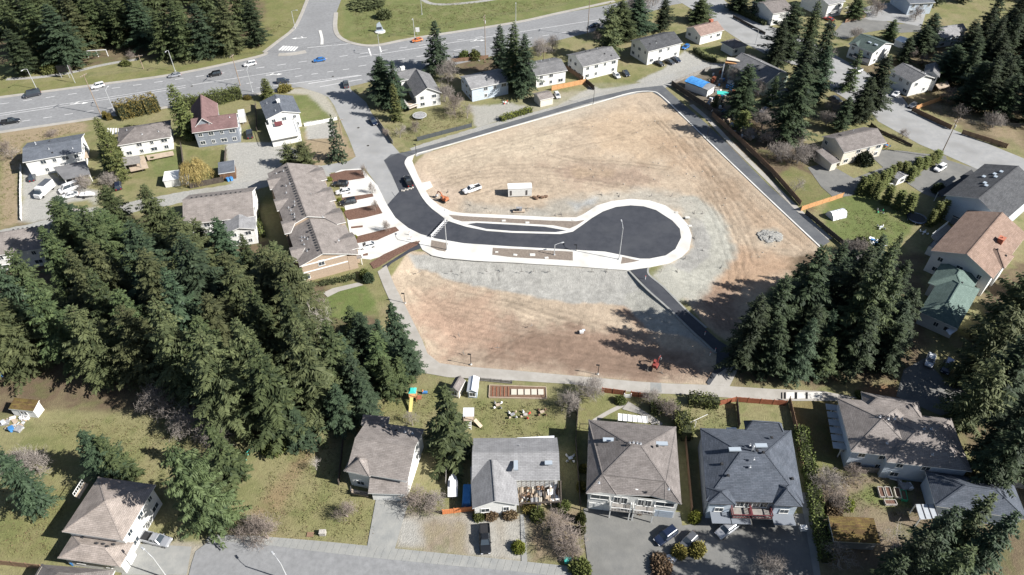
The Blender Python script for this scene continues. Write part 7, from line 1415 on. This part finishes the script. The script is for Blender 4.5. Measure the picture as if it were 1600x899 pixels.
clutter([(1125,185),(1165,180),(1185,215),(1165,225)],45,'second scrap heap beyond the brown fence',['deck_wood','junk_grey','white_plastic','grey_wood','dark_wood','paint_pale'],seed=3)
clutter([(1095,160),(1125,150),(1135,180),(1112,180)],26,'blue sheeted clutter at the yard corner',['tarp_blue','junk_grey','white_plastic','dark_wood'],seed=5)
clutter([(4,655),(45,652),(40,672),(8,675)],34,'white and blue litter in front of the rusty roofed shed',['white_plastic','paint_pale','deck_wood','junk_grey'],.6,seed=6)
clutter([(812,790),(872,787),(872,765),(812,765)],90,'firewood and odds and ends stored in the open carport',['deck_wood','cream_siding','deck_wood','white_plastic','brown_wood','junk_grey'],1.3,seed=7,name='firewood_pile',cat='firewood pile')
clutter([(1400,752),(1420,748),(1424,762),(1408,764)],14,'bags and boxes at the back fence above the raised beds',['white_plastic','junk_grey','dark_wood'],1.2,seed=8)
clutter([(1360,372),(1380,378),(1378,388),(1356,382)],10,'scattered toys near the swing seat',['white_plastic','blue_plastic','paint_pale'],.8,seed=9)
clutter([(700,85),(760,84),(765,98),(712,102)],16,'timber edging of the dug garden bed beside the highway',['brown_wood','grey_wood','soil'],.6,seed=10)
clutter([(1545,395),(1570,380),(1580,395),(1558,408)],16,'pallets in the yard right of the peach roof',['deck_wood','junk_grey','grey_wood'],1.0,seed=12)
clutter([(1030,878),(1050,868),(1056,872),(1040,884)],6,'white bags on the driveway island',['white_plastic'],.6,seed=13)
r = at(1140,120,'timber scaffold tower with golden plank platform','scaffold','scaffold_tower',-.3); P1(r,'platform','cedar_wood',MB().box((0,0,5.6),(5.2,3.2,.5))); 
for x in (-2.3,0,2.3):
    for y in (-1.4,1.4): P1(r,'post','dark_wood',MB().box((x,y,2.8),(.2,.2,5.6)))
P1(r,'roof_sheet','cream_siding',MB().box((0,.4,6.4),(4.6,2.6,.2))); P1(r,'ladder','galvanised',MB().bar((-2.8,-3.6,0),(-2.8,-1.4,5.6),.4,.1))
r = at(1143,140,'small blue portable tank below the scaffold','tank','water_tank',.2); P1(r,'tank','blue_plastic',MB().tube((0,0,0),(0,0,1.8),.8,n=12)); P1(r,'cap','white_plastic',MB().tube((0,0,1.8),(0,0,1.95),.3,n=8))
r = at(1128,155,'pale turquoise sheet roof of a lean-to','shed','lean_to',-.2); P1(r,'roof','teal_plastic',MB().box((0,0,2.3),(4.2,2.6,.12))); [P1(r,'post','grey_wood',MB().box((x,y,1.15),(.12,.12,2.3))) for x in (-1.9,1.9) for y in (-1.1,1.1)]
# raised beds and water troughs
for i, (x_, y_, rz, mt, lb) in enumerate([(1376,771,1.45,'stone','leftmost stone raised bed on the green lawn'),(1387,771,1.45,'stone','second stone raised bed from the left'),(1401,772,1.4,'cream_siding','third raised bed with rust coloured soil'),(1411,776,1.35,'green_plastic','green raised bed at the right end of the row'),(1390,787,0,'stone','raised bed lying crosswise below the row')]):
    r = at(x_, y_, lb, 'raised bed', 'raised_bed', rz); w_, d_ = 2.1, .95
    for a_, b_ in (((-w_/2,-d_/2),(w_/2,-d_/2)),((w_/2,-d_/2),(w_/2,d_/2)),((w_/2,d_/2),(-w_/2,d_/2)),((-w_/2,d_/2),(-w_/2,-d_/2))): P1(r,'side_board',mt,MB().bar((*a_,.3),(*b_,.3),.12,.6))
    P1(r,'soil','mulch' if i != 3 else 'soil',MB().box((0,0,.22),(w_-.12,d_-.12,.44)))
for x_, y_, lb, mt in [(505,835,'grey utility box on the front lawn by the pavement','stone'),(485,836,'flat brown utility cover on the front lawn','brown_wood'),(887,878,'green utility box in the planted bed corner','teal_plastic'),(1254,828,'white cabinet standing on the shaded driveway wall','white_plastic')]:
    r = at(x_, y_, lb, 'utility box', 'utility_box'); hgt = .9 if mt != 'brown_wood' else .12; P1(r,'cabinet',mt,MB().box((0,0,hgt/2),(1.1,.8,hgt))); P1(r,'lid',mt,MB().box((0,0,hgt+.03),(1.2,.9,.06)))
for x_, y_, lb in [(357,283,'left blue bin beside the brick red shed'),(362,282,'right blue bin beside the brick red shed'),(102,327,'blue drum on the dry grass island'),(118,881,'blue barrel at the foot of the corner house'),(2,588,'blue tarpaulin bundle at the left edge in the trees'),(20,673,'blue crumpled cover on the lawn at the far left')]:
    r = at(x_, y_, lb, 'bin', 'blue_bin', random.random()); P1(r,'bin','tarp_blue',MB().box((0,0,.5),(.75,.75,1.0),top=(1.1,1.1))); P1(r,'lid','blue_plastic',MB().box((0,0,1.05),(.9,.9,.1)))
r = at(391,712,'green metal trellis frame on the side lawn','trellis','garden_trellis',1.2); P1(r,'frame','teal_plastic',MB().bar((-1.2,0,0),(-1.2,0,1.6),.08).bar((1.2,0,0),(1.2,0,1.6),.08).bar((-1.2,0,1.6),(1.2,0,1.6),.08)); P1(r,'rail','teal_plastic',MB().bar((-1.2,0,.8),(1.2,0,.8),.08))
r = at(1085,668,'white clothes line frame in the walled garden','clothes line','clothes_line',.2); P1(r,'pole','white_plastic',MB().bar((0,0,0),(0,0,2),.1)); P1(r,'arm','white_plastic',MB().bar((-1.2,0,2),(3.0,1.2,2),.07))
r = at(912,672,'black metal arbour beside the brown duplex','arbour','garden_arbour'); P1(r,'frame','lamp_black',MB().bar((-.9,0,0),(-.9,0,2),.1).bar((.9,0,0),(.9,0,2),.1).bar((-.9,0,2),(.9,0,2),.1)); P1(r,'top','lamp_black',MB().bar((-.9,.8,1.6),(-.9,0,2),.08).bar((.9,.8,1.6),(.9,0,2),.08))
r = at(980,622,'white garden gate onto the path','gate','garden_gate'); P1(r,'gate_leaf','white_vinyl',MB().box((0,0,.6),(1.1,.08,1.1))); [P1(r,'post','white_vinyl',MB().box((x,0,.75),(.16,.16,1.5))) for x in (-.7,.7)]
# rough tufts on the lawns, loose stones on the graded earth, seams and lids in the asphalt
def tufts(polys, n, mat, label, cat, name, ln, seed):
    rs = np.random.RandomState(seed); P0 = []
    W_ = [[p[:2] for p in GP(q)] for q in polys]; ar = []
    for w in W_: ar.append(abs(sum(w[i][0]*w[(i+1) % len(w)][1]-w[(i+1) % len(w)][0]*w[i][1] for i in range(len(w))))/2)
    for w, a in zip(W_, ar):
        xa = [p[0] for p in w]; ya = [p[1] for p in w]; k = 0; m = int(n*a/sum(ar))
        while k < m:
            cx, cy = rs.uniform(min(xa), max(xa)), rs.uniform(min(ya), max(ya))
            if not inpoly(cx, cy, w): continue
            for _ in range(6): P0.append((cx+rs.randn()*.35, cy+rs.randn()*.35, .0)); k += 1
    P0 = np.array(P0); m = len(P0); D = rs.randn(m, 3)*.7; D[:, 2] = np.abs(D[:, 2])+.35
    tag(link(name, card_mesh(name, P0, D, ln*(.5+rs.rand(m)), ln*.4*(.6+rs.rand(m)), rs.randn(m, 3), rs.rand(m), mat)), label, cat, kind='stuff')
YARDS = [[(70,660),(250,655),(380,705),(300,760),(230,745),(130,700)],[(0,760),(110,760),(90,870),(0,870)],[(440,700),(530,690),(535,770),(590,800),(572,850),(400,835),(380,830)],[(560,650),(690,600),(720,650),(660,665)],[(735,625),(885,630),(890,680),(740,685)],[(1075,635),(1148,636),(1150,668),(1080,668)],[(1262,738),(1440,750),(1450,810),(1300,800)],[(600,200),(720,165),(740,195),(640,222)],[(0,160),(0,200),(-1,201)],[(420,40),(455,30),(400,85),(330,92)],[(0,215),(125,195),(120,208),(40,225),(30,330),(0,355)],[(1300,330),(1400,325),(1425,345),(1390,390),(1330,390)],[(1380,110),(1450,140),(1480,180),(1560,215),(1500,160)],[(545,10),(900,0),(700,45),(560,58)]]
tufts(YARDS, 26000, 'dry_grass', 'rough grass tufts and weeds growing across the lawns', 'grass', 'grass_tufts', .30, 21)
tufts(YARDS[:8], 4500, 'dead_leaves', 'fallen leaves and dry stalks scattered on the yards', 'leaf litter', 'leaf_litter', .26, 22)
rs = np.random.RandomState(9); mb = MB(); lots = [[p[:2] for p in GP(q)] for q in ([(700,300),(660,260),(1010,160),(1070,210),(1180,320),(1250,385),(1160,430),(1110,330),(1000,300),(860,310),(760,318)], [(640,440),(760,450),(960,490),(1080,560),(1080,590),(900,575),(720,560),(660,520)])]
k = 0
while k < 160:
    w = lots[0]; xa = [p[0] for p in w]; ya = [p[1] for p in w]; x, y = rs.uniform(min(xa), max(xa)), rs.uniform(min(ya), max(ya))
    if not inpoly(x, y, w): continue
    k += 1; r_ = .08+.14*rs.rand()**3; mb.ball((x, y, -.12 if w is lots[0] else -1.2), (r_, r_*.8, r_*1.3), 5, 3)
tag(mb.build('loose_stones', 'stone'), 'loose stones strewn over the graded earth', 'stones', kind='stuff')
M('seam', (.055,.058,.064), None, 1, .8); M('iron', (.05,.045,.04), None, 1, .7, metal=.4)
strip('asphalt_seam', [(612,300),(640,335),(680,352),(760,366),(860,373),(930,372),(985,371),(1040,372)], .12, -.01, .046, 'seam')
strip('asphalt_seam', [(640,315),(668,338),(720,356),(800,367)], .10, -.01, .046, 'seam')
strip('asphalt_seam', [(1010,335),(1035,345),(1050,362),(1050,382),(1035,394)], .22, -.01, .046, 'seam')
strip('asphalt_seam', [(1003,340),(1028,350),(1041,364),(1041,380),(1026,391)], .18, -.01, .046, 'seam')
for i, (px, py) in enumerate([(465,861),(494,863),(368,868),(655,330),(760,372),(945,382),(860,376),(560,200),(575,228),(300,135),(520,120)]):
    g = G(px, py); r = thing('manhole_cover', 'round iron lid let into the road, %s from the left' % ORD(sorted([465,494,368,655,760,945,860,560,575,300,520]).index(px)), 'manhole cover', (g.x, g.y, 0), 0, 'iron lids in the roads'); MB().tube((0,0,0),(0,0,.056),.42,n=12).build('lid','iron',r); MB().tube((0,0,0),(0,0,.05),.52,n=12).build('ring','weathered_concrete',r)
